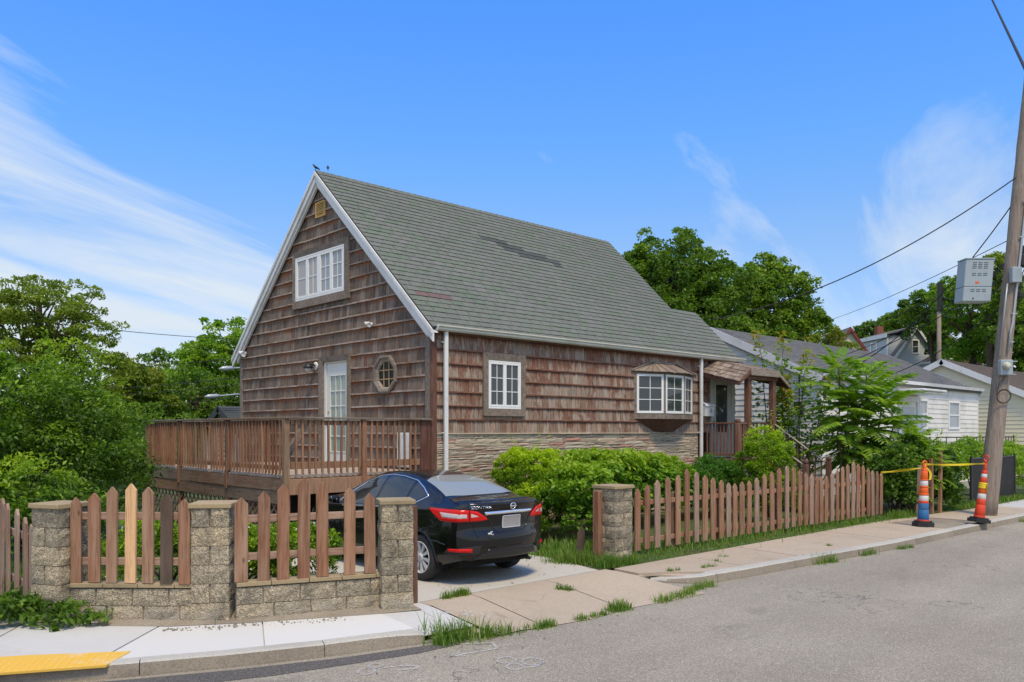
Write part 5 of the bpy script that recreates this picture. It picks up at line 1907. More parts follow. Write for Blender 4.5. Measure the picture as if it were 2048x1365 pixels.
def fence(label, pts, z0, heights, w, th, mats, rails, railm, railback=0.05, tilt=0.010, frm=None, gaps=None):
    """pickets standing at pts (list of xy), facing the street side of the run"""
    a, b = Vector(pts[0]), Vector(pts[-1])
    run = (b - a).normalized()
    nrm = Vector((run.y, -run.x))
    if nrm.dot(Vector((CAMP.x, CAMP.y)) - a) < 0:
        nrm = -nrm
    ang = math.atan2(run.y, run.x)
    t = thing('picket_fence', label, 'fence', ((a.x + b.x) / 2, (a.y + b.y) / 2, 0), 'picket fence runs of the corner yard')
    for i, p in enumerate(pts):
        m = mats[i % len(mats)] if len(mats) > 1 else mats[0]
        zb = z0[i] if isinstance(z0, list) else z0
        vs, fs = picket_mesh(w * rr(0.93, 1.06), heights[i] - zb, th * rr(0.9, 1.1), w * 0.55)
        put('picket', mesh('picket', vs, fs, MT[m]), t, (p[0], p[1], zb + rr(-0.008, 0.008)), (rr(-tilt, tilt), rr(-tilt, tilt), ang + rr(-0.05, 0.05)))
    for z in rails:
        A = Vector((a.x, a.y, z)) - Vector((nrm.x, nrm.y, 0)) * railback - Vector((run.x, run.y, 0)) * 0.05
        B = Vector((b.x, b.y, z)) - Vector((nrm.x, nrm.y, 0)) * railback + Vector((run.x, run.y, 0)) * 0.05
        g = G()
        g.obox((A + B) / 2, (B - A) / 2, Vector((nrm.x, nrm.y, 0)) * 0.02, (0, 0, 0.042), 0.006)
        g.obj('rail', MT[railm], t)
    return t, run, nrm


def build_walls():
    P1, P2, P3, P4 = (-7.257, -2.68), (-5.98, -3.80), (-4.17, -4.72), (0.37, -4.29)
    pillar(P1, 26, 'stained block pillar at the left end of the low wall beside the weeds', 6, 0.41, 0.208)
    pillar(P2, -36, 'middle block pillar standing between the two low wall sections', 6, 0.42, 0.208)
    pillar(P3, -27, 'block pillar beside the parked black car and the gate board', 6, 0.385, 0.206)
    pillar(P4, 0, 'block pillar at the left end of the long picket fence', 6, 0.45, 0.196)

    def low_wall(A, B, label, extra=None):
        A, B = Vector(A), Vector(B)
        run = (B - A).normalized()
        L = (B - A).length
        ang = math.atan2(run.y, run.x)
        t = thing('low_wall', label, 'wall', ((A.x + B.x) / 2, (A.y + B.y) / 2, 0), 'low block wall sections under the pickets')
        g = G()
        n = Vector((run.y, -run.x))
        c = (A + B) / 2
        g.obox((c.x, c.y, 0.18), Vector((run.x, run.y, 0)) * L / 2, Vector((n.x, n.y, 0)) * 0.066, (0, 0, 0.18))
        g.obj('mortar_core', MT['mortar'], t)
        for k in range(2):
            x = -0.12 if k else 0.0
            while x < L - 0.02:
                a = max(x, 0.0)
                e = min(x + 0.405, L)
                if e - a > 0.06:
                    q = A + run * (a + e) / 2
                    put('block', random.choice(BLK), t, (q.x, q.y, k * 0.19 - 0.01), (0, 0, ang + (math.pi if random.random() < .5 else 0)), ((e - a - 0.003) / 0.39, 0.98, 0.965))
                x += 0.405
        x = 0.0
        while x < L - 0.02:
            e = min(x + rr(0.36, 0.42), L)
            q = A + run * (x + e) / 2
            g = G()
            g.obox((q.x, q.y, 0.40), Vector((run.x, run.y, 0)) * ((e - x) / 2 - 0.003), Vector((n.x, n.y, 0)) * 0.105, (0, 0, 0.024), 0.006)
            g.obj('coping', MT['cap'], t)
            x = e
        return t
    A1, B1 = (-7.15, -2.83), (-6.17, -3.78)
    A2, B2 = (-5.84, -4.04), (-4.28, -4.62)
    low_wall(A1, B1, 'low block wall section between the left pillar and the middle pillar')
    low_wall(A2, B2, 'cracked low block wall section between the middle pillar and the car')
    return A1, B1, A2, B2


A1, B1, A2, B2 = build_walls()


def build_fences():
    run1 = lambda t: (lerp(-7.20, -6.27, t), lerp(-2.88, -3.83, t))
    # pickets read off between the pillars
    ts = [0.043, 0.2, 0.344, 0.504, 0.652, 0.807, 0.959]
    hs = [1.368, 1.407, 1.479, 1.513, 1.48, 1.41, 1.356]
    fence('short picket run with one new pale picket between the left and middle pillars', [run1(t) for t in ts], 0.426, hs, 0.128, 0.034, ['picket', 'picket', 'picket', 'picket_new', 'picket', 'picket_dark', 'picket'], (1.16, 0.66), 'rail', 0.045, 0.008)
    run2 = lambda t: (lerp(-5.90, -4.36, t), lerp(-4.10, -4.68, t))
    ts = [0.053, 0.198, 0.326, 0.464, 0.593, 0.781, 0.927]
    hs = [1.359, 1.43, 1.503, 1.566, 1.509, 1.438, 1.361]
    fence('picket run peaking in the middle between the middle pillar and the car', [run2(t) for t in ts], 0.426, hs, 0.135, 0.036, ['picket'], (1.12, 0.70), 'rail', 0.045, 0.008)
    # side street run, going away behind the left pillar
    ys = [-2.30, -2.05, -1.65, -1.26, -0.92, -0.58, -0.26, 0.08, 0.42]
    hs = [1.05, 1.10, 1.17, 1.21, 1.25, 1.27, 1.25, 1.21, 1.17]
    fence('greyish picket run along the side street left of the left pillar', [(-7.45 - 0.02 * (y + 2.3), y) for y in ys], 0.02, hs, 0.13, 0.03, ['picket_grey'], (0.86, 0.30), 'picket_grey', 0.05, 0.012)
    # long front run: three swags
    xs = [1.1, 1.35, 1.63, 1.92, 2.21, 2.48, 2.75, 3.01, 3.26, 3.53, 3.76, 3.98, 4.21, 4.46, 4.74, 5.01, 5.29, 5.57, 5.86, 6.12, 6.38, 6.63, 6.86, 7.07, 7.29, 7.49, 7.76, 8.01, 8.24, 8.5, 8.74, 8.98, 9.23, 9.51, 9.74, 9.95, 10.17]
    pts = [(x, -4.17 - 0.030 * x) for x in xs]
    hs = [1.13, 1.18, 1.25, 1.29, 1.31, 1.41, 1.36, 1.29, 1.24, 1.18, 1.12, 1.1, 1.11, 1.13, 1.17, 1.24, 1.28, 1.34, 1.38, 1.34, 1.27, 1.21, 1.17, 1.13, 1.1, 1.11, 1.16, 1.23, 1.29, 1.34, 1.39, 1.33, 1.29, 1.21, 1.16, 1.12, 1.09]
    t, run, nrm = fence('long scalloped picket fence along the pavement in front of the house', pts, [0.10 + rr(-0.02, 0.02)] * len(pts), hs, 0.14, 0.028, ['picket', 'picket', 'picket_grey', 'picket'], (0.88, 0.24), 'picket', 0.045, 0.010)
    for i in (4, 9, 17, 24, 30, 35):
        q = Vector(pts[i]) - Vector((nrm.x, nrm.y)) * 0.12
        wbox('fence_post', (q.x - 0.045, q.y - 0.045, -0.05), (q.x + 0.045, q.y + 0.045, 1.0), 'picket', t, 0.006, 0.01)
    # gate boards
    t = thing('gate_post', 'tall narrow reddish board upright against the pillar by the car', 'gate post', (-3.88, -4.70, 0), 'gate posts of the driveway')
    wbox('board', (-3.965, -4.72, 0.0), (-3.915, -4.58, 1.19), 'picket', t, 0.008, 0.006)
    wbox('board', (-3.91, -4.715, 0.0), (-3.83, -4.625, 1.185), 'trim_red', t, 0.008, 0.006)
    t = thing('gate_post', 'reddish square post in front of the pillar at the picket fence end', 'gate post', (0.12, -4.28, 0), 'gate posts of the driveway')
    wbox('post', (0.02, -4.28, 0.0), (0.12, -4.15, 1.15), 'picket', t, 0.012, 0.008)
    # loose picket head lying low by the right pillar
    vs, fs = picket_mesh(0.13, 0.55, 0.025, 0.12)
    o = put('loose_picket', mesh('loose_picket', vs, fs, MT['picket_dark']), None, (0.22, -3.70, -0.02), (R(-6), R(2), R(-60)))
    tag(o, 'loose dark picket propped on the ground behind the right pillar', 'picket')


build_fences()

# ---------------------------------------------------------------- parked car (x across, y forward, rear axle at y = 0)


def cubic(xs, ys):
    """monotone-ish cubic through given points"""
    xs, ys = np.array(xs, float), np.array(ys, float)
    d = np.diff(ys) / np.diff(xs)
    m = np.empty_like(ys)
    m[0], m[-1] = d[0], d[-1]
    for i in range(1, len(xs) - 1):
        m[i] = 0 if d[i - 1] * d[i] <= 0 else 2 * d[i - 1] * d[i] / (d[i - 1] + d[i])

    def f(x):
        x = min(max(x, xs[0]), xs[-1])
        i = min(int(np.searchsorted(xs, x, side='right') - 1), len(xs) - 2)
        h = xs[i + 1] - xs[i]
        t = (x - xs[i]) / h
        return ((2 * t**3 - 3 * t**2 + 1) * ys[i] + (t**3 - 2 * t**2 + t) * h * m[i] + (-2 * t**3 + 3 * t**2) * ys[i + 1] + (t**3 - t**2) * h * m[i + 1])
    return f


def build_car():
    ox, oy = -2.06, -3.52
    Cr = thing('parked_car', 'glossy black four door saloon parked nose-in under the deck', 'car', (ox, oy, 0))

    def Mt(name, **k):
        t = Mat(name)
        return t, t.set(**k)
    t = Mat('car_paint')
    MTp = t.set((0.004, 0.004, 0.0045), 0.25, Coat_Weight=0.75, Coat_Roughness=0.03)
    t.b.inputs['Specular IOR Level'].default_value = 0.2
    glassm = glass('car_glass', (0.025, 0.032, 0.034), 0.02)
    rearm = glass('car_rear_glass', (0.24, 0.265, 0.26), 0.04)  # base colour kept pale to stand in for reflected sky
    chrome = plain('car_chrome', (0.75, 0.76, 0.78), 0.12, 0.03, Metallic=1.0)
    silver = plain('car_silver', (0.52, 0.52, 0.53), 0.35, 0.05)
    t = Mat('tail_red')
    red = t.set((0.62, 0.010, 0.008), 0.22)
    red.node_tree.nodes['Principled BSDF'].inputs['Specular IOR Level'].default_value = 0.35
    clear = glass('tail_clear', (0.62, 0.50, 0.48), 0.08)
    seam = plain('car_seam', (0.002, 0.002, 0.002), 0.9, 0.0)
    plast = plain('car_plastic', (0.018, 0.018, 0.019), 0.55, 0.1)
    # --- profile curves over y
    zt = cubic([-0.98, -0.93, -0.80, -0.60, -0.42, -0.20, 0.10, 0.45, 0.80, 1.10, 1.45, 1.75, 2.05, 2.35, 2.70, 3.10, 3.40, 3.56, 3.64], [1.115, 1.13, 1.137, 1.150, 1.175, 1.265, 1.370, 1.440, 1.478, 1.488, 1.468, 1.400, 1.265, 1.105, 1.035, 0.965, 0.87, 0.76, 0.66])
    zs = cubic([-0.98, -0.80, -0.40, 0.2, 1.0, 2.0, 2.6, 3.2, 3.64], [1.055, 1.065, 1.055, 1.02, 0.985, 0.955, 0.93, 0.84, 0.62])
    wm = cubic([-0.98, -0.85, -0.6, -0.2, 0.4, 1.4, 2.4, 2.9, 3.3, 3.64], [0.800, 0.845, 0.870, 0.880, 0.880, 0.878, 0.876, 0.865, 0.82, 0.72])
    zb = cubic([-0.98, -0.6, -0.3, 0.3, 2.4, 3.0, 3.64], [0.36, 0.27, 0.20, 0.19, 0.19, 0.20, 0.26])
    bow = cubic([-0.98, -0.5, 0.1, 0.8, 2.2, 3.0, 3.64], [0.26, 0.13, 0.03, 0.0, 0.0, -0.10, -0.42])
    LOW = [(0.90, 0.0), (0.975, 0.10), (0.992, 0.22), (1.0, 0.38), (0.998, 0.52), (0.985, 0.66), (0.968, 0.80), (0.952, 0.92), (0.93, 1.0)]

    def section(y):
        z0, z1, z2, w = zb(y), zs(y), max(zt(y), zs(y) + 0.035), wm(y)
        h = z2 - z1
        k = min(1.0, h / 0.46)
        pts = [(w * a, z0 + (z1 - z0) * b) for a, b in LOW]
        ws = w * 0.93
        tum = 0.235 * k
        up = [(ws - 0.035, z1 + 0.10 * h), (ws - 0.050 - 0.30 * tum, z1 + 0.34 * h), (ws - 0.066 - 0.62 * tum, z1 + 0.62 * h), (ws - 0.09 - tum, z1 + 0.86 * h), (ws - 0.15 - tum * 1.12, z1 + 0.955 * h), (ws * 0.46, z1 + 0.99 * h), (ws * 0.20, z2), (0.0, z2)]
        P = pts + up
        # smooth the outline
        for _ in range(2):
            Q = [P[0]]
            for a, b in zip(P, P[1:]):
                Q.append((0.75 * a[0] + 0.25 * b[0], 0.75 * a[1] + 0.25 * b[1]))
                Q.append((0.25 * a[0] + 0.75 * b[0], 0.25 * a[1] + 0.75 * b[1]))
            Q.append(P[-1])
            P = Q
        # resample evenly
        d = [0]
        for a, b in zip(P, P[1:]):
            d.append(d[-1] + math.hypot(b[0] - a[0], b[1] - a[1]))
        n = 44
        out, j = [], 0
        for i in range(n + 1):
            s = d[-1] * i / n
            while j < len(P) - 2 and d[j + 1] < s:
                j += 1
            f = (s - d[j]) / max(1e-9, d[j + 1] - d[j])
            out.append((lerp(P[j][0], P[j + 1][0], f), lerp(P[j][1], P[j + 1][1], f)))
        return out
    ys = np.linspace(-0.96, 3.62, 100)
    secs = [section(y) for y in ys]
    n = len(secs[0])
    vs, fs = [], []

    def bump_side(z, zlo, zhi):
        return 0.0
    for y, s in zip(ys, secs):
        b = bow(y)
        row = []
        for sg in (1, -1):
            for (x, z) in (s if sg > 0 else s[-2::-1]):
                vs.append((sg * x, y + b * (x / 0.88) ** 2, z))
    m = 2 * n - 1
    for i in range(len(ys) - 1):
        for k in range(m - 1):
            fs.append((i * m + k, i * m + k + 1, (i + 1) * m + k + 1, (i + 1) * m + k))
        fs.append((i * m + m - 1, i * m, (i + 1) * m, (i + 1) * m + m - 1))
    # end caps with their own relief
    zl = [0.30, 0.36, 0.42, 0.47, 0.52, 0.60, 0.68, 0.715, 0.75, 0.80, 0.90, 1.00, 1.06, 1.10, 1.13, 1.16]
    rel = cubic(zl, [0.05, 0.0, -0.03, -0.052, -0.060, -0.062, -0.050, -0.030, -0.006, 0.0, -0.006, -0.022, -0.036, -0.040, -0.02, 0.0])

    def cap(i, sgn):
        s = secs[i]
        y, b = ys[i], bow(ys[i])
        K = 24
        base = len(vs)
        for (x, z) in s:
            for c in range(K + 1):
                u = -1 + 2 * c / K
                xx = x * u
                fade = (1 - abs(u) ** 6)
                dy = rel(z) * fade * (1 if sgn < 0 else -1.2)
                vs.append((xx, y + b * (xx / 0.88) ** 2 + dy * (1.0 if sgn < 0 else 1.0), z))
        for r_ in range(n - 1):
            for c in range(K):
                q = (base + r_ * (K + 1) + c, base + r_ * (K + 1) + c + 1, base + (r_ + 1) * (K + 1) + c + 1, base + (r_ + 1) * (K + 1) + c)
                fs.append(q if sgn < 0 else q[::-1])
    cap(0, -1)
    cap(len(ys) - 1, 1)
    RW = 0.335
    AX = (0.0, 2.70)
    V = [list(v) for v in vs]
    # snap to and cut the wheel arches
    for v in V:
        if abs(v[0]) > 0.60 and v[2] < 0.85:
            for ay in AX:
                d = math.hypot(v[1] - ay, v[2] - 0.325)
                if abs(d - 0.375) < 0.026 and d > 1e-6:
                    v[1] = ay + (v[1] - ay) * 0.375 / d
                    v[2] = 0.325 + (v[2] - 0.325) * 0.375 / d
    keep = []
    for f in fs:
        cx_ = sum(V[i][0] for i in f) / len(f)
        cy_ = sum(V[i][1] for i in f) / len(f)
        cz_ = sum(V[i][2] for i in f) / len(f)
        if abs(cx_) > 0.62 and any(math.hypot(cy_ - ay, cz_ - 0.325) < 0.373 for ay in AX):
            continue
        keep.append(f)
    bvh = BVHTree.FromPolygons([Vector(v) for v in vs], fs)
    W = lambda p: (p[0] + ox, p[1] + oy, p[2])
    body = mesh('body', [W(v) for v in V], keep, MTp, True)
    put('body', body, Cr)

    def cast(p, d):
        h = bvh.ray_cast(Vector(p), Vector(d).normalized())
        return (h[0], h[1]) if h[0] is not None else (Vector(p), -Vector(d).normalized())

    def side(y, z, sg):
        p, nn = cast((sg * 1.6, y, z), (-sg, 0, 0))
        return p, (nn if nn.x * sg > 0 else -nn)

    def rear(x, z):
        p, nn = cast((x, -2.2, z), (0, 1, 0))
        return p, (nn if nn.y < 0 else -nn)

    def quarter(a, z, sg):
        """ray towards the body axis, a = angle from straight behind"""
        d = Vector((math.sin(R(a)) * sg, -math.cos(R(a)), 0))
        o = Vector((0, 0.0, z))
        p, nn = cast(o + d * 3, -d)
        return p, (nn if nn.dot(d) > 0 else -nn)

    def top(x, y):
        p, nn = cast((x, y, 2.5), (0, 0, -1))
        return p, (nn if nn.z > 0 else -nn)

    def patch(name, mp, quad, nu, nv, m, lift=0.004, th=0.0, parent=Cr, smooth=True):
        """quad: four edges as polylines b(bottom) t(top) in 2D, both left to right; mp maps 2D to (point, normal)"""
        bt, tp_ = quad

        def ev(line, s):
            d = [0]
            for a, b in zip(line, line[1:]):
                d.append(d[-1] + math.hypot(b[0] - a[0], b[1] - a[1]))
            s *= d[-1]
            for i in range(len(line) - 1):
                if s <= d[i + 1] + 1e-9:
                    f = (s - d[i]) / max(1e-9, d[i + 1] - d[i])
                    return (lerp(line[i][0], line[i + 1][0], f), lerp(line[i][1], line[i + 1][1], f))
            return line[-1]
        vv, ff = [], []
        for i in range(nu + 1):
            A, B = ev(bt, i / nu), ev(tp_, i / nu)
            for j in range(nv + 1):
                q = (lerp(A[0], B[0], j / nv), lerp(A[1], B[1], j / nv))
                p, nn = mp(*q)
                e = 0.55 if th and (i in (0, nu) or j in (0, nv)) else 1.0
                vv.append(W(p + nn * (lift + th * (0 if e < 1 else 1))))
        for i in range(nu):
            for j in range(nv):
                a = i * (nv + 1) + j
                ff.append((a, a + nv + 1, a + nv + 2, a + 1))
        return put(name, mesh(name, vv, ff, m, smooth), parent)

    def ribbon(name, mp, line, w, m, lift=0.004, parent=Cr, th=0.0):
        pts = []
        for a, b in zip(line, line[1:]):
            k = max(1, int(math.hypot(b[0] - a[0], b[1] - a[1]) / 0.03))
            pts += [(lerp(a[0], b[0], i / k), lerp(a[1], b[1], i / k)) for i in range(k)]
        pts.append(line[-1])
        PN = [mp(*q) for q in pts]
        vv, ff = [], []
        for i, (p, nn) in enumerate(PN):
            t_ = (PN[min(i + 1, len(PN) - 1)][0] - PN[max(i - 1, 0)][0]).normalized()
            s_ = t_.cross(nn).normalized() * w / 2
            if th:
                vv += [W(p - s_ + nn * 0.001), W(p - s_ * 0.7 + nn * (lift + th)), W(p + s_ * 0.7 + nn * (lift + th)), W(p + s_ + nn * 0.001)]
            else:
                vv += [W(p - s_ + nn * lift), W(p + s_ + nn * lift)]
        k = 4 if th else 2
        for i in range(len(PN) - 1):
            for j in range(k - 1):
                ff.append((i * k + j, i * k + j + 1, (i + 1) * k + j + 1, (i + 1) * k + j))
        return put(name, mesh(name, vv, ff, m, True), parent)
    # --- glass
    for sg in (1, -1):
        S_ = lambda y, z, sg=sg: side(y, z, sg)
        patch('side_window', S_, ([(1.26, 0.985), (1.7, 0.965), (2.02, 0.955), (2.20, 1.0)], [(1.26, 1.405), (1.5, 1.375), (1.8, 1.27), (2.20, 1.03)]), 14, 10, glassm)
        patch('side_window', S_, ([(0.50, 1.02), (0.9, 1.0), (1.19, 0.987)], [(0.52, 1.350), (0.85, 1.395), (1.19, 1.410)]), 10, 10, glassm)
        patch('quarter_window', S_, ([(0.06, 1.175), (0.22, 1.10), (0.44, 1.025)], [(0.10, 1.195), (0.26, 1.275), (0.44, 1.335)]), 8, 8, glassm)
        ch = ribbon('window_trim', S_, [(2.26, 0.99), (2.0, 1.16), (1.80, 1.29), (1.5, 1.395), (1.2, 1.43), (0.85, 1.415), (0.5, 1.37), (0.24, 1.285), (0.06, 1.20), (0.02, 1.175), (0.06, 1.150), (0.22, 1.075), (0.46, 0.998), (1.2, 0.962), (2.1, 0.925)], 0.024, chrome, 0.004, Cr, 0.004)
        # door seams, handles, sill crease
        ribbon('door_seam', S_, [(1.22, 0.98), (1.20, 0.7), (1.18, 0.28)], 0.008, seam)
        ribbon('door_seam', S_, [(0.47, 1.02), (0.46, 0.85), (0.36, 0.70), (0.40, 0.5), (0.47, 0.30)], 0.008, seam)
        for y in (0.62, 1.42):
            patch('door_handle', S_, ([(y, 0.865), (y + 0.18, 0.86)], [(y, 0.895), (y + 0.18, 0.89)]), 6, 3, MTp, 0.004, 0.025)
        patch('fuel_flap', S_, ([(-0.60, 0.80), (-0.42, 0.80)], [(-0.60, 0.97), (-0.42, 0.97)]), 4, 4, MTp, 0.002) if sg > 0 else None
        # mirror
        g = G()
        c = Vector((sg * 0.965, 2.12, 1.02))
        g.tube([W(c + Vector((-sg * 0.10, 0.02, -0.06))), W(c + Vector((-sg * 0.02, 0, -0.03)))], 0.02, 8)
        g.obox(W(c), (0.095, 0.015, 0), (-0.01, 0.045, 0), (0, 0, 0.06), 0.03)
        g.obj('wing_mirror', MTp, Cr, True)
        # tail lamp, wrapping from the wing to the lid: outer and inner piece
        Q = lambda a, z, sg=sg: quarter(a, z, sg)
        tl = patch('tail_lamp', Q, ([(77, 1.022), (70, 0.95), (62, 0.872), (50, 0.868), (38.2, 0.872)], [(77, 1.035), (66, 1.032), (56, 1.035), (48, 1.034), (38.2, 1.030)]), 22, 9, red, 0.006, 0.016)
        patch('inner_lamp', Q, ([(37.6, 0.872), (30, 0.873), (23.8, 0.892)], [(37.6, 1.029), (32, 1.010), (23.8, 0.912)]), 10, 8, red, 0.006, 0.014, tl)
        patch('reversing_lamp', Q, ([(59, 0.925), (50, 0.918), (40, 0.922)], [(62, 0.990), (50, 0.978), (40, 0.976)]), 10, 4, clear, 0.0235, 0.004, tl)
        patch('indicator_lamp', Q, ([(37, 0.930), (33.5, 0.935)], [(37, 0.985), (31, 0.945)]), 4, 3, clear, 0.0215, 0.003, tl)
        for k in range(4):
            a = 56 - k * 4.2
            patch('lamp_cell', Q, ([(a, 0.932), (a - 2.6, 0.932)], [(a, 0.970), (a - 2.6, 0.968)]), 2, 2, silver, 0.030, 0.0, tl)
        # bumper reflector in its pocket
        patch('reflector_pocket', Q, ([(58, 0.445), (42, 0.430), (31, 0.440)], [(55, 0.50), (42, 0.535), (29, 0.555)]), 10, 4, plast, 0.004)
        patch('reflector', Q, ([(54, 0.472), (36, 0.462)], [(54, 0.512), (36, 0.516)]), 10, 3, red, 0.010, 0.008)
        ribbon('bumper_seam', Q, [(77, 0.86), (64, 0.862), (50, 0.862), (39.5, 0.858)], 0.006, seam)
        # side crease of bumper
        ribbon('bumper_crease', Q, [(76, 0.60), (66, 0.595), (56, 0.56)], 0.014, MTp, 0.004, Cr, 0.008)
        # wheel arch lip
        for ay in AX:
            line = [(ay + 0.377 * math.cos(R(a)), 0.325 + 0.377 * math.sin(R(a))) for a in range(-14, 195, 8)]
            line = [(y, max(z, 0.235)) for y, z in line]
            ribbon('arch_lip', S_, line, 0.030, MTp, 0.001, Cr, 0.006)
    # --- rear glass and lid
    patch('rear_window', top, ([(-0.63, -0.30), (-0.35, -0.375), (0, -0.39), (0.35, -0.375), (0.63, -0.30)], [(-0.50, 0.30), (-0.25, 0.385), (0, 0.40), (0.25, 0.385), (0.50, 0.30)]), 20, 12, rearm, 0.004)
    patch('windscreen', top, ([(-0.66, 2.28), (0, 2.42), (0.66, 2.28)], [(-0.52, 1.66), (0, 1.74), (0.52, 1.66)]), 16, 8, glassm, 0.004)
    for sg in (1, -1):
        ribbon('lid_seam', lambda a, z, sg=sg: quarter(a, z, sg), [(37.9, 1.035), (37.9, 0.872), (36, 0.84), (33.5, 0.70), (31, 0.655)], 0.007, seam, 0.004)
        ribbon('lid_seam', top, [(sg * 0.715, -0.70), (sg * 0.70, -0.55), (sg * 0.64, -0.40)], 0.007, seam, 0.004)
    ribbon('lid_seam', rear, [(-0.44, 0.655), (-0.36, 0.628), (0, 0.622), (0.36, 0.628), (0.44, 0.655)], 0.010, seam, 0.004)
    # lid spoiler lip
    patch('lid_lip', top, ([(-0.70, -0.66), (-0.4, -0.83), (0, -0.88), (0.4, -0.83), (0.70, -0.66)], [(-0.70, -0.56), (-0.4, -0.72), (0, -0.76), (0.4, -0.72), (0.70, -0.56)]), 24, 4, MTp, 0.002, 0.012)
    # bright bar, number plate recess, plate
    patch('chrome_bar', rear, ([(-0.43, 0.952), (0, 0.962), (0.43, 0.952)], [(-0.45, 0.998), (0, 1.008), (0.45, 0.998)]), 24, 3, chrome, 0.006, 0.020)
    ribbon('plate_recess_edge', rear, [(-0.40, 0.93), (-0.33, 0.80), (-0.285, 0.742), (-0.24, 0.722), (0, 0.722), (0.24, 0.722), (0.285, 0.742), (0.33, 0.80), (0.40, 0.93)], 0.014, MTp, 0.001, Cr, 0.007)
    patch('number_plate', rear, ([(-0.155, 0.770), (0.155, 0.770)], [(-0.155, 0.925), (0.155, 0.925)]), 4, 4, plain('plate_blank', (0.29, 0.28, 0.28), 0.5, 0.12, 5), 0.014)
    for ln in ([(-0.16, 0.766), (0.16, 0.766)], [(-0.16, 0.929), (0.16, 0.929)], [(-0.16, 0.766), (-0.16, 0.929)], [(0.16, 0.766), (0.16, 0.929)]):
        ribbon('plate_frame', rear, ln, 0.012, silver, 0.012, Cr, 0.005)
    # emblem: ring with a bar across
    eb = 1.062
    for nm, ln in (('emblem', [(0.046 * math.cos(R(a)), eb + 0.040 * math.sin(R(a))) for a in range(0, 361, 12)]), ('emblem', [(-0.058, eb), (0.058, eb)])):
        ribbon(nm, rear, ln, 0.013 if ln[0][0] > 0 else 0.018, chrome, 0.006, Cr, 0.007)
    # lettering
    L = {'S': [[(1, 1), (0, 1), (0, .55), (1, .45), (1, 0), (0, 0)]], 'E': [[(1, 1), (0, 1), (0, 0), (1, 0)], [(0, .5), (.8, .5)]], 'N': [[(0, 0), (0, 1), (1, 0), (1, 1)]], 'T': [[(0, 1), (1, 1)], [(.5, 1), (.5, 0)]], 'R': [[(0, 0), (0, 1), (1, 1), (1, .5), (0, .5)], [(.5, .5), (1, 0)]], 'A': [[(0, 0), (.5, 1), (1, 0)], [(.2, .38), (.8, .38)]]}

    def write(nm, word, x0, z0, w, h, gap, st):
        for i, chh in enumerate(word):
            for ln in L[chh]:
                ribbon(nm, rear, [(x0 + i * (w + gap) + p[0] * w, z0 + p[1] * h) for p in ln], st, chrome, 0.006, Cr, 0.004)
    write('lettering', 'SENTRA', -0.635, 1.045, 0.036, 0.032, 0.012, 0.008)
    # small oval badge low on the lid
    ribbon('badge', rear, [(-0.415, 0.700), (-0.36, 0.703)], 0.026, silver, 0.006, Cr, 0.004)
    ribbon('badge', rear, [(-0.352 + 0.020 * math.cos(R(a)), 0.704 + 0.020 * math.sin(R(a))) for a in range(40, 330, 20)], 0.010, silver, 0.006, Cr, 0.005)
    # valance
    patch('valance', rear, ([(-0.56, 0.352), (-0.2, 0.345), (0.2, 0.345), (0.56, 0.352)], [(-0.50, 0.435), (-0.40, 0.475), (0, 0.482), (0.40, 0.475), (0.50, 0.435)]), 24, 4, plast, 0.004, 0.012)
    ribbon('valance_edge', rear, [(-0.62, 0.345), (-0.50, 0.40), (-0.41, 0.482), (0, 0.492), (0.41, 0.482), (0.50, 0.40), (0.62, 0.345)], 0.016, MTp, 0.002, Cr, 0.012)
    # underside, arch liners, exhaust
    g = G()
    g.box(W((-0.66, -0.62, 0.22)), W((0.66, 3.3, 0.40)))
    for ay in AX:
        for sg in (1, -1):
            p = []
            for a in range(-20, 201, 20):
                p.append((ay + 0.40 * math.cos(R(a)), 0.325 + 0.40 * math.sin(R(a))))
            for (a, b), (c, d) in zip(p, p[1:]):
                g.add([W((sg * 0.84, a, b)), W((sg * 0.84, c, d)), W((sg * 0.56, c, d)), W((sg * 0.56, a, b))], [(0, 1, 2, 3)])
            g.add([W((sg * 0.56, a, b)) for a, b in p], [tuple(range(len(p)))])
    g.obj('underbody', seam, Cr)
    g = G()
    g.tube([W((0.46, -0.4, 0.27)), W((0.46, -0.86, 0.275))], 0.024, 12)
    g.obj('exhaust', plast, Cr, True)
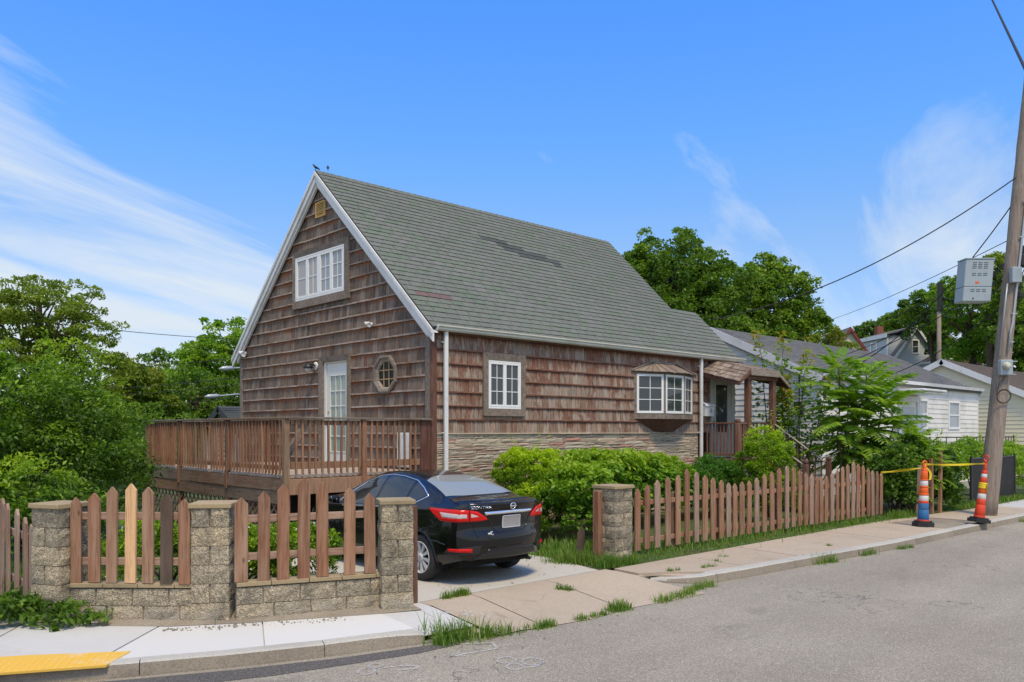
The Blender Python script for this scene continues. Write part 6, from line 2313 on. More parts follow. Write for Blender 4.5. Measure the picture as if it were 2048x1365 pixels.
    # --- wheels
    for ay in AX:
        for sg in (1, -1):
            wl = bpy.data.objects.new('wheel', None)
            link(wl, Cr, W((sg * 0.76, ay, 0.325)))
            g = G()
            pr = [(0.215, -0.09), (0.25, -0.102), (0.295, -0.102), (0.318, -0.085), (0.326, -0.05), (0.326, 0.05), (0.318, 0.085), (0.295, 0.102), (0.25, 0.102), (0.215, 0.09)]
            g.lathe(pr, (0, 0, 0), 40, 'x', False)
            put('tyre', g.mesh('tyre', MT['rubber'], True), wl, W((sg * 0.765, ay, 0.325)))
            g = G()
            rimp = [(0.222, 0.084), (0.226, 0.100), (0.216, 0.104), (0.204, 0.092), (0.196, 0.06), (0.19, 0.03)]
            g.lathe([(r_, h * sg) for r_, h in rimp], (0, 0, 0), 40, 'x', False)
            put('rim', g.mesh('rim', silver, True), wl, W((sg * 0.765, ay, 0.325)))
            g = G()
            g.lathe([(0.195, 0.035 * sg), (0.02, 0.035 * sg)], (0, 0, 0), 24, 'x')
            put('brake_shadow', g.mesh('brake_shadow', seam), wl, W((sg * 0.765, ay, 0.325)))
            for k in range(10):
                a = R(36 * k + 8)
                for_ = []
                r0, r1 = 0.045, 0.205
                g = G()
                pv = []
                for rr_, hw, xo in ((r0, 0.012, 0.082), (0.12, 0.019, 0.088), (r1, 0.029, 0.094)):
                    for s2 in (-1, 1):
                        ca, sa = math.cos(a), math.sin(a)
                        pv.append((xo * sg, rr_ * ca - s2 * hw * sa, rr_ * sa + s2 * hw * ca))
                pb = [(x - 0.03 * sg, y, z) for x, y, z in pv]
                g.add(pv + pb, [(0, 1, 3, 2), (2, 3, 5, 4), (0, 2, 8, 6), (2, 4, 10, 8), (1, 7, 9, 3), (3, 9, 11, 5)])
                put('spoke', g.mesh('spoke', silver), wl, W((sg * 0.765, ay, 0.325)))
            g = G()
            g.lathe([(0.062, 0.06 * sg), (0.060, 0.088 * sg), (0.045, 0.098 * sg), (0.0, 0.100 * sg)], (0, 0, 0), 20, 'x')
            put('hub_cap', g.mesh('hub_cap', silver, True), wl, W((sg * 0.765, ay, 0.325)))


build_car()

# ---------------------------------------------------------------- utility pole, cabinet, cables, channelizers


def build_street():
    base, tip = Vector((12.80, -5.99, -0.05)), Vector((13.62, -6.75, 11.0))
    ax = (tip - base).normalized()

    def pp(z, dx=0.0, dr=0.0):
        """point on the pole at height z, moved dx across the view and dr towards the camera"""
        p = base + ax * ((z - base.z) / ax.z)
        return p + Vector((0.73, -0.6834, 0)) * dx + Vector((-0.6834, -0.73, 0)) * dr
    t = thing('utility_pole', 'tall weathered wooden utility pole leaning right beside the kerb', 'utility pole', base)
    g = G()
    zz = np.linspace(-0.05, 11.0, 26)
    g.tube([pp(z) + Vector((rr(-.006, .006), rr(-.006, .006), 0)) for z in zz], [lerp(0.225, 0.15, (z / 11) ** 0.8 if z > 0 else 0) for z in zz], 18)
    g.obj('pole', MT['pole'], t, True)
    g = G()
    g.tube([pp(4.05, -0.02, 0.23), pp(4.6, 0.0, 0.22), pp(4.75, 0.03, 0.22), pp(7.6, 0.075, 0.20), pp(8.0, 0.09, 0.19), pp(8.8, 0.11, 0.19)], 0.028, 8)
    g.obj('conduit', MT['galv'], t, True)
    g = G()
    g.tube([pp(3.95, -0.17, 0.14), pp(5.2, -0.16, 0.14), pp(5.75, -0.16, 0.16)], 0.022, 8)
    g.obj('conduit', MT['galv'], t, True)
    for z in (4.3, 5.0, 5.9, 6.9, 7.8):
        g = G()
        g.obox(pp(z, 0.05, 0.21), (0.05, -0.047, 0), (0.01, 0.01, 0), (0, 0, 0.015), 0.003)
        g.obj('clip', MT['galv'], t)
    g = G()
    g.obox(pp(3.66, -0.06, 0.25), Vector((0.73, -0.6834, 0)) * 0.15, Vector((0.6834, 0.73, 0)) * 0.075, (0, 0, 0.19), 0.015)
    mb = g.obj('meter_box', MT['cab'], t)
    g = G()
    c = pp(3.70, -0.09, 0.33)
    d = Vector((-0.6834, -0.73, 0))
    vs, fs = G().lathe([(0.095, 0.0), (0.095, 0.03), (0.082, 0.035), (0.082, 0.075), (0.06, 0.10), (0.0, 0.105)], (0, 0, 0), 20).__dict__.values()
    q = d.to_track_quat('Z', 'Y').to_matrix()
    put('meter', mesh('meter', [q @ Vector(v) + c for v in vs], fs, plain('meter_glass', (0.50, 0.48, 0.38), 0.12, 0.1), True), mb)
    g = G()
    g.obox(pp(5.95, -0.03, 0.24), Vector((0.73, -0.6834, 0)) * 0.12, Vector((0.6834, 0.73, 0)) * 0.07, (0, 0, 0.19), 0.012)
    g.obj('switch_box', MT['cab'], t)
    for z in (3.82, 3.50):
        g = G()
        g.obox(pp(z, 0.08, 0.20), Vector((0.73, -0.6834, 0)) * 0.17, (0.01, 0.01, 0), (0, 0, 0.012))
        g.obj('strap', MT['galv'], t)
    # coil of spare wire and drop from the meter
    g = G()
    for k in range(3):
        rr_ = 0.155 + 0.012 * k
        g.tube([pp(2.95 + rr_ * math.sin(R(a)), -0.02 + rr_ * math.cos(R(a)), 0.235 + 0.006 * k) for a in range(0, 361, 15)], 0.0055, 5, False)
    g.tube([pp(3.48, -0.04, 0.25), pp(3.35, -0.08, 0.24), pp(3.28, -0.14, 0.2), pp(3.0, -0.17, 0.18)], 0.008, 5)
    g.obj('wire_coil', MT['cable'], t)
    # tangle of terminals on the far side of the pole
    g = G()
    random.seed(5)
    for k in range(9):
        a = pp(rr(5.2, 8.2), 0.20, -0.05)
        b = pp(rr(5.2, 8.2), 0.22, 0.05)
        m = (a + b) / 2 + Vector((0.73, -0.6834, 0)) * rr(0.05, 0.22) + Vector((0, 0, rr(-0.3, 0.2)))
        g.tube([a, a.lerp(m, 0.6) + Vector((0, 0, -0.05)), m, m.lerp(b, 0.5), b], 0.012, 5)
    for z, s in ((6.35, 0.13), (6.6, 0.10), (5.5, 0.07), (7.5, 0.08)):
        g.obox(pp(z, 0.26, 0.0), Vector((0.73, -0.6834, 0)) * s, Vector((0.6834, 0.73, 0)) * s, (0, 0, s * 1.2), 0.03)
    g.obj('terminal_tangle', MT['cable'], t)
    # cabinet
    t = thing('utility_cabinet', 'grey louvred metal cabinet hung on the left side of the utility pole', 'utility cabinet', pp(5.85, -0.42, 0.1))
    f = Frame((12.17, -5.64, 5.31), (0.73, -0.6834, 0), (0, 0, 1))
    f.v = (Vector((0, 0, 1)) + f.u * 0.09).normalized()
    f.n = f.u.cross(f.v).normalized()
    w, h, dp = 0.70, 1.05, 0.40
    g = G()
    fbox(g, f, 0, w, 0, 0.36, -dp, 0.0, 0.015)
    g.obj('lower_box', MT['cab'], t)
    g = G()
    fbox(g, f, 0, w, 0.364, h, -dp, 0.0, 0.015)
    g.obj('upper_box', MT['cab'], t)
    g = G()
    fbox(g, f, -0.015, w + 0.015, h, h + 0.03, -dp - 0.01, 0.015, 0.008)
    g.obj('lid', MT['cab'], t)
    for v0, rows in ((0.82, 4), (0.64, 2), (0.24, 2)):
        for i in range(3):
            for j in range(rows):
                g = G()
                fbox(g, f, 0.17 + i * 0.14, 0.27 + i * 0.14, v0 + j * 0.045, v0 + j * 0.045 + 0.018, 0.0, 0.006, 0.002)
                g.obj('louvre', MT['slot'], t)
    g = G()
    fbox(g, f, 0.27, 0.37, 0.44, 0.495, 0.0, 0.004)
    g.obj('sticker', MT['orange'], t)
    g = G()
    fbox(g, f, 0.235, 0.262, 0.06, 0.09, 0.0, 0.02, 0.004)
    g.obj('lock', MT['black'], t)
    for j in range(5):
        g = G()
        c = f.at(w, 0.86 + j * 0.03, -dp * 0.5)
        g.obox(c, f.n * 0.10, f.u * 0.006, f.v * 0.006)
        g.obj('louvre', MT['slot'], t)

    # cables
    def cable(label, pts, r=0.014, sag=0.0, n=18, grp='overhead cables'):
        P = [Vector(p) for p in pts]
        out = []
        for a, b in zip(P, P[1:]):
            for i in range(n):
                s = i / n
                q = a.lerp(b, s)
                q.z -= sag * 4 * s * (1 - s)
                out.append(q)
        out.append(P[-1])
        g = G()
        g.tube(out, r, 5, False)
        tag(g.obj('cable', MT['cable'], None, True), label, 'cable', grp)
    cable('upper service cable running from the leaning pole to the eave of the shingled house', [pp(8.50, -0.05, 0.1), (10.92, 0.73, 5.37)], 0.016, 0.55)
    cable('lower service cable sagging from the leaning pole to the white sided house', [pp(8.0, -0.05, 0.1), (15.1, -0.30, 3.65)], 0.015, 0.9)
    cable('thin cable crossing high above the white sided house roof', [pp(6.90, -0.1, 0.1), (47.3, 16.6, 9.8)], 0.011, 0.3)
    far = Vector((54.17, 9.56, 12.6))
    for k, (z0, dz, dx) in enumerate(((6.7, -0.3, 0.0), (6.45, -1.0, 0.25), (6.2, -1.6, -0.2))):
        lab = ['topmost of the cables between the leaning pole and the distant pole', 'middle cable between the leaning pole and the distant pole', 'lowest cable between the leaning pole and the distant pole'][k]
        cable(lab, [pp(z0, 0.12, 0.1), far + Vector((dx, 0, dz))], 0.018, 0.9)
    for z0, e, sag, lab in ((6.35, (29.0, 9.3, 6.2), 0.5, 'upper telephone cable slanting down over the bungalow ridge'), (6.2, (30.2, 9.0, 5.6), 0.7, 'slacker telephone cable just below the upper one'), (6.05, (16.5, 1.0, 3.9), 0.35, 'telephone cable dropping in front of the bungalow roof to its eave'), (5.3, (17.6, -1.1, 3.8), 0.3, 'lowest telephone cable dropping to the front of the bungalow')):
        cable(lab, [pp(z0, -0.1, 0.1), e], 0.013, sag)
    cable('thick cable crossing the top right corner of the sky', [(8.9, -7.0, 11.68), (-3.4, -11.2, 4.25)], 0.013, 0.0)
    # wires on the left behind the deck
    for k, (a, b) in enumerate((((-9.0, 26, 7.4), (14, 31, 7.4)), ((-6, 24.0, 4.3), (12, 26, 6.6)), ((-6, 23.0, 3.5), (12, 25, 5.6)), ((-6, 23.4, 3.3), (12, 25.4, 5.2)), ((-6, 23.0, 2.7), (12, 25, 4.6)))):
        cable(['single high wire in the open sky left of the gable', 'upper wire in front of the trees left of the gable', 'second wire in front of the trees left of the gable', 'third wire in front of the trees left of the gable', 'lowest wire in front of the trees left of the gable'][k], [a, b], 0.013 if k else 0.016, 0.5, 18, 'wires behind the deck')

    # channelizer posts
    def channelizer(c, lean, leanv, label, bands, basec, rot, handle_rot):
        t = thing('channelizer', label, 'traffic cone', c, 'road work channelizers by the kerb')
        Mx = Matrix.Translation(Vector(c)) @ Matrix.Rotation(R(lean), 4, Vector(leanv)) @ Matrix.Rotation(R(rot), 4, 'Z')

        def P(nm, g, m, sm=True, par=t):
            return put(nm, mesh(nm, [Mx @ Vector(v) for v in g.v], g.f, MT[m], sm), par)
        g = G()
        n = 8
        for z0, z1, s in ((0.0, 0.075, 1.0), (0.075, 0.11, 0.82)):
            ra = [(0.30 * s if k % 2 else 0.30 * s) for k in range(n)]
            poly = [(0.31 * s * math.cos(R(45 * k + 22.5)), 0.24 * s * math.sin(R(45 * k + 22.5)), z0) for k in range(n)]
            g.prism(poly, (0, 0, z1 - z0))
        P('base', g, 'rubber', False)
        for z0, z1, m, rad in bands:
            g = G()
            r0, r1 = rad(z0), rad(z1)
            e = 0.006
            g.lathe([(r0 - 0.004, z0), (r0, z0 + e), (r1, z1 - e), (r1 - 0.004, z1)], (0, 0, 0), 22)
            P('band', g, m)
        g = G()
        top = bands[-1][1]
        g.tube([(0.0, 0, top - 0.01), (0, 0, top + 0.05)], 0.035, 10)
        hr = R(handle_rot)
        ring = [(0.055 * math.cos(R(a)) * math.cos(hr), 0.055 * math.cos(R(a)) * math.sin(hr), top + 0.10 + 0.062 * math.sin(R(a))) for a in range(-90, 271, 20)]
        g.tube(ring, 0.020, 8, False)
        P('handle', g, bands[-1][2])
        return t, Mx
    f1 = lambda z: lerp(0.122, 0.072, (z - 0.1) / 1.05)
    b1 = [(0.10, 0.14, 'cone_red', lambda z: 0.128), (0.14, 0.36, 'cone_bl', f1), (0.36, 0.50, 'cone_bl', f1), (0.50, 0.555, 'cone_red', f1), (0.555, 0.675, 'cone_wh', f1), (0.675, 0.72, 'cone_or', lambda z: f1(z) + 0.006), (0.72, 0.85, 'cone_or', f1), (0.85, 0.885, 'cone_or', lambda z: f1(z) + 0.006), (0.885, 1.00, 'cone_wh', f1), (1.00, 1.03, 'cone_or', lambda z: f1(z) + 0.006), (1.03, 1.22, 'cone_or', f1), (1.22, 1.27, 'cone_or', lambda z: lerp(f1(1.22), 0.05, (z - 1.22) / 0.05))]
    t1, M1 = channelizer((9.16, -5.81, 0.0), 1.5, (0.68, 0.73, 0), 'orange and white road channelizer with a blue lower half beside the tree pit', b1, 'rubber', 20, -43)
    f2 = lambda z: lerp(0.112, 0.056, (z - 0.1) / 1.05)
    b2 = [(0.10, 0.15, 'cone_red', lambda z: 0.118), (0.15, 0.40, 'cone_red', f2), (0.40, 0.53, 'cone_red', f2), (0.53, 0.65, 'cone_wh', f2), (0.65, 0.85, 'cone_or', f2), (0.85, 0.90, 'cone_red', lambda z: f2(z) + 0.006), (0.90, 1.02, 'cone_red', f2), (1.02, 1.10, 'cone_wh', f2), (1.10, 1.17, 'cone_red', f2), (1.17, 1.19, 'cone_red', lambda z: lerp(f2(1.17), 0.03, (z - 1.17) / 0.02)), (1.19, 1.36, 'cone_red', lambda z: 0.032)]
    t2, M2 = channelizer((10.55, -6.50, 0.03), 7.0, (0.60, 0.73, 0.0), 'leaning red channelizer half off the kerb with yellow tape knotted round it', b2, 'rubber', 25, 47)
    # knot and tails of tape round the second one
    g = G()
    for k in range(3):
        z = 0.79 + 0.045 * k
        g.lathe([(f2(z) + 0.012, z - 0.022), (f2(z) + 0.018, z), (f2(z) + 0.010, z + 0.022)], (0, 0, 0), 14)
    for (x, y, zt, zb_) in ((0.05, -0.07, 0.80, 0.42), (0.10, -0.06, 0.88, 0.36), (-0.11, -0.06, 0.86, 0.66)):
        g.add([(x, y, zt), (x + 0.045, y + 0.01, zt), (x + 0.055, y - 0.02, (zt + zb_) / 2), (x + 0.01, y - 0.03, (zt + zb_) / 2), (x + 0.04, y - 0.01, zb_), (x + 0.07, y, zb_)], [(0, 1, 2, 3), (3, 2, 5, 4)])
    tk = put('tape_knot', mesh('tape_knot', [M2 @ Vector(v) for v in g.v], g.f, MT['tape']))
    tag(tk, 'yellow tape knot with hanging tails wrapped around the leaning red channelizer', 'tape')

    def tape(label, a, b, sag, w=0.045, tail=None):
        A, B = Vector(a), Vector(b)
        vs, fs = [], []
        n = 22
        for i in range(n + 1):
            s = i / n
            p = A.lerp(B, s)
            p.z -= sag * 4 * s * (1 - s)
            tw = math.sin(s * 9.0) * 0.9 + 0.3
            d = Vector((0.3 * math.sin(tw), -0.4 * math.sin(tw), math.cos(tw) * 0.9)).normalized() * w / 2
            th = Vector((0.0015, 0.0015, 0))
            vs += [p - d - th, p + d - th, p + d + th, p - d + th]
        for i in range(n):
            for k in range(4):
                fs.append((i * 4 + k, i * 4 + (k + 1) % 4, (i + 1) * 4 + (k + 1) % 4, (i + 1) * 4 + k))
        if tail:
            o = len(vs)
            t0 = B + Vector((0.02, -0.03, 0))
            for i in range(7):
                s = i / 6
                q = t0 + Vector((0.09 * math.sin(s * 2.2), -0.06 * math.sin(s * 2.2), 0.03 * math.sin(s * 3) - tail * s))
                vs += [q + Vector((-0.02, 0.016, 0)), q + Vector((0.02, -0.016, 0))]
            fs += [(o + 2 * i, o + 2 * i + 1, o + 2 * i + 3, o + 2 * i + 2) for i in range(6)]
        tag(mesh_put(label, vs, fs), label, 'tape', 'caution tape along the pit')

    def mesh_put(label, vs, fs):
        return put('caution_tape', mesh('caution_tape', vs, fs, MT['tape']))
    h1 = M1 @ Vector((0, 0, 1.29))
    tape('yellow caution tape from the picket fence end to the blue based channelizer', (10.05, -4.52, 1.10), h1, 0.012, 0.05, 0.28)
    tape('yellow caution tape stretched between the two channelizers', M1 @ Vector((0, 0, 1.36)), M2 @ Vector((0, 0, 1.34)), 0.02)


build_street()

# ---------------------------------------------------------------- neighbouring houses


def planks(fr, parent, name, u0, u1, v0, v1, step, m, planes=(), holes=(), th=0.022, limit=400):
    """lapped siding, one board per course and gap between openings"""
    v = v0
    while v < v1 - 0.02:
        e = min(v + step, v1)
        for (a, b, c, d) in rows_minus(v, e, u0, u1, holes):
            poly = [(a, c), (b, c), (b, d), (a, d)]
            if planes:
                poly = clip_poly(poly, planes)
            if len(poly) < 3:
                continue
            n = len(poly)
            vs = [fr.at(u, w, 0) for u, w in poly] + [fr.at(u, w, th * (1.0 - 0.85 * (w - v) / step)) for u, w in poly]
            fs = [tuple(range(n, 2 * n))] + [(i, (i + 1) % n, n + (i + 1) % n, n + i) for i in range(n)]
            put(name, mesh(name, vs, fs, m), parent)
        v = e


def simple_window(fr, parent, u0, u1, v0, v1, mf, mp, mid=True, fw=0.09, proud=0.05, shut=False):
    g = G()
    for a in ((u0, u1, v0, v0 + fw), (u0, u1, v1 - fw, v1), (u0, u0 + fw, v0 + fw, v1 - fw), (u1 - fw, u1, v0 + fw, v1 - fw)):
        fbox(g, fr, *a, -0.02, proud, 0.008)
    if mid:
        m_ = (v0 + v1) / 2
        fbox(g, fr, u0 + fw, u1 - fw, m_ - 0.025, m_ + 0.025, -0.02, proud * 0.7, 0.004)
    w = g.obj('window', mf, parent)
    g = G()
    g.add([fr.at(u0 + fw, v0 + fw, 0.008), fr.at(u1 - fw, v0 + fw, 0.008), fr.at(u1 - fw, v1 - fw, 0.008), fr.at(u0 + fw, v1 - fw, 0.008)], [(0, 1, 2, 3)])
    g.obj('pane', mp, w)
    return w


def gable_roof(parent, x0, x1, y0, yr, y1, ze, zr, m, over=0.25, th=0.10, trim=None, courses=0.18, tabs=None):
    """ridge along X; both slopes as slabs, the street slope with stepped courses"""
    s = (zr - ze) / (yr - y0)
    L = math.hypot(yr - y0, zr - ze)
    fr = Frame((0, y0 - over, ze - over * s), (1, 0, 0), (0, yr - y0, zr - ze))
    Lo = L * (1 + over / (yr - y0))
    g = G()
    n = int(Lo / courses)
    for k in range(n):
        a, b = k * Lo / n, (k + 1) * Lo / n
        g.add([fr.at(x0 - over, a, 0.018), fr.at(x1 + over, a, 0.018), fr.at(x1 + over, b, 0.0), fr.at(x0 - over, b, 0.0), fr.at(x0 - over, a, -0.002), fr.at(x1 + over, a, -0.002)], [(0, 1, 2, 3), (0, 4, 5, 1)])
    g.prism([fr.at(x0 - over, 0, -th), fr.at(x1 + over, 0, -th), fr.at(x1 + over, Lo, -th), fr.at(x0 - over, Lo, -th)], fr.n * (th - 0.004))
    roof = g.obj('roof', m, parent)
    s2 = (zr - ze) / (y1 - yr)
    fb = Frame((0, y1 + over, ze - over * s2), (-1, 0, 0), (0, yr - y1, zr - ze))
    L2 = math.hypot(y1 - yr, zr - ze) * (1 + over / (y1 - yr))
    g = G()
    g.prism([fb.at(-(x1 + over), 0, -th), fb.at(-(x0 - over), 0, -th), fb.at(-(x0 - over), L2, -th), fb.at(-(x1 + over), L2, -th)], fb.n * th)
    g.obj('roof', m, parent)
    if tabs:
        rects = []
        for k in range(n):
            a = k * Lo / n
            x = x0 - over - rr(0, 0.2)
            while x < x1 + over:
                w = rr(0.26, 0.32)
                p, q = max(x, x0 - over), min(x + w, x1 + over)
                if q - p > 0.05:
                    rects.append((p, q, a, a + Lo / n + 0.01))
                x += w
        field('roof_shingle', fr, rects, tabs, roof, 0.016, 0.3, 0.003, 0.006, 200, (), None, 4, 0.012)
    if trim is not None:
        for x in (x0 - over - 0.03, x1 + over):
            for f, LL, sg in ((fr, Lo, 1), (fb, L2, -1)):
                g = G()
                u = x * sg
                du = 0.03 * sg
                g.prism([f.at(u, 0, -th - 0.16), f.at(u, LL, -th - 0.16), f.at(u, LL, 0.02), f.at(u, 0, 0.02)], Vector((0.03, 0, 0)))
                g.obj('rake_board', trim, parent)
    return roof


def build_far():
    # ---- white sided bungalow next door
    H = thing('white_sided_house', 'long white sided bungalow with grey shingle roof next to the entry porch', 'house', (22, 3.5, 0))
    x0, x1, y0, yr, y1, ze, zr = 15.2, 29.9, -0.5, 3.5, 7.5, 3.88, 5.75
    g = G()
    g.prism([(x0, y0, 0), (x0, y1, 0), (x0, y1, ze), (x0, yr, zr - 0.05), (x0, y0, ze)], (x1 - x0, 0, 0))
    g.obj('wall', MT['siding'], H)
    gf = Frame((x0, 0, 0), (0, -1, 0), (0, 0, 1))
    s = (zr - ze) / (yr - y0)
    planks(gf, H, 'siding_board', -y1, -y0, 0.7, zr, 0.19, MT['siding'], [(s, 1.0, ze - s * y0 - 0.02), (-s, 1.0, ze + s * y1 - 0.02)], [(-0.62 - 0.3, -0.62 + 0.3, 9, 10)])
    ff = Frame((0, y0, 0), (1, 0, 0), (0, 0, 1))
    holes = [(23.2, 24.05, 2.15, 3.34), (26.3, 27.6, 2.15, 3.34), (21.2, 23.15, 0.9, 3.42)]
    planks(ff, H, 'siding_board', x0, x1, 0.7, ze - 0.12, 0.19, MT['siding'], (), holes)
    for fr, a, b in ((gf, -y1, -y0), (ff, x0, x1)):
        g = G()
        fbox(g, fr, a, b, 0.0, 0.70, 0.0, 0.012)
        g.obj('foundation', MT['mid_conc'], H)
    for c in (((x0 - 0.03, y0 - 0.03, 0.7), (x0 + 0.07, y0 + 0.07, ze)), ((x1 - 0.07, y0 - 0.035, 0.7), (x1 + 0.03, y0 + 0.07, ze - 0.1))):
        g = G()
        g.box(*c, 0.01)
        g.obj('corner_board', MT['white'], H)
    gable_roof(H, x0, x1, y0, yr, y1, ze, zr, MT['roof_grey'], 0.14, 0.08, MT['white'], 0.165, [MT['roof_grey']])
    g = G()
    g.prism([(x0 - 0.1, y0 - 0.12, ze - 0.03), (x0 - 0.1, y0 - 0.24, ze - 0.05), (x0 - 0.1, y0 - 0.27, ze + 0.07), (x0 - 0.1, y0 - 0.12, ze + 0.07)], (x1 - x0 + 0.2, 0, 0))
    g.obj('gutter', MT['white'], H)
    simple_window(ff, H, 23.2, 24.05, 2.15, 3.34, MT['vinyl'], MT['pane_grey'])
    simple_window(ff, H, 26.3, 27.6, 2.15, 3.34, MT['vinyl'], MT['pane_grey'])
    d = bpy.data.objects.new('front_door', None)
    link(d, H, (22.2, y0, 1.0))
    g = G()
    for a in ((21.2, 21.4, 0.9, 3.42), (22.95, 23.15, 0.9, 3.42), (21.4, 22.95, 3.20, 3.42)):
        fbox(g, ff, *a, 0.0, 0.06, 0.008)
    g.obj('frame', MT['white'], d)
    g = G()
    fbox(g, ff, 21.4, 22.95, 0.9, 3.2, 0.0, 0.02)
    g.obj('door_leaf', MT['door'], d)
    g = G()
    fbox(g, ff, 21.6, 22.75, 1.9, 3.0, 0.02, 0.028)
    g.obj('pane', MT['pane_grey'], d)
    g = G()
    g.box((21.0, y0 - 1.0, 3.55), (23.3, y0 - 0.02, 3.63), 0.02)
    g.box((21.1, y0 - 0.9, 3.46), (23.2, y0 - 0.05, 3.55), 0.02)
    g.obj('door_hood', MT['white'], H)
    g = G()
    g.box((20.9, y0 - 1.35, 0.0), (23.6, y0 - 0.02, 0.95), 0.02)
    g.box((21.2, y0 - 1.7, 0.0), (23.3, y0 - 1.35, 0.62), 0.02)
    g.box((21.2, y0 - 2.05, 0.0), (23.3, y0 - 1.7, 0.31), 0.02)
    g.obj('front_steps', MT['mid_conc'], H)
    t = thing('mailbox', 'small black mailbox on the white sided house behind the tall fern leaved trees', 'mailbox', (21.0, y0 - 0.1, 2.3))
    g = G()
    g.prism([(20.75, y0 - 0.03, 2.22), (20.75, y0 - 0.2, 2.22), (20.75, y0 - 0.2, 2.42), (20.75, y0 - 0.12, 2.5), (20.75, y0 - 0.03, 2.5)], (0.45, 0, 0))
    g.obj('body', MT['black'], t)
    g = G()
    g.prism([(20.74, y0 - 0.21, 2.41), (20.74, y0 - 0.12, 2.51), (20.74, y0 - 0.02, 2.51), (20.74, y0 - 0.02, 2.525), (20.74, y0 - 0.125, 2.525), (20.74, y0 - 0.225, 2.415)], (0.47, 0, 0))
    g.obj('lid', MT['black'], t)
    # meter and conduit on the gable wall
    t = thing('wall_meter', 'dark meter box and conduit on the white sided gable wall', 'meter', (x0, 0.4, 2.8))
    g = G()
    g.box((x0 - 0.18, 0.05, 2.62), (x0 - 0.03, 0.35, 3.05), 0.02)
    g.obj('box', MT['black'], t)
    g = G()
    g.tube([(x0 - 0.08, 0.2, 3.05), (x0 - 0.08, 0.2, 3.9), (x0 - 0.12, -0.2, 4.05)], 0.025, 6)
    g.tube([(x0 - 0.08, 0.2, 2.62), (x0 - 0.08, 0.2, 0.4)], 0.025, 6)
    g.obj('conduit', MT['cable'], t)
    # black iron railing by its steps
    t = thing('iron_railing', 'black wrought iron railing by the steps of the white sided house', 'railing', (26, -2.2, 0))
    for (ax_, bx_) in (((23.9, -2.0), (29.6, -2.0)), ((23.9, -2.0), (23.9, -0.9))):
        A, B = Vector((*ax_, 0)), Vector((*bx_, 0))
        L = (B - A).length
        for z in (1.0, 1.42, 1.85):
            g = G()
            g.tube([A + Vector((0, 0, z)), B + Vector((0, 0, z))], 0.022, 5)
            g.obj('rail', MT['black'], t)
        n = int(L / 0.34)
        for i in range(n + 1):
            p = A.lerp(B, i / n)
            g = G()
            g.tube([p + Vector((0, 0, 0.0 if i % 4 == 0 else 1.0)), p + Vector((0, 0, 1.92 if i % 4 == 0 else 1.85))], 0.018 if i % 4 else 0.028, 5)
            g.obj('bar' if i % 4 else 'post', MT['black'], t)
    # ---- cream house further along
    H = thing('cream_sided_house', 'cream sided house with brown roof behind the leaning utility pole', 'house', (40, 2, 0))
    x0, x1, y0, yr, y1, ze, zr = 33.0, 46.0, -2.3, 2.0, 6.3, 3.55, 5.6
    g = G()
    g.prism([(x0, y0, 0), (x0, y1, 0), (x0, y1, ze), (x0, yr, zr - 0.05), (x0, y0, ze)], (x1 - x0, 0, 0))
    g.obj('wall', MT['siding_cream'], H)
    gf = Frame((x0, 0, 0), (0, -1, 0), (0, 0, 1))
    s = (zr - ze) / (yr - y0)
    planks(gf, H, 'siding_board', -y1, -y0, 0.5, zr, 0.19, MT['siding_cream'], [(s, 1.0, ze - s * y0 - 0.02), (-s, 1.0, ze + s * y1 - 0.02)])
    gable_roof(H, x0, x1, y0, yr, y1, ze, zr, MT['roof_brown'], 0.2, 0.1, MT['white'], 0.2)
    vn = bpy.data.objects.new('gable_vent', None)
    link(vn, H, (x0, 2.3, 4.6))
    g = G()
    for a in ((-2.75, -1.9, 4.22, 4.3), (-2.75, -1.9, 4.78, 4.86), (-2.75, -2.67, 4.3, 4.78), (-1.98, -1.9, 4.3, 4.78)):
        fbox(g, gf, *a, 0.0, 0.06, 0.005)
    g.obj('frame', MT['white'], vn)
    for k in range(6):
        g = G()
        g.obox(gf.at(-2.325, 4.34 + k * 0.08, 0.035), gf.u * 0.345, Vector((-0.02, 0, -0.025)), Vector((-0.004, 0, 0.006)))
        g.obj('slat', MT['white'], vn)
    # black slatted chain-link fence with hedge
    t = thing('slatted_fence', 'black chain-link fence with privacy slats right of the utility pole', 'fence', (18, -4.9, 0))
    fx0, fx1, fy = 15.6, 19.6, -4.75
    for x in (fx0, fx0 + 2.0, fx1):
        g = G()
        g.lathe([(0.035, -0.02), (0.035, 1.34), (0.04, 1.345), (0.03, 1.38), (0, 1.39)], (x, fy, 0), 10)
        g.obj('post', MT['black'], t)
    g = G()
    g.tube([(fx0, fy, 1.30), (fx1, fy, 1.30)], 0.022, 8)
    g.obj('top_rail', MT['black'], t)
    x = fx0 + 0.06
    while x < fx1 - 0.05:
        wbox('slat', (x - 0.027, fy - 0.006, 0.06), (x + 0.027, fy + 0.006, 1.29), 'rubber', t, 0.002)
        x += 0.066
    g = G()
    for zz in np.arange(0.06, 1.3, 0.055):
        g.tube([(fx0 + i * 0.25, fy - 0.012 - 0.004 * (i % 2), zz + 0.012 * (i % 2)) for i in range(17)], 0.0035, 3, False)
    g.obj('wire', MT['cable'], t)
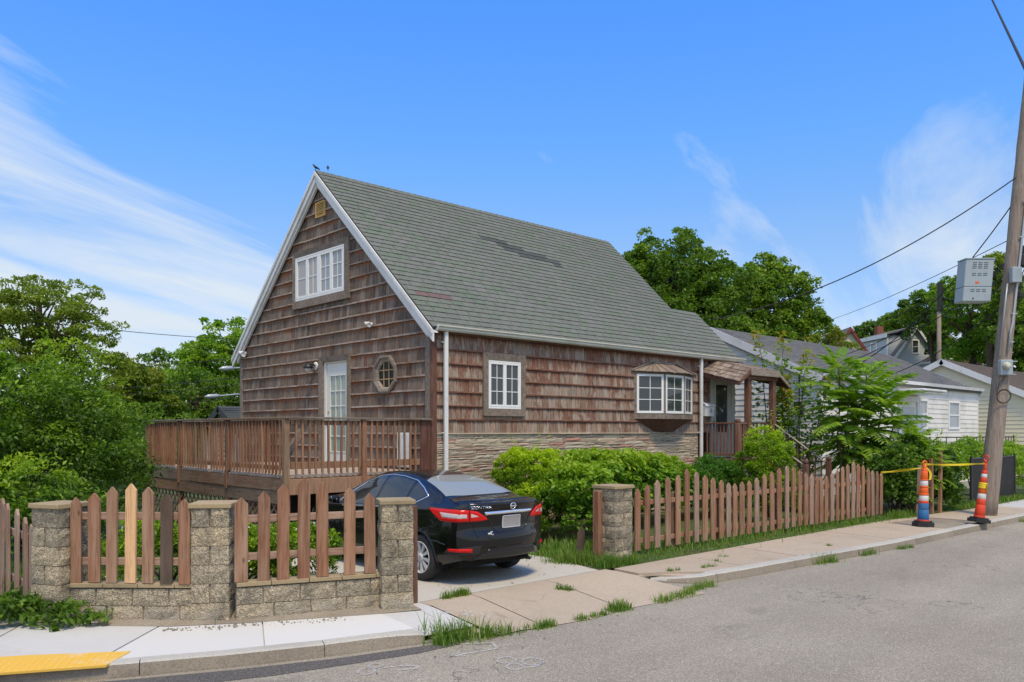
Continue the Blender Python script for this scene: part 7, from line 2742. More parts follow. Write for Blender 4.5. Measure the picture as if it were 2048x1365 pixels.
    # ---- houses on the hill
    def hill_house(name, label, c, yaw, w, d, ze, zr, zb, mw, mr, mt, win, board=None, step=0.3):
        """gable end faces the street camera side; local x across the gable, y away"""
        H = thing(name, label, 'house', c)
        ca, sa = math.cos(R(yaw)), math.sin(R(yaw))
        T = lambda x, y, z: Vector((c[0] + x * ca - y * sa, c[1] + x * sa + y * ca, z))
        X, Y = Vector((ca, sa, 0)), Vector((-sa, ca, 0))
        g = G()
        g.prism([T(-w / 2, 0, zb), T(w / 2, 0, zb), T(w / 2, 0, ze), T(0, 0, zr - 0.05), T(-w / 2, 0, ze)], Y * d)
        g.obj('wall', mw, H)
        f = Frame(T(0, 0, 0), X, (0, 0, 1))
        s = (zr - ze) / (w / 2)
        planks(f, H, 'siding_board', -w / 2, w / 2, zb, zr, step, mw, [(s, 1.0, zr - 0.05), (-s, 1.0, zr - 0.05)], [(a, b, e, h) for a, b, e, h in win])
        for sg in (-1, 1):
            q = [T(0, -0.3, zr + 0.05), T(sg * (w / 2 + 0.35), -0.3, ze - 0.35 * s + 0.05), T(sg * (w / 2 + 0.35), d, ze - 0.35 * s + 0.05), T(0, d, zr + 0.05)]
            g = G()
            g.prism(q, (0, 0, 0.14))
            g.obj('roof', mr, H)
            g = G()
            a, b = q[0], q[1]
            dn = Vector((0, 0, -0.34))
            g.prism([a + dn + Vector((0, 0, 0.1)), b + dn + Vector((0, 0, 0.1)), b + Vector((0, 0, 0.15)), a + Vector((0, 0, 0.15))], Y * -0.06)
            g.obj('rake_board', mt, H)
        for a, b, e, h in win:
            simple_window(f, H, a, b, e, h, MT['vinyl'], MT['pane_dark'], True, 0.13, 0.08)
        return H, T, X, Y
    vx = 46.886
    face = vx - 90          # local x across the picture
    H, T, X, Y = hill_house('blue_sided_house', 'pale blue sided house with steep gable and long dormer on the hill', (78.9, 20.5, 8), face + 6, 4.3, 6.0, 10.0, 12.85, 5.0, MT['siding_blue'], MT['roof_grey'], MT['white'], [(-0.45, 0.40, 10.1, 11.6)], step=0.32)
    # dormer filling the left slope
    g = G()
    a = [T(-2.6, 0.8, 8.4), T(-2.6, 6.0, 8.4), T(-2.6, 6.0, 12.1), T(-2.6, 0.8, 12.1)]
    g.prism(a, X * 2.5)
    g.obj('dormer', MT['siding_blue'], H)
    g = G()
    g.prism([T(-2.9, 0.5, 12.1), T(-2.9, 6.3, 12.1), T(0.0, 6.3, 12.85), T(0.0, 0.5, 12.85)], (0, 0, 0.16))
    g.obj('roof', MT['roof_grey'], H)
    g = G()
    g.prism([T(-2.95, 0.45, 11.85), T(-2.95, 6.35, 11.85), T(-2.95, 6.35, 12.25), T(-2.95, 0.45, 12.25)], X * 0.08)
    g.obj('fascia', MT['white'], H)
    fl = Frame(T(-2.6, 6.0, 0), -Y, (0, 0, 1))
    planks(fl, H, 'siding_board', 0.0, 5.2, 8.4, 11.9, 0.32, MT['siding_blue'], (), [(2.0, 3.3, 10.1, 11.6)])
    simple_window(fl, H, 2.0, 3.3, 10.1, 11.6, MT['vinyl'], MT['pane_grey'], True, 0.16, 0.1)
    g = G()
    fbox(g, fl, 5.15, 5.35, 9.4, 11.9, 0.0, 0.08)
    g.obj('corner_board', MT['white'], H)
    g = G()
    g.prism([T(0.6, 0.0, 8.0), T(4.2, 0.0, 8.0), T(3.8, -1.4, 8.0), T(1.0, -1.4, 8.0)], (0, 0, 1.0))
    g.obj('bay', MT['siding_blue'], H)
    g = G()
    lo = [T(0.4, 0.1, 9.0), T(4.5, 0.1, 9.0), T(4.0, -1.65, 9.0), T(0.8, -1.65, 9.0)]
    hi = [T(1.5, 0.05, 9.9), T(3.0, 0.05, 9.9), T(2.8, -0.1, 9.9), T(1.7, -0.1, 9.9)]
    g.add([p + Vector((0, 0, 0.05)) for p in lo] + hi, [(0, 1, 5, 4), (1, 2, 6, 5), (2, 3, 7, 6), (3, 0, 4, 7), (4, 5, 6, 7)])
    g.obj('bay_roof', MT['roof_grey'], H)
    g = G()
    g.prism(lo, (0, 0, 0.22))
    g.obj('fascia', MT['white'], H)
    fb_ = Frame(T(1.0, -1.4, 0), X, (0, 0, 1))
    simple_window(fb_, H, 0.3, 1.2, 7.9, 8.9, MT['vinyl'], MT['pane_dark'], True, 0.12, 0.06)
    g = G()
    g.prism([T(-0.9, 5.6, 12.4), T(-0.2, 5.6, 12.4), T(-0.2, 6.3, 12.4), T(-0.9, 6.3, 12.4)], (0, 0, 1.3))
    g.obj('chimney', MT['brick'], H)
    H, T, X, Y = hill_house('cream_gabled_house', 'cream house with dark red rake boards on the hill behind the bungalow roof', (64.55, 20.95, 7), face - 4, 3.3, 7, 9.1, 11.5, 4.0, MT['siding_cream'], MT['roof_grey'], MT['red_trim'], [(-0.45, 0.35, 9.3, 10.3)])
    g = G()
    g.prism([T(-5.0, 1.0, 9.3), T(-0.3, 1.0, 11.3), T(-0.3, 7.0, 11.3), T(-5.0, 7.0, 9.3)], (0, 0, 0.15))
    g.obj('roof', MT['roof_grey'], H)
    hill_house('brown_shingled_house', 'brown shingled house half hidden by trees behind the distant pole', (91.8, 22.3, 8), face - 24, 8.0, 7, 10.4, 13.7, 4.0, MT['siding_brown'], MT['roof_brown'], MT['porch_beam'], [(-0.3, 1.2, 10.4, 12.3), (2.2, 3.2, 8.0, 9.4)])
    # distant pole
    t = thing('utility_pole', 'thin distant utility pole between the blue house and the trees', 'utility pole', (54.17, 9.56, 3))
    g = G()
    g.tube([(54.17, 9.56, 1.0), (54.17, 9.56, 12.9)], [0.19, 0.14], 10)
    g.obj('pole', MT['pole'], t, True)
    g = G()
    g.tube([(54.17, 9.50, 10.9), (54.17, 9.50, 12.95)], [0.21, 0.2], 8)
    g.obj('pole_sleeve', MT['black'], t)
    # ---- seen past the deck on the left
    H = thing('garage', 'low white garage with dark roof seen past the deck railing', 'garage', (5.2, 21, 0))
    gx0, gx1, gy0, gyr, gy1 = 4.3, 10.5, 17.2, 19.4, 21.6
    g = G()
    g.prism([(gx0, gy0, 0), (gx0, gy1, 0), (gx0, gy1, 2.0), (gx0, gyr, 3.05), (gx0, gy0, 2.0)], (gx1 - gx0, 0, 0))
    g.obj('wall', MT['siding'], H)
    gfr = Frame((gx0, 0, 0), (0, -1, 0), (0, 0, 1))
    planks(gfr, H, 'siding_board', -gy1, -gy0, 0.1, 3.5, 0.2, MT['siding'], [(0.46, 1.0, 2.0 - 0.46 * gy0), (-0.46, 1.0, 2.0 + 0.46 * gy1)])
    gable_roof(H, gx0, gx1, gy0, gyr, gy1, 2.0, 3.1, MT['roof_dark'], 0.25, 0.1, MT['roof_dark'], 0.2)
    simple_window(gfr, H, -20.2, -19.0, 0.9, 2.1, MT['vinyl'], MT['pane_dark'])
    for i, (x, y, z, lab) in enumerate(((4.9, 18.2, 4.55, 'upper street lamp arm sticking out left of the far house corner'), (5.4, 20.8, 3.55, 'lower street lamp head sticking out left of the far house corner'))):
        t = thing('street_lamp', lab, 'street lamp', (x + 0.6, y, 0), 'street lamps behind the house')
        g = G()
        g.tube([(x + 0.6, y, 0), (x + 0.6, y, z + 0.1)], [0.09, 0.06], 10)
        g.obj('pole', MT['galv'], t)
        g = G()
        g.tube([(x + 0.6, y, z + 0.05), (x + 0.1, y, z + 0.12), (x - 0.7, y + 0.05, z + 0.02)], 0.03, 8)
        g.obj('arm', MT['galv'], t)
        g = G()
        g.tube([(x - 0.65, y + 0.05, z + 0.03), (x - 0.8, y + 0.05, z + 0.02), (x - 1.15, y + 0.05, z - 0.02), (x - 1.3, y + 0.05, z - 0.04)], [0.04, 0.09, 0.10, 0.03], 10)
        g.obj('lamp_head', MT['galv'], t, True)


build_far()

# ---------------------------------------------------------------- plants


def unit(v):
    return v / np.maximum(1e-9, np.linalg.norm(v, axis=-1, keepdims=True))


def leaf_mesh(name, c, d, size, rnd, m, aspect=0.5, upb=0.6, shape='leaf'):
    """c centres, d pointing directions; each leaf is a folded blade of two faces"""
    n = len(c)
    d = unit(d)
    nr = unit(np.random.default_rng(3).normal(size=(n, 3)) * (1 - upb) + np.array([0, 0, 1.0]) * upb)
    s = unit(np.cross(d, nr))
    nn = np.cross(s, d)
    L = size[:, None]
    W = L * aspect
    a = c - d * L * 0.5
    b = c + s * W * 0.5 + nn * W * 0.14 - d * L * 0.05
    t = c + d * L * 0.5 - nn * L * 0.08
    e = c - s * W * 0.5 + nn * W * 0.14 - d * L * 0.05
    v = np.stack([a, b, t, e], 1).reshape(-1, 3).astype(np.float32)
    me = bpy.data.meshes.new(name)
    me.vertices.add(4 * n)
    me.vertices.foreach_set('co', v.ravel())
    base = (np.arange(n) * 4)[:, None]
    li = (base + np.array([0, 1, 2, 0, 2, 3])).ravel().astype(np.int32)
    me.loops.add(6 * n)
    me.loops.foreach_set('vertex_index', li)
    me.polygons.add(2 * n)
    me.polygons.foreach_set('loop_start', (np.arange(2 * n) * 3).astype(np.int32))
    me.polygons.foreach_set('loop_total', np.full(2 * n, 3, np.int32))
    at = me.attributes.new('rnd', 'FLOAT', 'POINT')
    at.data.foreach_set('value', np.repeat(np.clip(rnd, 0, 1), 4).astype(np.float32))
    me.materials.append(m)
    me.update()
    me.validate()
    return me


def wob(d, seed, amp):
    """smooth bumpy factor over directions, to break up round outlines"""
    r = np.random.default_rng(seed)
    f = np.zeros(len(d))
    for k in range(7):
        w = r.normal(size=3) * (1.6 + k * 0.9)
        f += np.sin(d @ w + r.uniform(0, 6)) / (1 + 0.35 * k)
    return 1 + amp * f / 2.2


def crown(blobs, nclump, nleaf, rc, size, seed, shell=0.55, amp=0.28, flat_=0.7, new_top=0.0, droop=0.2, boxy=0.0):
    """leaf centres, directions, sizes and tones for clumps spread through wobbly ellipsoids"""
    r = np.random.default_rng(seed)
    vol = np.array([b[1][0] * b[1][1] * b[1][2] for b in blobs]) ** 0.75
    vol = vol / vol.sum()
    C, D, Z, T, K = [], [], [], [], []
    for bi, ((bx, by, bz), rad) in enumerate(blobs):
        k = max(3, int(nclump * vol[bi]))
        d = unit(r.normal(size=(k, 3)))
        d[:, 2] = np.where(d[:, 2] < -0.5, -d[:, 2] * 0.5, d[:, 2])
        d = unit(d)
        q = (shell + (1 - shell) * r.random(k) ** 0.6) * wob(d, seed + bi, amp)
        if boxy:
            q = q * (1 + boxy * ((np.abs(d) ** 6).sum(1) ** (-1 / 6) - 1))
        cc = np.array([bx, by, bz]) + d * np.array(rad) * q[:, None]
        K.append(cc)
        tone = r.random(k) * 0.45
        rcs = rc * r.uniform(0.6, 1.35, k)
        m = r.poisson(nleaf, k) + 4
        idx = np.repeat(np.arange(k), m)
        e = unit(r.normal(size=(len(idx), 3)) + d[idx] * 0.55 + np.array([0, 0, 0.35]))
        rad_ = rcs[idx] * (0.45 + 0.6 * r.random(len(idx)))
        p = cc[idx] + e * rad_[:, None] * np.array([1, 1, flat_])
        ld = unit(e * 0.8 + r.normal(size=(len(idx), 3)) * 0.7 + np.array([0, 0, -droop]))
        C.append(p)
        D.append(ld)
        Z.append(size * r.uniform(0.65, 1.3, len(idx)))
        tt = tone[idx] + r.random(len(idx)) * 0.5
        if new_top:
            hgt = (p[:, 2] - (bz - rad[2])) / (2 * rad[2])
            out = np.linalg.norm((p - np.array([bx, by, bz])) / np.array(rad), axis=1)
            tt = tt * 0.75 + new_top * np.clip((hgt - 0.62) * 2.6, 0, 1) * np.clip((out - 0.75) * 3, 0, 1)  # outer leaves near the top take lighter tones, the rest slightly darker ones
        T.append(tt)
    return np.concatenate(C), np.concatenate(D), np.concatenate(Z), np.concatenate(T), np.concatenate(K)


def plant(name, label, cat, base, blobs, nclump, nleaf, rc, size, m, seed, group=None, trunk=0.0, part='foliage', limbs=14, aspect=0.55, trunk_top=None, stems=0, shoots=0, **kw):
    t = thing(name, label, cat, base, group)
    c, d, z, tone, K = crown(blobs, nclump, nleaf, rc, size, seed, **kw)
    r = np.random.default_rng(seed + 99)
    if shoots:
        # upright new shoots standing out of the outline
        top = K[np.argsort(-K[:, 2] + r.normal(size=len(K)) * 0.5)[:shoots]]
        for p in top:
            h = r.uniform(0.25, 0.6)
            n = 34
            s = r.random(n)
            lean = r.normal(size=3) * 0.12
            a = r.uniform(0, 6.28, n)
            q = p + np.outer(s, np.array([lean[0], lean[1], h + rc * 0.4])) + np.stack([np.cos(a), np.sin(a), 0.2 * np.ones(n)], 1) * size * 0.5
            c = np.concatenate([c, q])
            d = np.concatenate([d, np.stack([np.cos(a), np.sin(a), 0.8 * np.ones(n)], 1)])
            z = np.concatenate([z, np.full(n, size) * r.uniform(0.6, 1.0, n)])
            tone = np.concatenate([tone, 0.55 + 0.45 * r.random(n)])
    put(part, leaf_mesh(part, c, d, z, tone, m, aspect), t)
    if trunk or stems:
        g = G()
        b = Vector(base)
        if trunk:
            cz = Vector(trunk_top) if trunk_top else Vector((blobs[0][0][0], blobs[0][0][1], blobs[0][0][2]))
            n = 7
            pts = [b.lerp(cz, i / n) + Vector((rr(-1, 1), rr(-1, 1), 0)) * trunk * 0.35 * (1 if 0 < i < n else 0) for i in range(n + 1)]
            g.tube(pts, [trunk * lerp(1.15, 0.35, i / n) for i in range(n + 1)], 9)
            pick = K[r.choice(len(K), min(limbs, len(K)), replace=False)]
            for q in pick:
                s = r.uniform(0.35, 0.95)
                a = b.lerp(cz, s)
                e = Vector(q)
                mid = a.lerp(e, 0.5) + Vector((0, 0, (e - a).length * 0.10))
                g.tube([a, a.lerp(mid, 0.55) + Vector((rr(-.1, .1), rr(-.1, .1), 0)), mid, mid.lerp(e, 0.6), e], [trunk * lerp(0.9, 0.3, s) * k for k in (0.6, 0.45, 0.35, 0.22, 0.08)], 5, False)
        for i in range(stems):
            q = Vector(K[int(r.integers(len(K)))])
            a = b + Vector((rr(-1, 1) * blobs[0][1][0] * 0.3, rr(-1, 1) * blobs[0][1][1] * 0.3, 0))
            g.tube([a, a.lerp(q, 0.5) + Vector((0, 0, 0.1)), q], [0.022, 0.016, 0.005], 5, False)
        g.obj('trunk' if trunk else 'stems', MT['bark'], t, True)
    return t


def build_plants():
    # --- left: big privet mass behind the pillars, trees beyond
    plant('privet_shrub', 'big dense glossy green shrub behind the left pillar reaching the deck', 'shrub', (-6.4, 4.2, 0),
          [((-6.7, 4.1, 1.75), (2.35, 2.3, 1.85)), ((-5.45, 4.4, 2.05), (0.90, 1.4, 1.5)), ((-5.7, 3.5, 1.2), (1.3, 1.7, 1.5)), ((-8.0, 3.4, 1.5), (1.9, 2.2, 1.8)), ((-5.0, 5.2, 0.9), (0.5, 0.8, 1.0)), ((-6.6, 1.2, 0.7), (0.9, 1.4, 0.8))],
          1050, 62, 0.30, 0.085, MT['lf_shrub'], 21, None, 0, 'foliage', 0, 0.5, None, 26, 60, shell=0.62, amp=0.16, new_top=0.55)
    plant('ash_tree', 'tall airy olive green tree above the big shrub at the left edge', 'tree', (-2.6, 19.0, 0),
          [((-2.5, 18.8, 6.1), (1.9, 1.9, 1.55)), ((-3.6, 19.4, 5.4), (1.9, 1.8, 1.3)), ((-1.5, 18.2, 5.0), (1.5, 1.5, 1.1)), ((-3.0, 18.9, 4.3), (2.5, 2.0, 1.0)), ((-0.9, 17.9, 4.3), (1.2, 1.2, 0.8))],
          330, 75, 0.36, 0.13, MT['lf_olive'], 31, 'trees behind the deck', 0.22, 'crown', 40, 0.5, (-2.5, 18.8, 6.6), amp=0.3, flat_=0.45, shell=0.45)
    plant('small_tree', 'yellowing reddish green small tree beyond the big shrub', 'tree', (3.4, 26.6, 0),
          [((3.3, 26.6, 4.0), (1.2, 1.2, 1.5)), ((2.6, 26.9, 3.2), (1.4, 1.3, 1.2)), ((4.2, 26.3, 3.0), (1.2, 1.2, 1.2))],
          170, 70, 0.36, 0.16, MT['lf_yel'], 41, 'trees behind the deck', 0.13, 'crown', 26, 0.5, (3.3, 26.6, 4.8), amp=0.3, shell=0.4, shoots=22)
    plant('maple_tree', 'bright green maple rising behind the gable left of the house', 'tree', (11.0, 34.5, 0),
          [((10.9, 34.2, 6.3), (2.3, 2.3, 2.1)), ((13.4, 34.0, 6.3), (2.4, 2.3, 2.0)), ((9.3, 34.6, 4.8), (1.9, 1.9, 1.6)), ((12.0, 34.0, 4.2), (3.0, 2.5, 1.9))],
          420, 75, 0.45, 0.20, MT['lf_sumac'], 51, 'trees behind the deck', 0.25, 'crown', 24, 0.7, (11.2, 34.3, 6.8), amp=0.25)
    plant('dark_tree', 'dark green rounded tree just left of the gable beyond the deck', 'tree', (6.4, 27.5, 0),
          [((6.3, 27.4, 3.4), (1.7, 1.6, 1.6)), ((7.9, 27.1, 2.8), (1.7, 1.6, 1.5)), ((5.2, 27.8, 2.4), (1.4, 1.4, 1.2))],
          240, 70, 0.38, 0.15, MT['lf_tree'], 61, 'trees behind the deck', 0.18, 'crown', 18, 0.55, (6.4, 27.4, 4.0), amp=0.2)
    plant('dark_tree', 'dark green tree farthest back between the small yellowing tree and the maple', 'tree', (8.6, 38, 0),
          [((8.4, 38, 4.7), (2.2, 2.2, 1.9)), ((6.6, 39, 3.8), (1.8, 1.8, 1.5))],
          200, 70, 0.45, 0.20, MT['lf_tree'], 62, 'trees behind the deck', 0.2, 'crown', 14, 0.55, (8.4, 38, 5.2))
    plant('low_bushes', 'rough green thicket filling the ground behind the deck and big shrub', 'bush', (1.5, 22, 0),
          [((-1.6, 17.5, 1.3), (2.4, 1.8, 1.6)), ((1.2, 21, 1.6), (2.4, 1.8, 1.7)), ((4.4, 25.4, 1.5), (2.6, 1.6, 1.4)), ((-2.0, 11.5, 0.9), (1.7, 1.5, 1.3)), ((-5.2, 14, 1.4), (2.4, 2.2, 1.8)), ((8, 30, 1.6), (4, 2, 1.9))],
          420, 60, 0.42, 0.14, MT['lf_tree'], 71, None, 0, 'foliage', 0, 0.55, None, 12)
    # --- behind the house on the right
    plant('maple_tree', 'large dark green maple behind the roof, the left of the pair', 'tree', (25.0, 12.6, 0),
          [((24.9, 12.4, 9.8), (2.5, 2.6, 2.5)), ((23.4, 13.8, 9.3), (1.9, 2.0, 1.9)), ((26.7, 10.9, 9.0), (2.0, 2.0, 2.0)), ((25.1, 12.3, 7.6), (3.4, 3.2, 2.0)), ((24.2, 13.2, 5.6), (3.2, 3.0, 2.0)), ((27.0, 10.8, 6.2), (2.2, 2.2, 1.9))],
          820, 84, 0.50, 0.17, MT['lf_tree'], 81, 'maples behind the house', 0.3, 'crown', 34, 0.75, (25, 12.4, 10.6), amp=0.20, shell=0.42)
    plant('maple_tree', 'dark green maple behind the white bungalow, the right of the pair', 'tree', (36.0, 13.0, 0),
          [((35.9, 13.0, 10.3), (2.3, 2.3, 2.2)), ((34.3, 14.3, 9.2), (1.9, 2.0, 2.0)), ((37.2, 11.7, 8.6), (1.6, 1.7, 1.7)), ((35.4, 13.3, 7.6), (3.0, 2.8, 1.9)), ((36.2, 12.4, 6.0), (2.4, 2.2, 1.5))],
          640, 84, 0.52, 0.19, MT['lf_tree'], 82, 'maples behind the house', 0.28, 'crown', 30, 0.75, (35.9, 13, 11), amp=0.22, shell=0.42)
    plant('small_tree', 'rusty yellow green bush on the hill beside the cream gabled house', 'tree', (60, 22.5, 4),
          [((60.2, 22.3, 9.9), (2.4, 2.4, 1.5)), ((57.6, 24.0, 9.6), (2.2, 2.2, 1.3)), ((62.6, 20.6, 9.1), (1.5, 1.5, 1.0))],
          150, 60, 0.5, 0.26, MT['lf_yel'], 83, 'trees on the hill', 0.2, 'crown', 8, 0.55)
    plant('round_tree', 'round topped dark green tree on the skyline above the blue house', 'tree', (90, 25.4, 6),
          [((89.5, 25.4, 13.6), (3.6, 3.6, 2.9)), ((86.8, 28.0, 12.8), (2.6, 2.6, 2.3))],
          300, 70, 0.6, 0.32, MT['lf_tree'], 84, 'trees on the hill', 0.4, 'crown', 10, 0.55, amp=0.12)
    hill = [('tall green tree on the hill directly behind the distant pole', (76, 17.5, 6), [((75.5, 17.8, 13.0), (3.0, 3.0, 3.2)), ((77.0, 16.0, 11.2), (2.6, 2.6, 2.8))], 'lf_tree', 300),
            ('broad green tree covering the hill left of the utility pole', (62, 9.6, 5), [((61.8, 9.8, 11.8), (3.2, 3.2, 2.8)), ((64.0, 8.3, 9.6), (3.0, 3.0, 2.6)), ((60.9, 9.0, 7.6), (2.2, 2.4, 2.2))], 'lf_sumac', 380),
            ('dark tree at the right edge behind the utility pole', (57, 4.2, 4), [((57.5, 4.4, 9.6), (3.2, 3.2, 3.6)), ((57.5, 3.2, 6.6), (3.0, 3.0, 2.6)), ((59.5, 5.6, 7.6), (2.6, 2.6, 2.6))], 'lf_tree', 360),
            ('thin branched tree rising above the cabinet beside the utility pole', (58, 7.2, 4), [((57.4, 7.2, 13.2), (1.9, 1.9, 2.0)), ((59.4, 6.0, 11.6), (2.2, 2.2, 2.0))], 'lf_olive', 120)]
    for i, (lab, b, bl, m, n) in enumerate(hill):
        plant('hill_tree', lab, 'tree', b, bl, n, 70, 0.5, 0.26, MT[m], 90 + i, 'trees on the hill', 0.3, 'crown', 16, 0.6, amp=0.25)
    # --- front garden
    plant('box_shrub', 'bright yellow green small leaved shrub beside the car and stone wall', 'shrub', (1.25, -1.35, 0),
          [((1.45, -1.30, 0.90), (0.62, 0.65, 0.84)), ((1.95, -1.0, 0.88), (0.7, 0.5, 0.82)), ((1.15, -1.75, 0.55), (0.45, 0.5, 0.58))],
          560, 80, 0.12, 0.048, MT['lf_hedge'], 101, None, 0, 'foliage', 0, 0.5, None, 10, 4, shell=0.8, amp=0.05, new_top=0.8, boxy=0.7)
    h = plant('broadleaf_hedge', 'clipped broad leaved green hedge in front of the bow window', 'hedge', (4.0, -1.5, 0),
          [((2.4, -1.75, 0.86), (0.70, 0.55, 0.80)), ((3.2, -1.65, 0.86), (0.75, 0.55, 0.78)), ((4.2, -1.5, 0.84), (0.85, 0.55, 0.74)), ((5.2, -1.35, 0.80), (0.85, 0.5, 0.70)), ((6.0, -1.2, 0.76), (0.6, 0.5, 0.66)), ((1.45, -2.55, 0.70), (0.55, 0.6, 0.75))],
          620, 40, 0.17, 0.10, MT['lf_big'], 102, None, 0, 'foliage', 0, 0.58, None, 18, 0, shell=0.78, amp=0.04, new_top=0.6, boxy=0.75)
    # the largest leaves on its street face, each a leaf of its own
    lm = []
    for k in range(4):
        g = G()
        n = 4
        vs, fs = [], []
        for i in range(n + 1):
            s = i / n
            w = 0.30 * math.sin(math.pi * min(1, 0.08 + s * 0.92)) ** 0.8
            zz = -0.10 * s * s
            vs += [(s - 0.1, -w, zz + 0.05 * w), (s - 0.1, 0, zz - 0.03), (s - 0.1, w, zz + 0.05 * w)]
        for i in range(n):
            for j in range(2):
                a = i * 3 + j
                fs.append((a, a + 1, a + 4, a + 3))
        me = mesh('leaf', vs, fs, MT['lf_big'], True)
        at = me.attributes.new('rnd', 'FLOAT', 'POINT')
        at.data.foreach_set('value', [0.30 + 0.2 * k] * len(vs))
        lm.append(me)
    bl = [((2.4, -1.75, 0.86), (0.78, 0.68, 0.90)), ((3.2, -1.65, 0.86), (0.84, 0.68, 0.88)), ((4.2, -1.5, 0.84), (0.94, 0.68, 0.84)), ((5.2, -1.35, 0.80), (0.94, 0.64, 0.80)), ((1.45, -2.55, 0.72), (0.6, 0.65, 0.82))]
    for k in range(170):
        (bx, by, bz), rad = random.choice(bl)
        d = Vector((rr(-1, 0.6), -abs(rr(0.3, 1.2)), rr(-0.5, 1.0))).normalized()
        p = Vector((bx + d.x * rad[0], by + d.y * rad[1], bz + d.z * rad[2]))
        out = Vector((d.x + rr(-.6, .6), d.y + rr(-.5, .3), -0.35 + rr(-.4, .5))).normalized()
        q = out.to_track_quat('X', 'Z').to_euler()
        s = rr(0.10, 0.16)
        put('leaf', random.choice(lm), h, p, q, (s, s, s))
    plant('fern_shrub', 'low spreading dark green feathery shrub below the porch railing', 'shrub', (7.45, -1.5, 0),
          [((7.35, -1.55, 0.85), (0.72, 0.65, 0.62)), ((7.95, -1.5, 0.65), (0.6, 0.6, 0.5)), ((6.95, -1.6, 0.6), (0.5, 0.5, 0.5))],
          260, 60, 0.15, 0.085, MT['lf_fern'], 103, None, 0, 'foliage', 0, 0.28, None, 6, 0, shell=0.7, amp=0.14)
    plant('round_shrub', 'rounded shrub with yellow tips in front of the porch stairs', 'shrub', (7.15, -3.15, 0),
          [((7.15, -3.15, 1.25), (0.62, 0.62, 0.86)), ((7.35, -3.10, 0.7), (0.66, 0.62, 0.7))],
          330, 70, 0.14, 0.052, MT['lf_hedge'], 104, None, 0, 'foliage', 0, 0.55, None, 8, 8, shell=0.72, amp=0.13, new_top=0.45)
    for i, (lab, b, bl, n) in enumerate((('small flowering bush with white blossom behind the right low wall, by the car', (-4.5, -2.9, 0), [((-4.55, -3.0, 0.45), (0.55, 0.45, 0.48))], 150),
                                         ('leafy yellow green bush behind the right low wall near the middle pillar', (-5.2, -2.7, 0), [((-5.2, -2.75, 0.45), (0.55, 0.45, 0.48))], 150),
                                         ('bright leafy bush seen between pickets left of the middle pillar', (-5.9, -1.75, 0), [((-5.85, -1.75, 0.42), (0.65, 0.5, 0.52))], 150))):
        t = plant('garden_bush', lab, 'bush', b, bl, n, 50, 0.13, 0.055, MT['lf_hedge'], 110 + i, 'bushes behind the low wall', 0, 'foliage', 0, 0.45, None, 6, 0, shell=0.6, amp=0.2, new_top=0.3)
        r = np.random.default_rng(i)
        n = 26 if i < 2 else 10
        c = np.array(bl[0][0]) + unit(r.normal(size=(n, 3)) + np.array([-0.3, -0.6, 0.5])) * np.array(bl[0][1]) * 1.08
        me = leaf_mesh('blossom', np.repeat(c, 4, 0) + r.normal(size=(4 * n, 3)) * 0.008, r.normal(size=(4 * n, 3)), np.full(4 * n, 0.03), r.random(4 * n), MT['petal'], 0.8)
        put('blossom', me, t)
    # tall sprouting sapling behind the porch
    t = thing('sapling', 'tall sprouting sapling with yellow and orange tips behind the porch posts', 'tree', (12.0, -0.9, 0))
    r = np.random.default_rng(5)
    g = G()
    C, D, Z, T = [], [], [], []
    for (dx, dy, h, n) in ((0.0, 0.0, 4.9, 300), (-0.5, 0.15, 5.0, 260), (0.55, -0.1, 4.4, 320), (0.25, 0.25, 3.7, 420), (0.95, -0.25, 3.6, 420), (-0.15, -0.3, 3.2, 460), (1.3, -0.1, 2.6, 220)):
        b = Vector((12.0 + dx * 0.4, -0.9 + dy, 0))
        e = Vector((12.0 + dx * 0.95, -0.9 - dx * 0.75 + dy, h))
        pts = [b.lerp(e, i / 6) + Vector((rr(-.06, .06), rr(-.06, .06), 0)) for i in range(7)]
        g.tube(pts, [0.03 - 0.0042 * i for i in range(7)], 6)
        for k in range(n):
            s = 0.22 + 0.78 * r.random() ** 0.8
            p = b.lerp(e, s)
            ln = 0.16 + 0.42 * math.sin(3.1 * s) * (0.4 + 0.6 * math.sin(s * 19 + dx * 9) ** 2)
            a = r.uniform(0, 6.283)
            q = r.random() ** 0.7 * ln
            C.append((p.x + math.cos(a) * q, p.y + math.sin(a) * q, p.z + q * 0.35 + r.normal() * 0.03))
            D.append((math.cos(a) + r.normal() * 0.4, math.sin(a) + r.normal() * 0.4, r.normal() * 0.5))
            Z.append(r.uniform(0.10, 0.19))
            T.append(0.22 * r.random() + 0.75 * s * s * r.random() + (0.25 if s > 0.85 else 0))
        for k in range(16):
            s = rr(0.25, 0.9)
            p = b.lerp(e, s)
            a = rr(0, 6.28)
            q = (1 - s) * 0.7 + 0.1
            g.tube([p, p + Vector((math.cos(a) * q * 0.6, math.sin(a) * q * 0.6, q * 0.2)), p + Vector((math.cos(a) * q, math.sin(a) * q, q * 0.35))], 0.006, 4, False)
    g.obj('stems', MT['stem'], t, True)
    put('foliage', leaf_mesh('foliage', np.array(C), np.array(D), np.array(Z), np.array(T), MT['lf_sap'], 0.6), t)
    # fern-leaved trees: every frond is a part
    fm = []
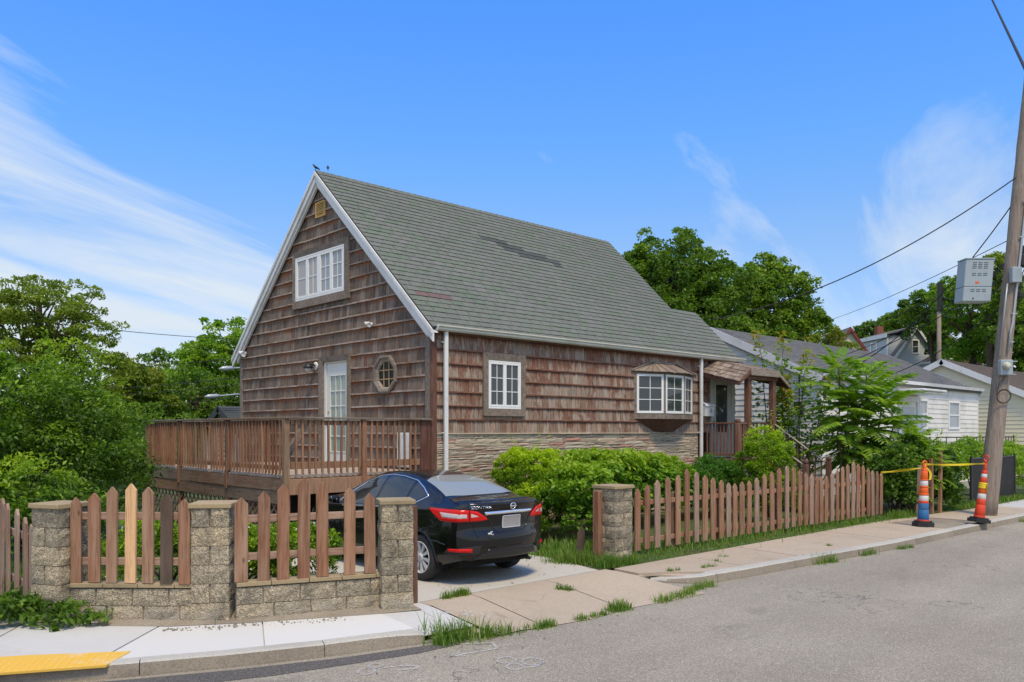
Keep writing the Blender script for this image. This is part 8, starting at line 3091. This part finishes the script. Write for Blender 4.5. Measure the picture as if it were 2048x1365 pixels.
    for k in range(4):
        g = G()
        n = 12
        cv = [Vector((s, 0.03 * math.sin(s * 4 + k), 0.16 * s - (0.30 + 0.08 * k) * s * s)) for s in np.linspace(0, 1, 9)]
        g.tube(cv, [0.010 - 0.0009 * i for i in range(9)], 4, False)

        def at(s):
            i = min(7, int(s * 8))
            return cv[i].lerp(cv[i + 1], s * 8 - i)
        tones = [0.35] * len(g.v)
        for i in range(n):
            s = 0.14 + 0.84 * i / (n - 1)
            p = at(s)
            L = 0.33 * (1 - 0.5 * abs(s - 0.42) ** 1.3 * 2) * rr(0.9, 1.1)
            for sd in (-1, 1):
                d = Vector((0.45 + rr(-.1, .1), sd * 0.9, -0.28 + rr(-.12, .12))).normalized()
                w = Vector((0.9, -sd * 0.45, 0)).normalized() * L * 0.19
                q = p + d * L
                o = len(g.v)
                g.v += [p, p + d * L * 0.35 + w + Vector((0, 0, -0.01)), p + d * L * 0.35 + Vector((0, 0, 0.012)), p + d * L * 0.35 - w + Vector((0, 0, -0.01)), q + Vector((0, 0, -0.03))]
                g.f += [(o, o + 1, o + 2), (o, o + 2, o + 3), (o + 1, o + 4, o + 2), (o + 2, o + 4, o + 3)]
                tones += [rr(0.15, 0.75)] * 5
        me = g.mesh('frond', MT['lf_sumac'])
        a = me.attributes.new('rnd', 'FLOAT', 'POINT')
        a.data.foreach_set('value', tones[:len(g.v)] + [0.4] * max(0, len(g.v) - len(tones)))
        fm.append(me)

    def fern_tree(label, base, stems, seed, grp='fern leaved trees by the bungalow'):
        t = thing('fern_leaved_tree', label, 'tree', base, grp)
        random.seed(seed)
        g = G()
        for (dx, dy, h, n, L) in stems:
            b = Vector(base)
            e = b + Vector((dx, dy, h))
            pts = [b.lerp(e, i / 6) + Vector((rr(-.05, .05), rr(-.05, .05), 0)) for i in range(7)]
            pts[-1] = e
            g.tube(pts, [0.045 - 0.005 * i for i in range(7)], 7)
            for k in range(n):
                s = 1.0 - 0.62 * (k / n) ** 1.25
                p = b.lerp(e, s)
                a = k * 2.399 + rr(-.3, .3)
                tilt = lerp(R(-50), R(8), min(1.0, (1 - s) * 2.2)) + rr(-.2, .2)
                ll = L * rr(0.75, 1.15) * (0.55 if k < 4 else 1.0)
                put('frond', random.choice(fm), t, p, Euler((rr(-.3, .3), tilt, a), 'XYZ'), (ll, ll, ll))
        g.obj('stem', MT['stem'], t, True)
        return t
    fern_tree('tall fern leaved tree, the slim left one in front of white siding', (11.75, -2.75, 0), [(-0.05, 0.05, 4.0, 24, 1.1), (0.3, -0.1, 3.0, 14, 0.9)], 3)
    fern_tree('bushy fern leaved tree, the right one before the bungalow windows', (12.7, -3.0, 0), [(0.05, 0.0, 3.75, 28, 1.25), (0.45, -0.25, 3.1, 22, 1.2), (-0.3, 0.2, 3.0, 20, 1.2), (0.2, 0.2, 2.5, 16, 1.1), (0.75, -0.5, 2.5, 16, 1.0)], 4)
    fern_tree('low fern leaved sprout growing out of the vines by the channelizers', (12.3, -4.35, 0), [(0.0, 0.0, 2.0, 22, 0.75), (0.55, -0.2, 1.75, 18, 0.7), (-0.45, 0.1, 1.6, 16, 0.7), (1.0, -0.4, 1.6, 14, 0.65)], 6)
    plant('vine_thicket', 'dark vine covered thicket behind the channelizers at the fence end', 'bush', (12.0, -4.2, 0),
          [((11.3, -4.35, 0.75), (0.75, 0.5, 0.95)), ((12.3, -4.35, 0.85), (0.9, 0.55, 1.05)), ((13.3, -4.5, 0.7), (0.7, 0.5, 0.9)), ((12.7, -3.8, 0.7), (1.0, 0.5, 0.9)), ((14.2, -4.2, 0.5), (0.8, 0.6, 0.7))],
          430, 52, 0.22, 0.10, MT['lf_vine'], 121, None, 0, 'foliage', 0, 0.75, None, 16, 6, shell=0.65, amp=0.16)
    for i, x in enumerate((11.15, 12.05, 12.6)):
        q = thing('vine_post', ['grey weathered post, leftmost of three in the vine thicket', 'brown post, middle of three in the vine thicket', 'reddish post, rightmost of three in the vine thicket'][i], 'post', (x, -4.95, 0), 'old posts in the vine thicket')
        wbox('post', (x - 0.05, -5.0, -0.02), (x + 0.05, -4.92, 1.25 + 0.15 * i), 'picket' if i else 'picket_grey', q, 0.008, 0.03)
    plant('clipped_hedge', 'clipped green hedge behind the black slatted fence', 'hedge', (20, -3.6, 0),
          [((16.2, -3.5, 1.0), (1.3, 0.7, 0.72)), ((18.3, -3.7, 1.0), (1.4, 0.7, 0.75)), ((20.4, -3.8, 0.95), (1.4, 0.8, 0.75)), ((22.3, -4.1, 0.9), (1.4, 0.9, 0.8)), ((20.4, -4.6, 0.55), (0.7, 0.5, 0.75))],
          520, 46, 0.2, 0.09, MT['lf_sumac'], 122, None, 0, 'foliage', 0, 0.5, None, 10, 6, shell=0.7, amp=0.08)
    # across the street behind the camera: the trees that glass and paint reflect
    # --- grass and weeds

    def grass(name, areas, m, h, w, seed):
        r = np.random.default_rng(seed)
        V, F, T = [], [], []
        o = 0
        for (pts, n, hh, sp) in areas:
            pts = np.array(pts, float)
            if len(pts) == 1:
                q = pts[0] + r.normal(size=(n, 2)) * sp
            else:
                seg = np.linalg.norm(np.diff(pts, axis=0), axis=1)
                k = r.choice(len(seg), n, p=seg / seg.sum())
                cl = r.random(max(3, n // 26))
                ci = r.integers(0, len(cl), n)
                s = np.clip(np.where(r.random(n) < 0.75, cl[ci] + r.normal(size=n) * 0.012, r.random(n)), 0, 1)[:, None]
                q = pts[k] * (1 - s) + pts[k + 1] * s + r.normal(size=(n, 2)) * sp
            a = r.uniform(0, 6.283, n)
            L = hh * (0.25 + 1.15 * r.random(n) ** 1.8)
            lean = L * r.uniform(0.15, 0.9, n)
            ww = w * r.uniform(0.6, 1.3, n)
            ca, sa = np.cos(a), np.sin(a)
            z0 = np.where(q[:, 1] < -5.9, -0.125, np.where((q[:, 1] < -4.95) & (q[:, 0] < 0) & (q[:, 0] > -4.55), -0.125 * (-4.95 - q[:, 1]) / 1.35, 0.0)) - 0.005
            p0 = np.stack([q[:, 0] - sa * ww, q[:, 1] + ca * ww, z0], 1)
            p1 = np.stack([q[:, 0] + sa * ww, q[:, 1] - ca * ww, z0], 1)
            p2 = np.stack([q[:, 0] + ca * lean * 0.45 + sa * ww * 0.7, q[:, 1] + sa * lean * 0.45 - ca * ww * 0.7, z0 + L * 0.65], 1)
            p3 = np.stack([q[:, 0] + ca * lean * 0.45 - sa * ww * 0.7, q[:, 1] + sa * lean * 0.45 + ca * ww * 0.7, z0 + L * 0.65], 1)
            p4 = np.stack([q[:, 0] + ca * lean, q[:, 1] + sa * lean, z0 + L * r.uniform(0.75, 1.0, n)], 1)
            V.append(np.stack([p0, p1, p2, p3, p4], 1).reshape(-1, 3))
            T.append(np.repeat(np.clip(r.random(n) * 0.8 + r.random() * 0.2, 0, 1), 5))
            b = (np.arange(n) * 5)[:, None] + o
            F.append(b + np.array([0, 1, 2, 0, 2, 3, 3, 2, 4]))
            o += 5 * n
        V = np.concatenate(V).astype(np.float32)
        F = np.concatenate(F).ravel().astype(np.int32)
        me = bpy.data.meshes.new(name)
        me.vertices.add(len(V))
        me.vertices.foreach_set('co', V.ravel())
        me.loops.add(len(F))
        me.loops.foreach_set('vertex_index', F)
        me.polygons.add(len(F) // 3)
        me.polygons.foreach_set('loop_start', (np.arange(len(F) // 3) * 3).astype(np.int32))
        me.polygons.foreach_set('loop_total', np.full(len(F) // 3, 3, np.int32))
        at = me.attributes.new('rnd', 'FLOAT', 'POINT')
        at.data.foreach_set('value', np.concatenate(T).astype(np.float32))
        me.materials.append(MT[m])
        me.update()
        me.validate()
        return me
    verge = [([(0.7, -4.62), (4, -4.66), (8, -4.74), (10.1, -4.80)], 1300, 0.06, 0.05), ([(0.7, -4.35), (5, -4.40), (10.1, -4.60)], 2200, 0.13, 0.10)]
    o = stuff(put('grass', grass('grass', verge, 'grass', 0.1, 0.0045, 1)))
    o['label'] = 'green grass strip growing along the foot of the long picket fence'
    lawn = [([(1.0, -3.6), (9.5, -3.9)], 9000, 0.16, 0.35), ([(0.3, -3.2), (1.4, -2.9)], 2500, 0.20, 0.30), ([(-0.1, -3.0), (0.1, -0.5)], 1800, 0.18, 0.18), ([(-7.0, -2.2), (-6.1, -3.2), (-4.3, -4.2)], 2600, 0.16, 0.2), ([(-7.2, -1.5), (-7.2, 2)], 1800, 0.22, 0.15)]
    o = stuff(put('grass', grass('grass', lawn, 'grass', 0.15, 0.0055, 2)))
    o['label'] = 'rough lawn grass in the garden behind the fences'
    right = [([(13.5, -4.9), (16, -5.0), (24, -5.2)], 3800, 0.16, 0.14), ([(13.2, -6.1), (14.6, -6.3)], 1100, 0.10, 0.12), ([(10.3, -4.7), (11.2, -4.8)], 900, 0.18, 0.12)]
    o = stuff(put('grass', grass('grass', right, 'grass', 0.15, 0.006, 3)))
    o['label'] = 'grass around the utility pole and black slatted fence'
    tufts = [('thick weed tuft at the rounded end of the left kerb', [([(-4.50, -5.98), (-4.05, -6.10)], 620, 0.24, 0.09), ([(-4.0, -6.12), (-3.55, -6.20)], 420, 0.13, 0.06)]),
             ('low weeds in the crossing joint below the first crack', [([(-3.40, -6.24), (-3.05, -6.27)], 420, 0.09, 0.035)]),
             ('low weeds along the crossing edge in the middle', [([(-2.7, -6.30), (-2.2, -6.32)], 380, 0.07, 0.03)]),
             ('weed tuft at the road end of the second crossing crack', [([(-2.05, -6.25), (-1.75, -6.30)], 520, 0.13, 0.045)]),
             ('grassy clump on the crossing edge near the right kerb tip', [([(-1.2, -6.33), (-0.55, -6.32), (-0.1, -6.15), (0.35, -6.15)], 1100, 0.10, 0.05)]),
             ('grass tuft in the joint between driveway and crossing', [([(-3.45, -4.74), (-3.05, -4.72)], 620, 0.10, 0.03)]),
             ('small tuft in the joint in the middle of the crossing', [([(-1.85, -5.2), (-1.75, -5.35)], 220, 0.08, 0.03)]),
             ('spreading weed tuft over the kerb in the middle of the right pavement', [([(3.2, -6.20), (3.7, -6.36)], 520, 0.16, 0.07), ([(4.6, -6.38), (5.1, -6.42)], 300, 0.12, 0.05), ([(6.0, -6.55), (6.4, -6.6)], 200, 0.08, 0.04)]),
             ('weeds in the pavement joints in front of the long fence', [([(1.62, -5.3), (1.58, -5.5)], 50, 0.05, 0.02), ([(2.0, -5.2), (2.25, -5.3)], 50, 0.05, 0.03), ([(4.68, -5.6), (4.6, -5.9)], 60, 0.05, 0.02), ([(0.25, -5.45), (0.5, -5.5)], 120, 0.06, 0.03), ([(0.9, -5.62), (1.2, -5.68)], 120, 0.06, 0.03)]),
             ('leafy grass clump round the foot of the gate post and right pillar', [([(-0.35, -3.7), (0.0, -4.3)], 1100, 0.22, 0.10), ([(-0.15, -4.50), (0.50, -4.62)], 900, 0.16, 0.06), ([(-0.30, -4.55), (0.1, -4.6)], 500, 0.20, 0.06)]),
             ('weeds straggling under the leaning utility pole', [([(12.4, -6.35), (12.9, -6.5)], 300, 0.10, 0.06), ([(12.9, -6.75), (13.4, -6.8)], 260, 0.10, 0.05)])]
    for i, (lab, ar) in enumerate(tufts):
        o = stuff(put('weeds', grass('weeds', ar, 'grass', 0.1, 0.0042, 20 + i)))
        o['label'] = lab
    # broad leaved weeds at the left pillar
    t = plant('pavement_weeds', 'broad leaved green weeds sprawling at the foot of the left pillar', 'weeds', (-7.6, -2.75, 0),
              [((-7.75, -2.55, 0.12), (0.42, 0.30, 0.20)), ((-7.35, -3.08, 0.09), (0.26, 0.20, 0.14)), ((-8.2, -2.25, 0.12), (0.4, 0.3, 0.2)), ((-7.02, -3.25, 0.05), (0.16, 0.10, 0.08))],
              130, 22, 0.10, 0.085, MT['lf_vine'], 130, None, 0, 'foliage', 0, 0.42, None, 0, 0, shell=0.4, amp=0.2)
    # litter and fallen leaves
    r = np.random.default_rng(8)
    n = 60
    c = np.stack([r.uniform(-3.4, 0.0, n), r.uniform(-4.6, -3.2, n), np.full(n, 0.004)], 1)
    c2 = np.stack([r.uniform(-8, 8, 60), r.uniform(-6.9, -6.3, 60), np.full(60, -0.118)], 1)
    c = np.concatenate([c, c2])
    d = r.normal(size=(len(c), 3)) * np.array([1, 1, 0.05])
    o = stuff(put('fallen_leaves', leaf_mesh('fallen_leaves', c, d, r.uniform(0.02, 0.045, len(c)), r.random(len(c)), MT['bark'], 0.6, 0.97)))
    o['label'] = 'small dry leaves scattered on the driveway and road edge'


build_plants()
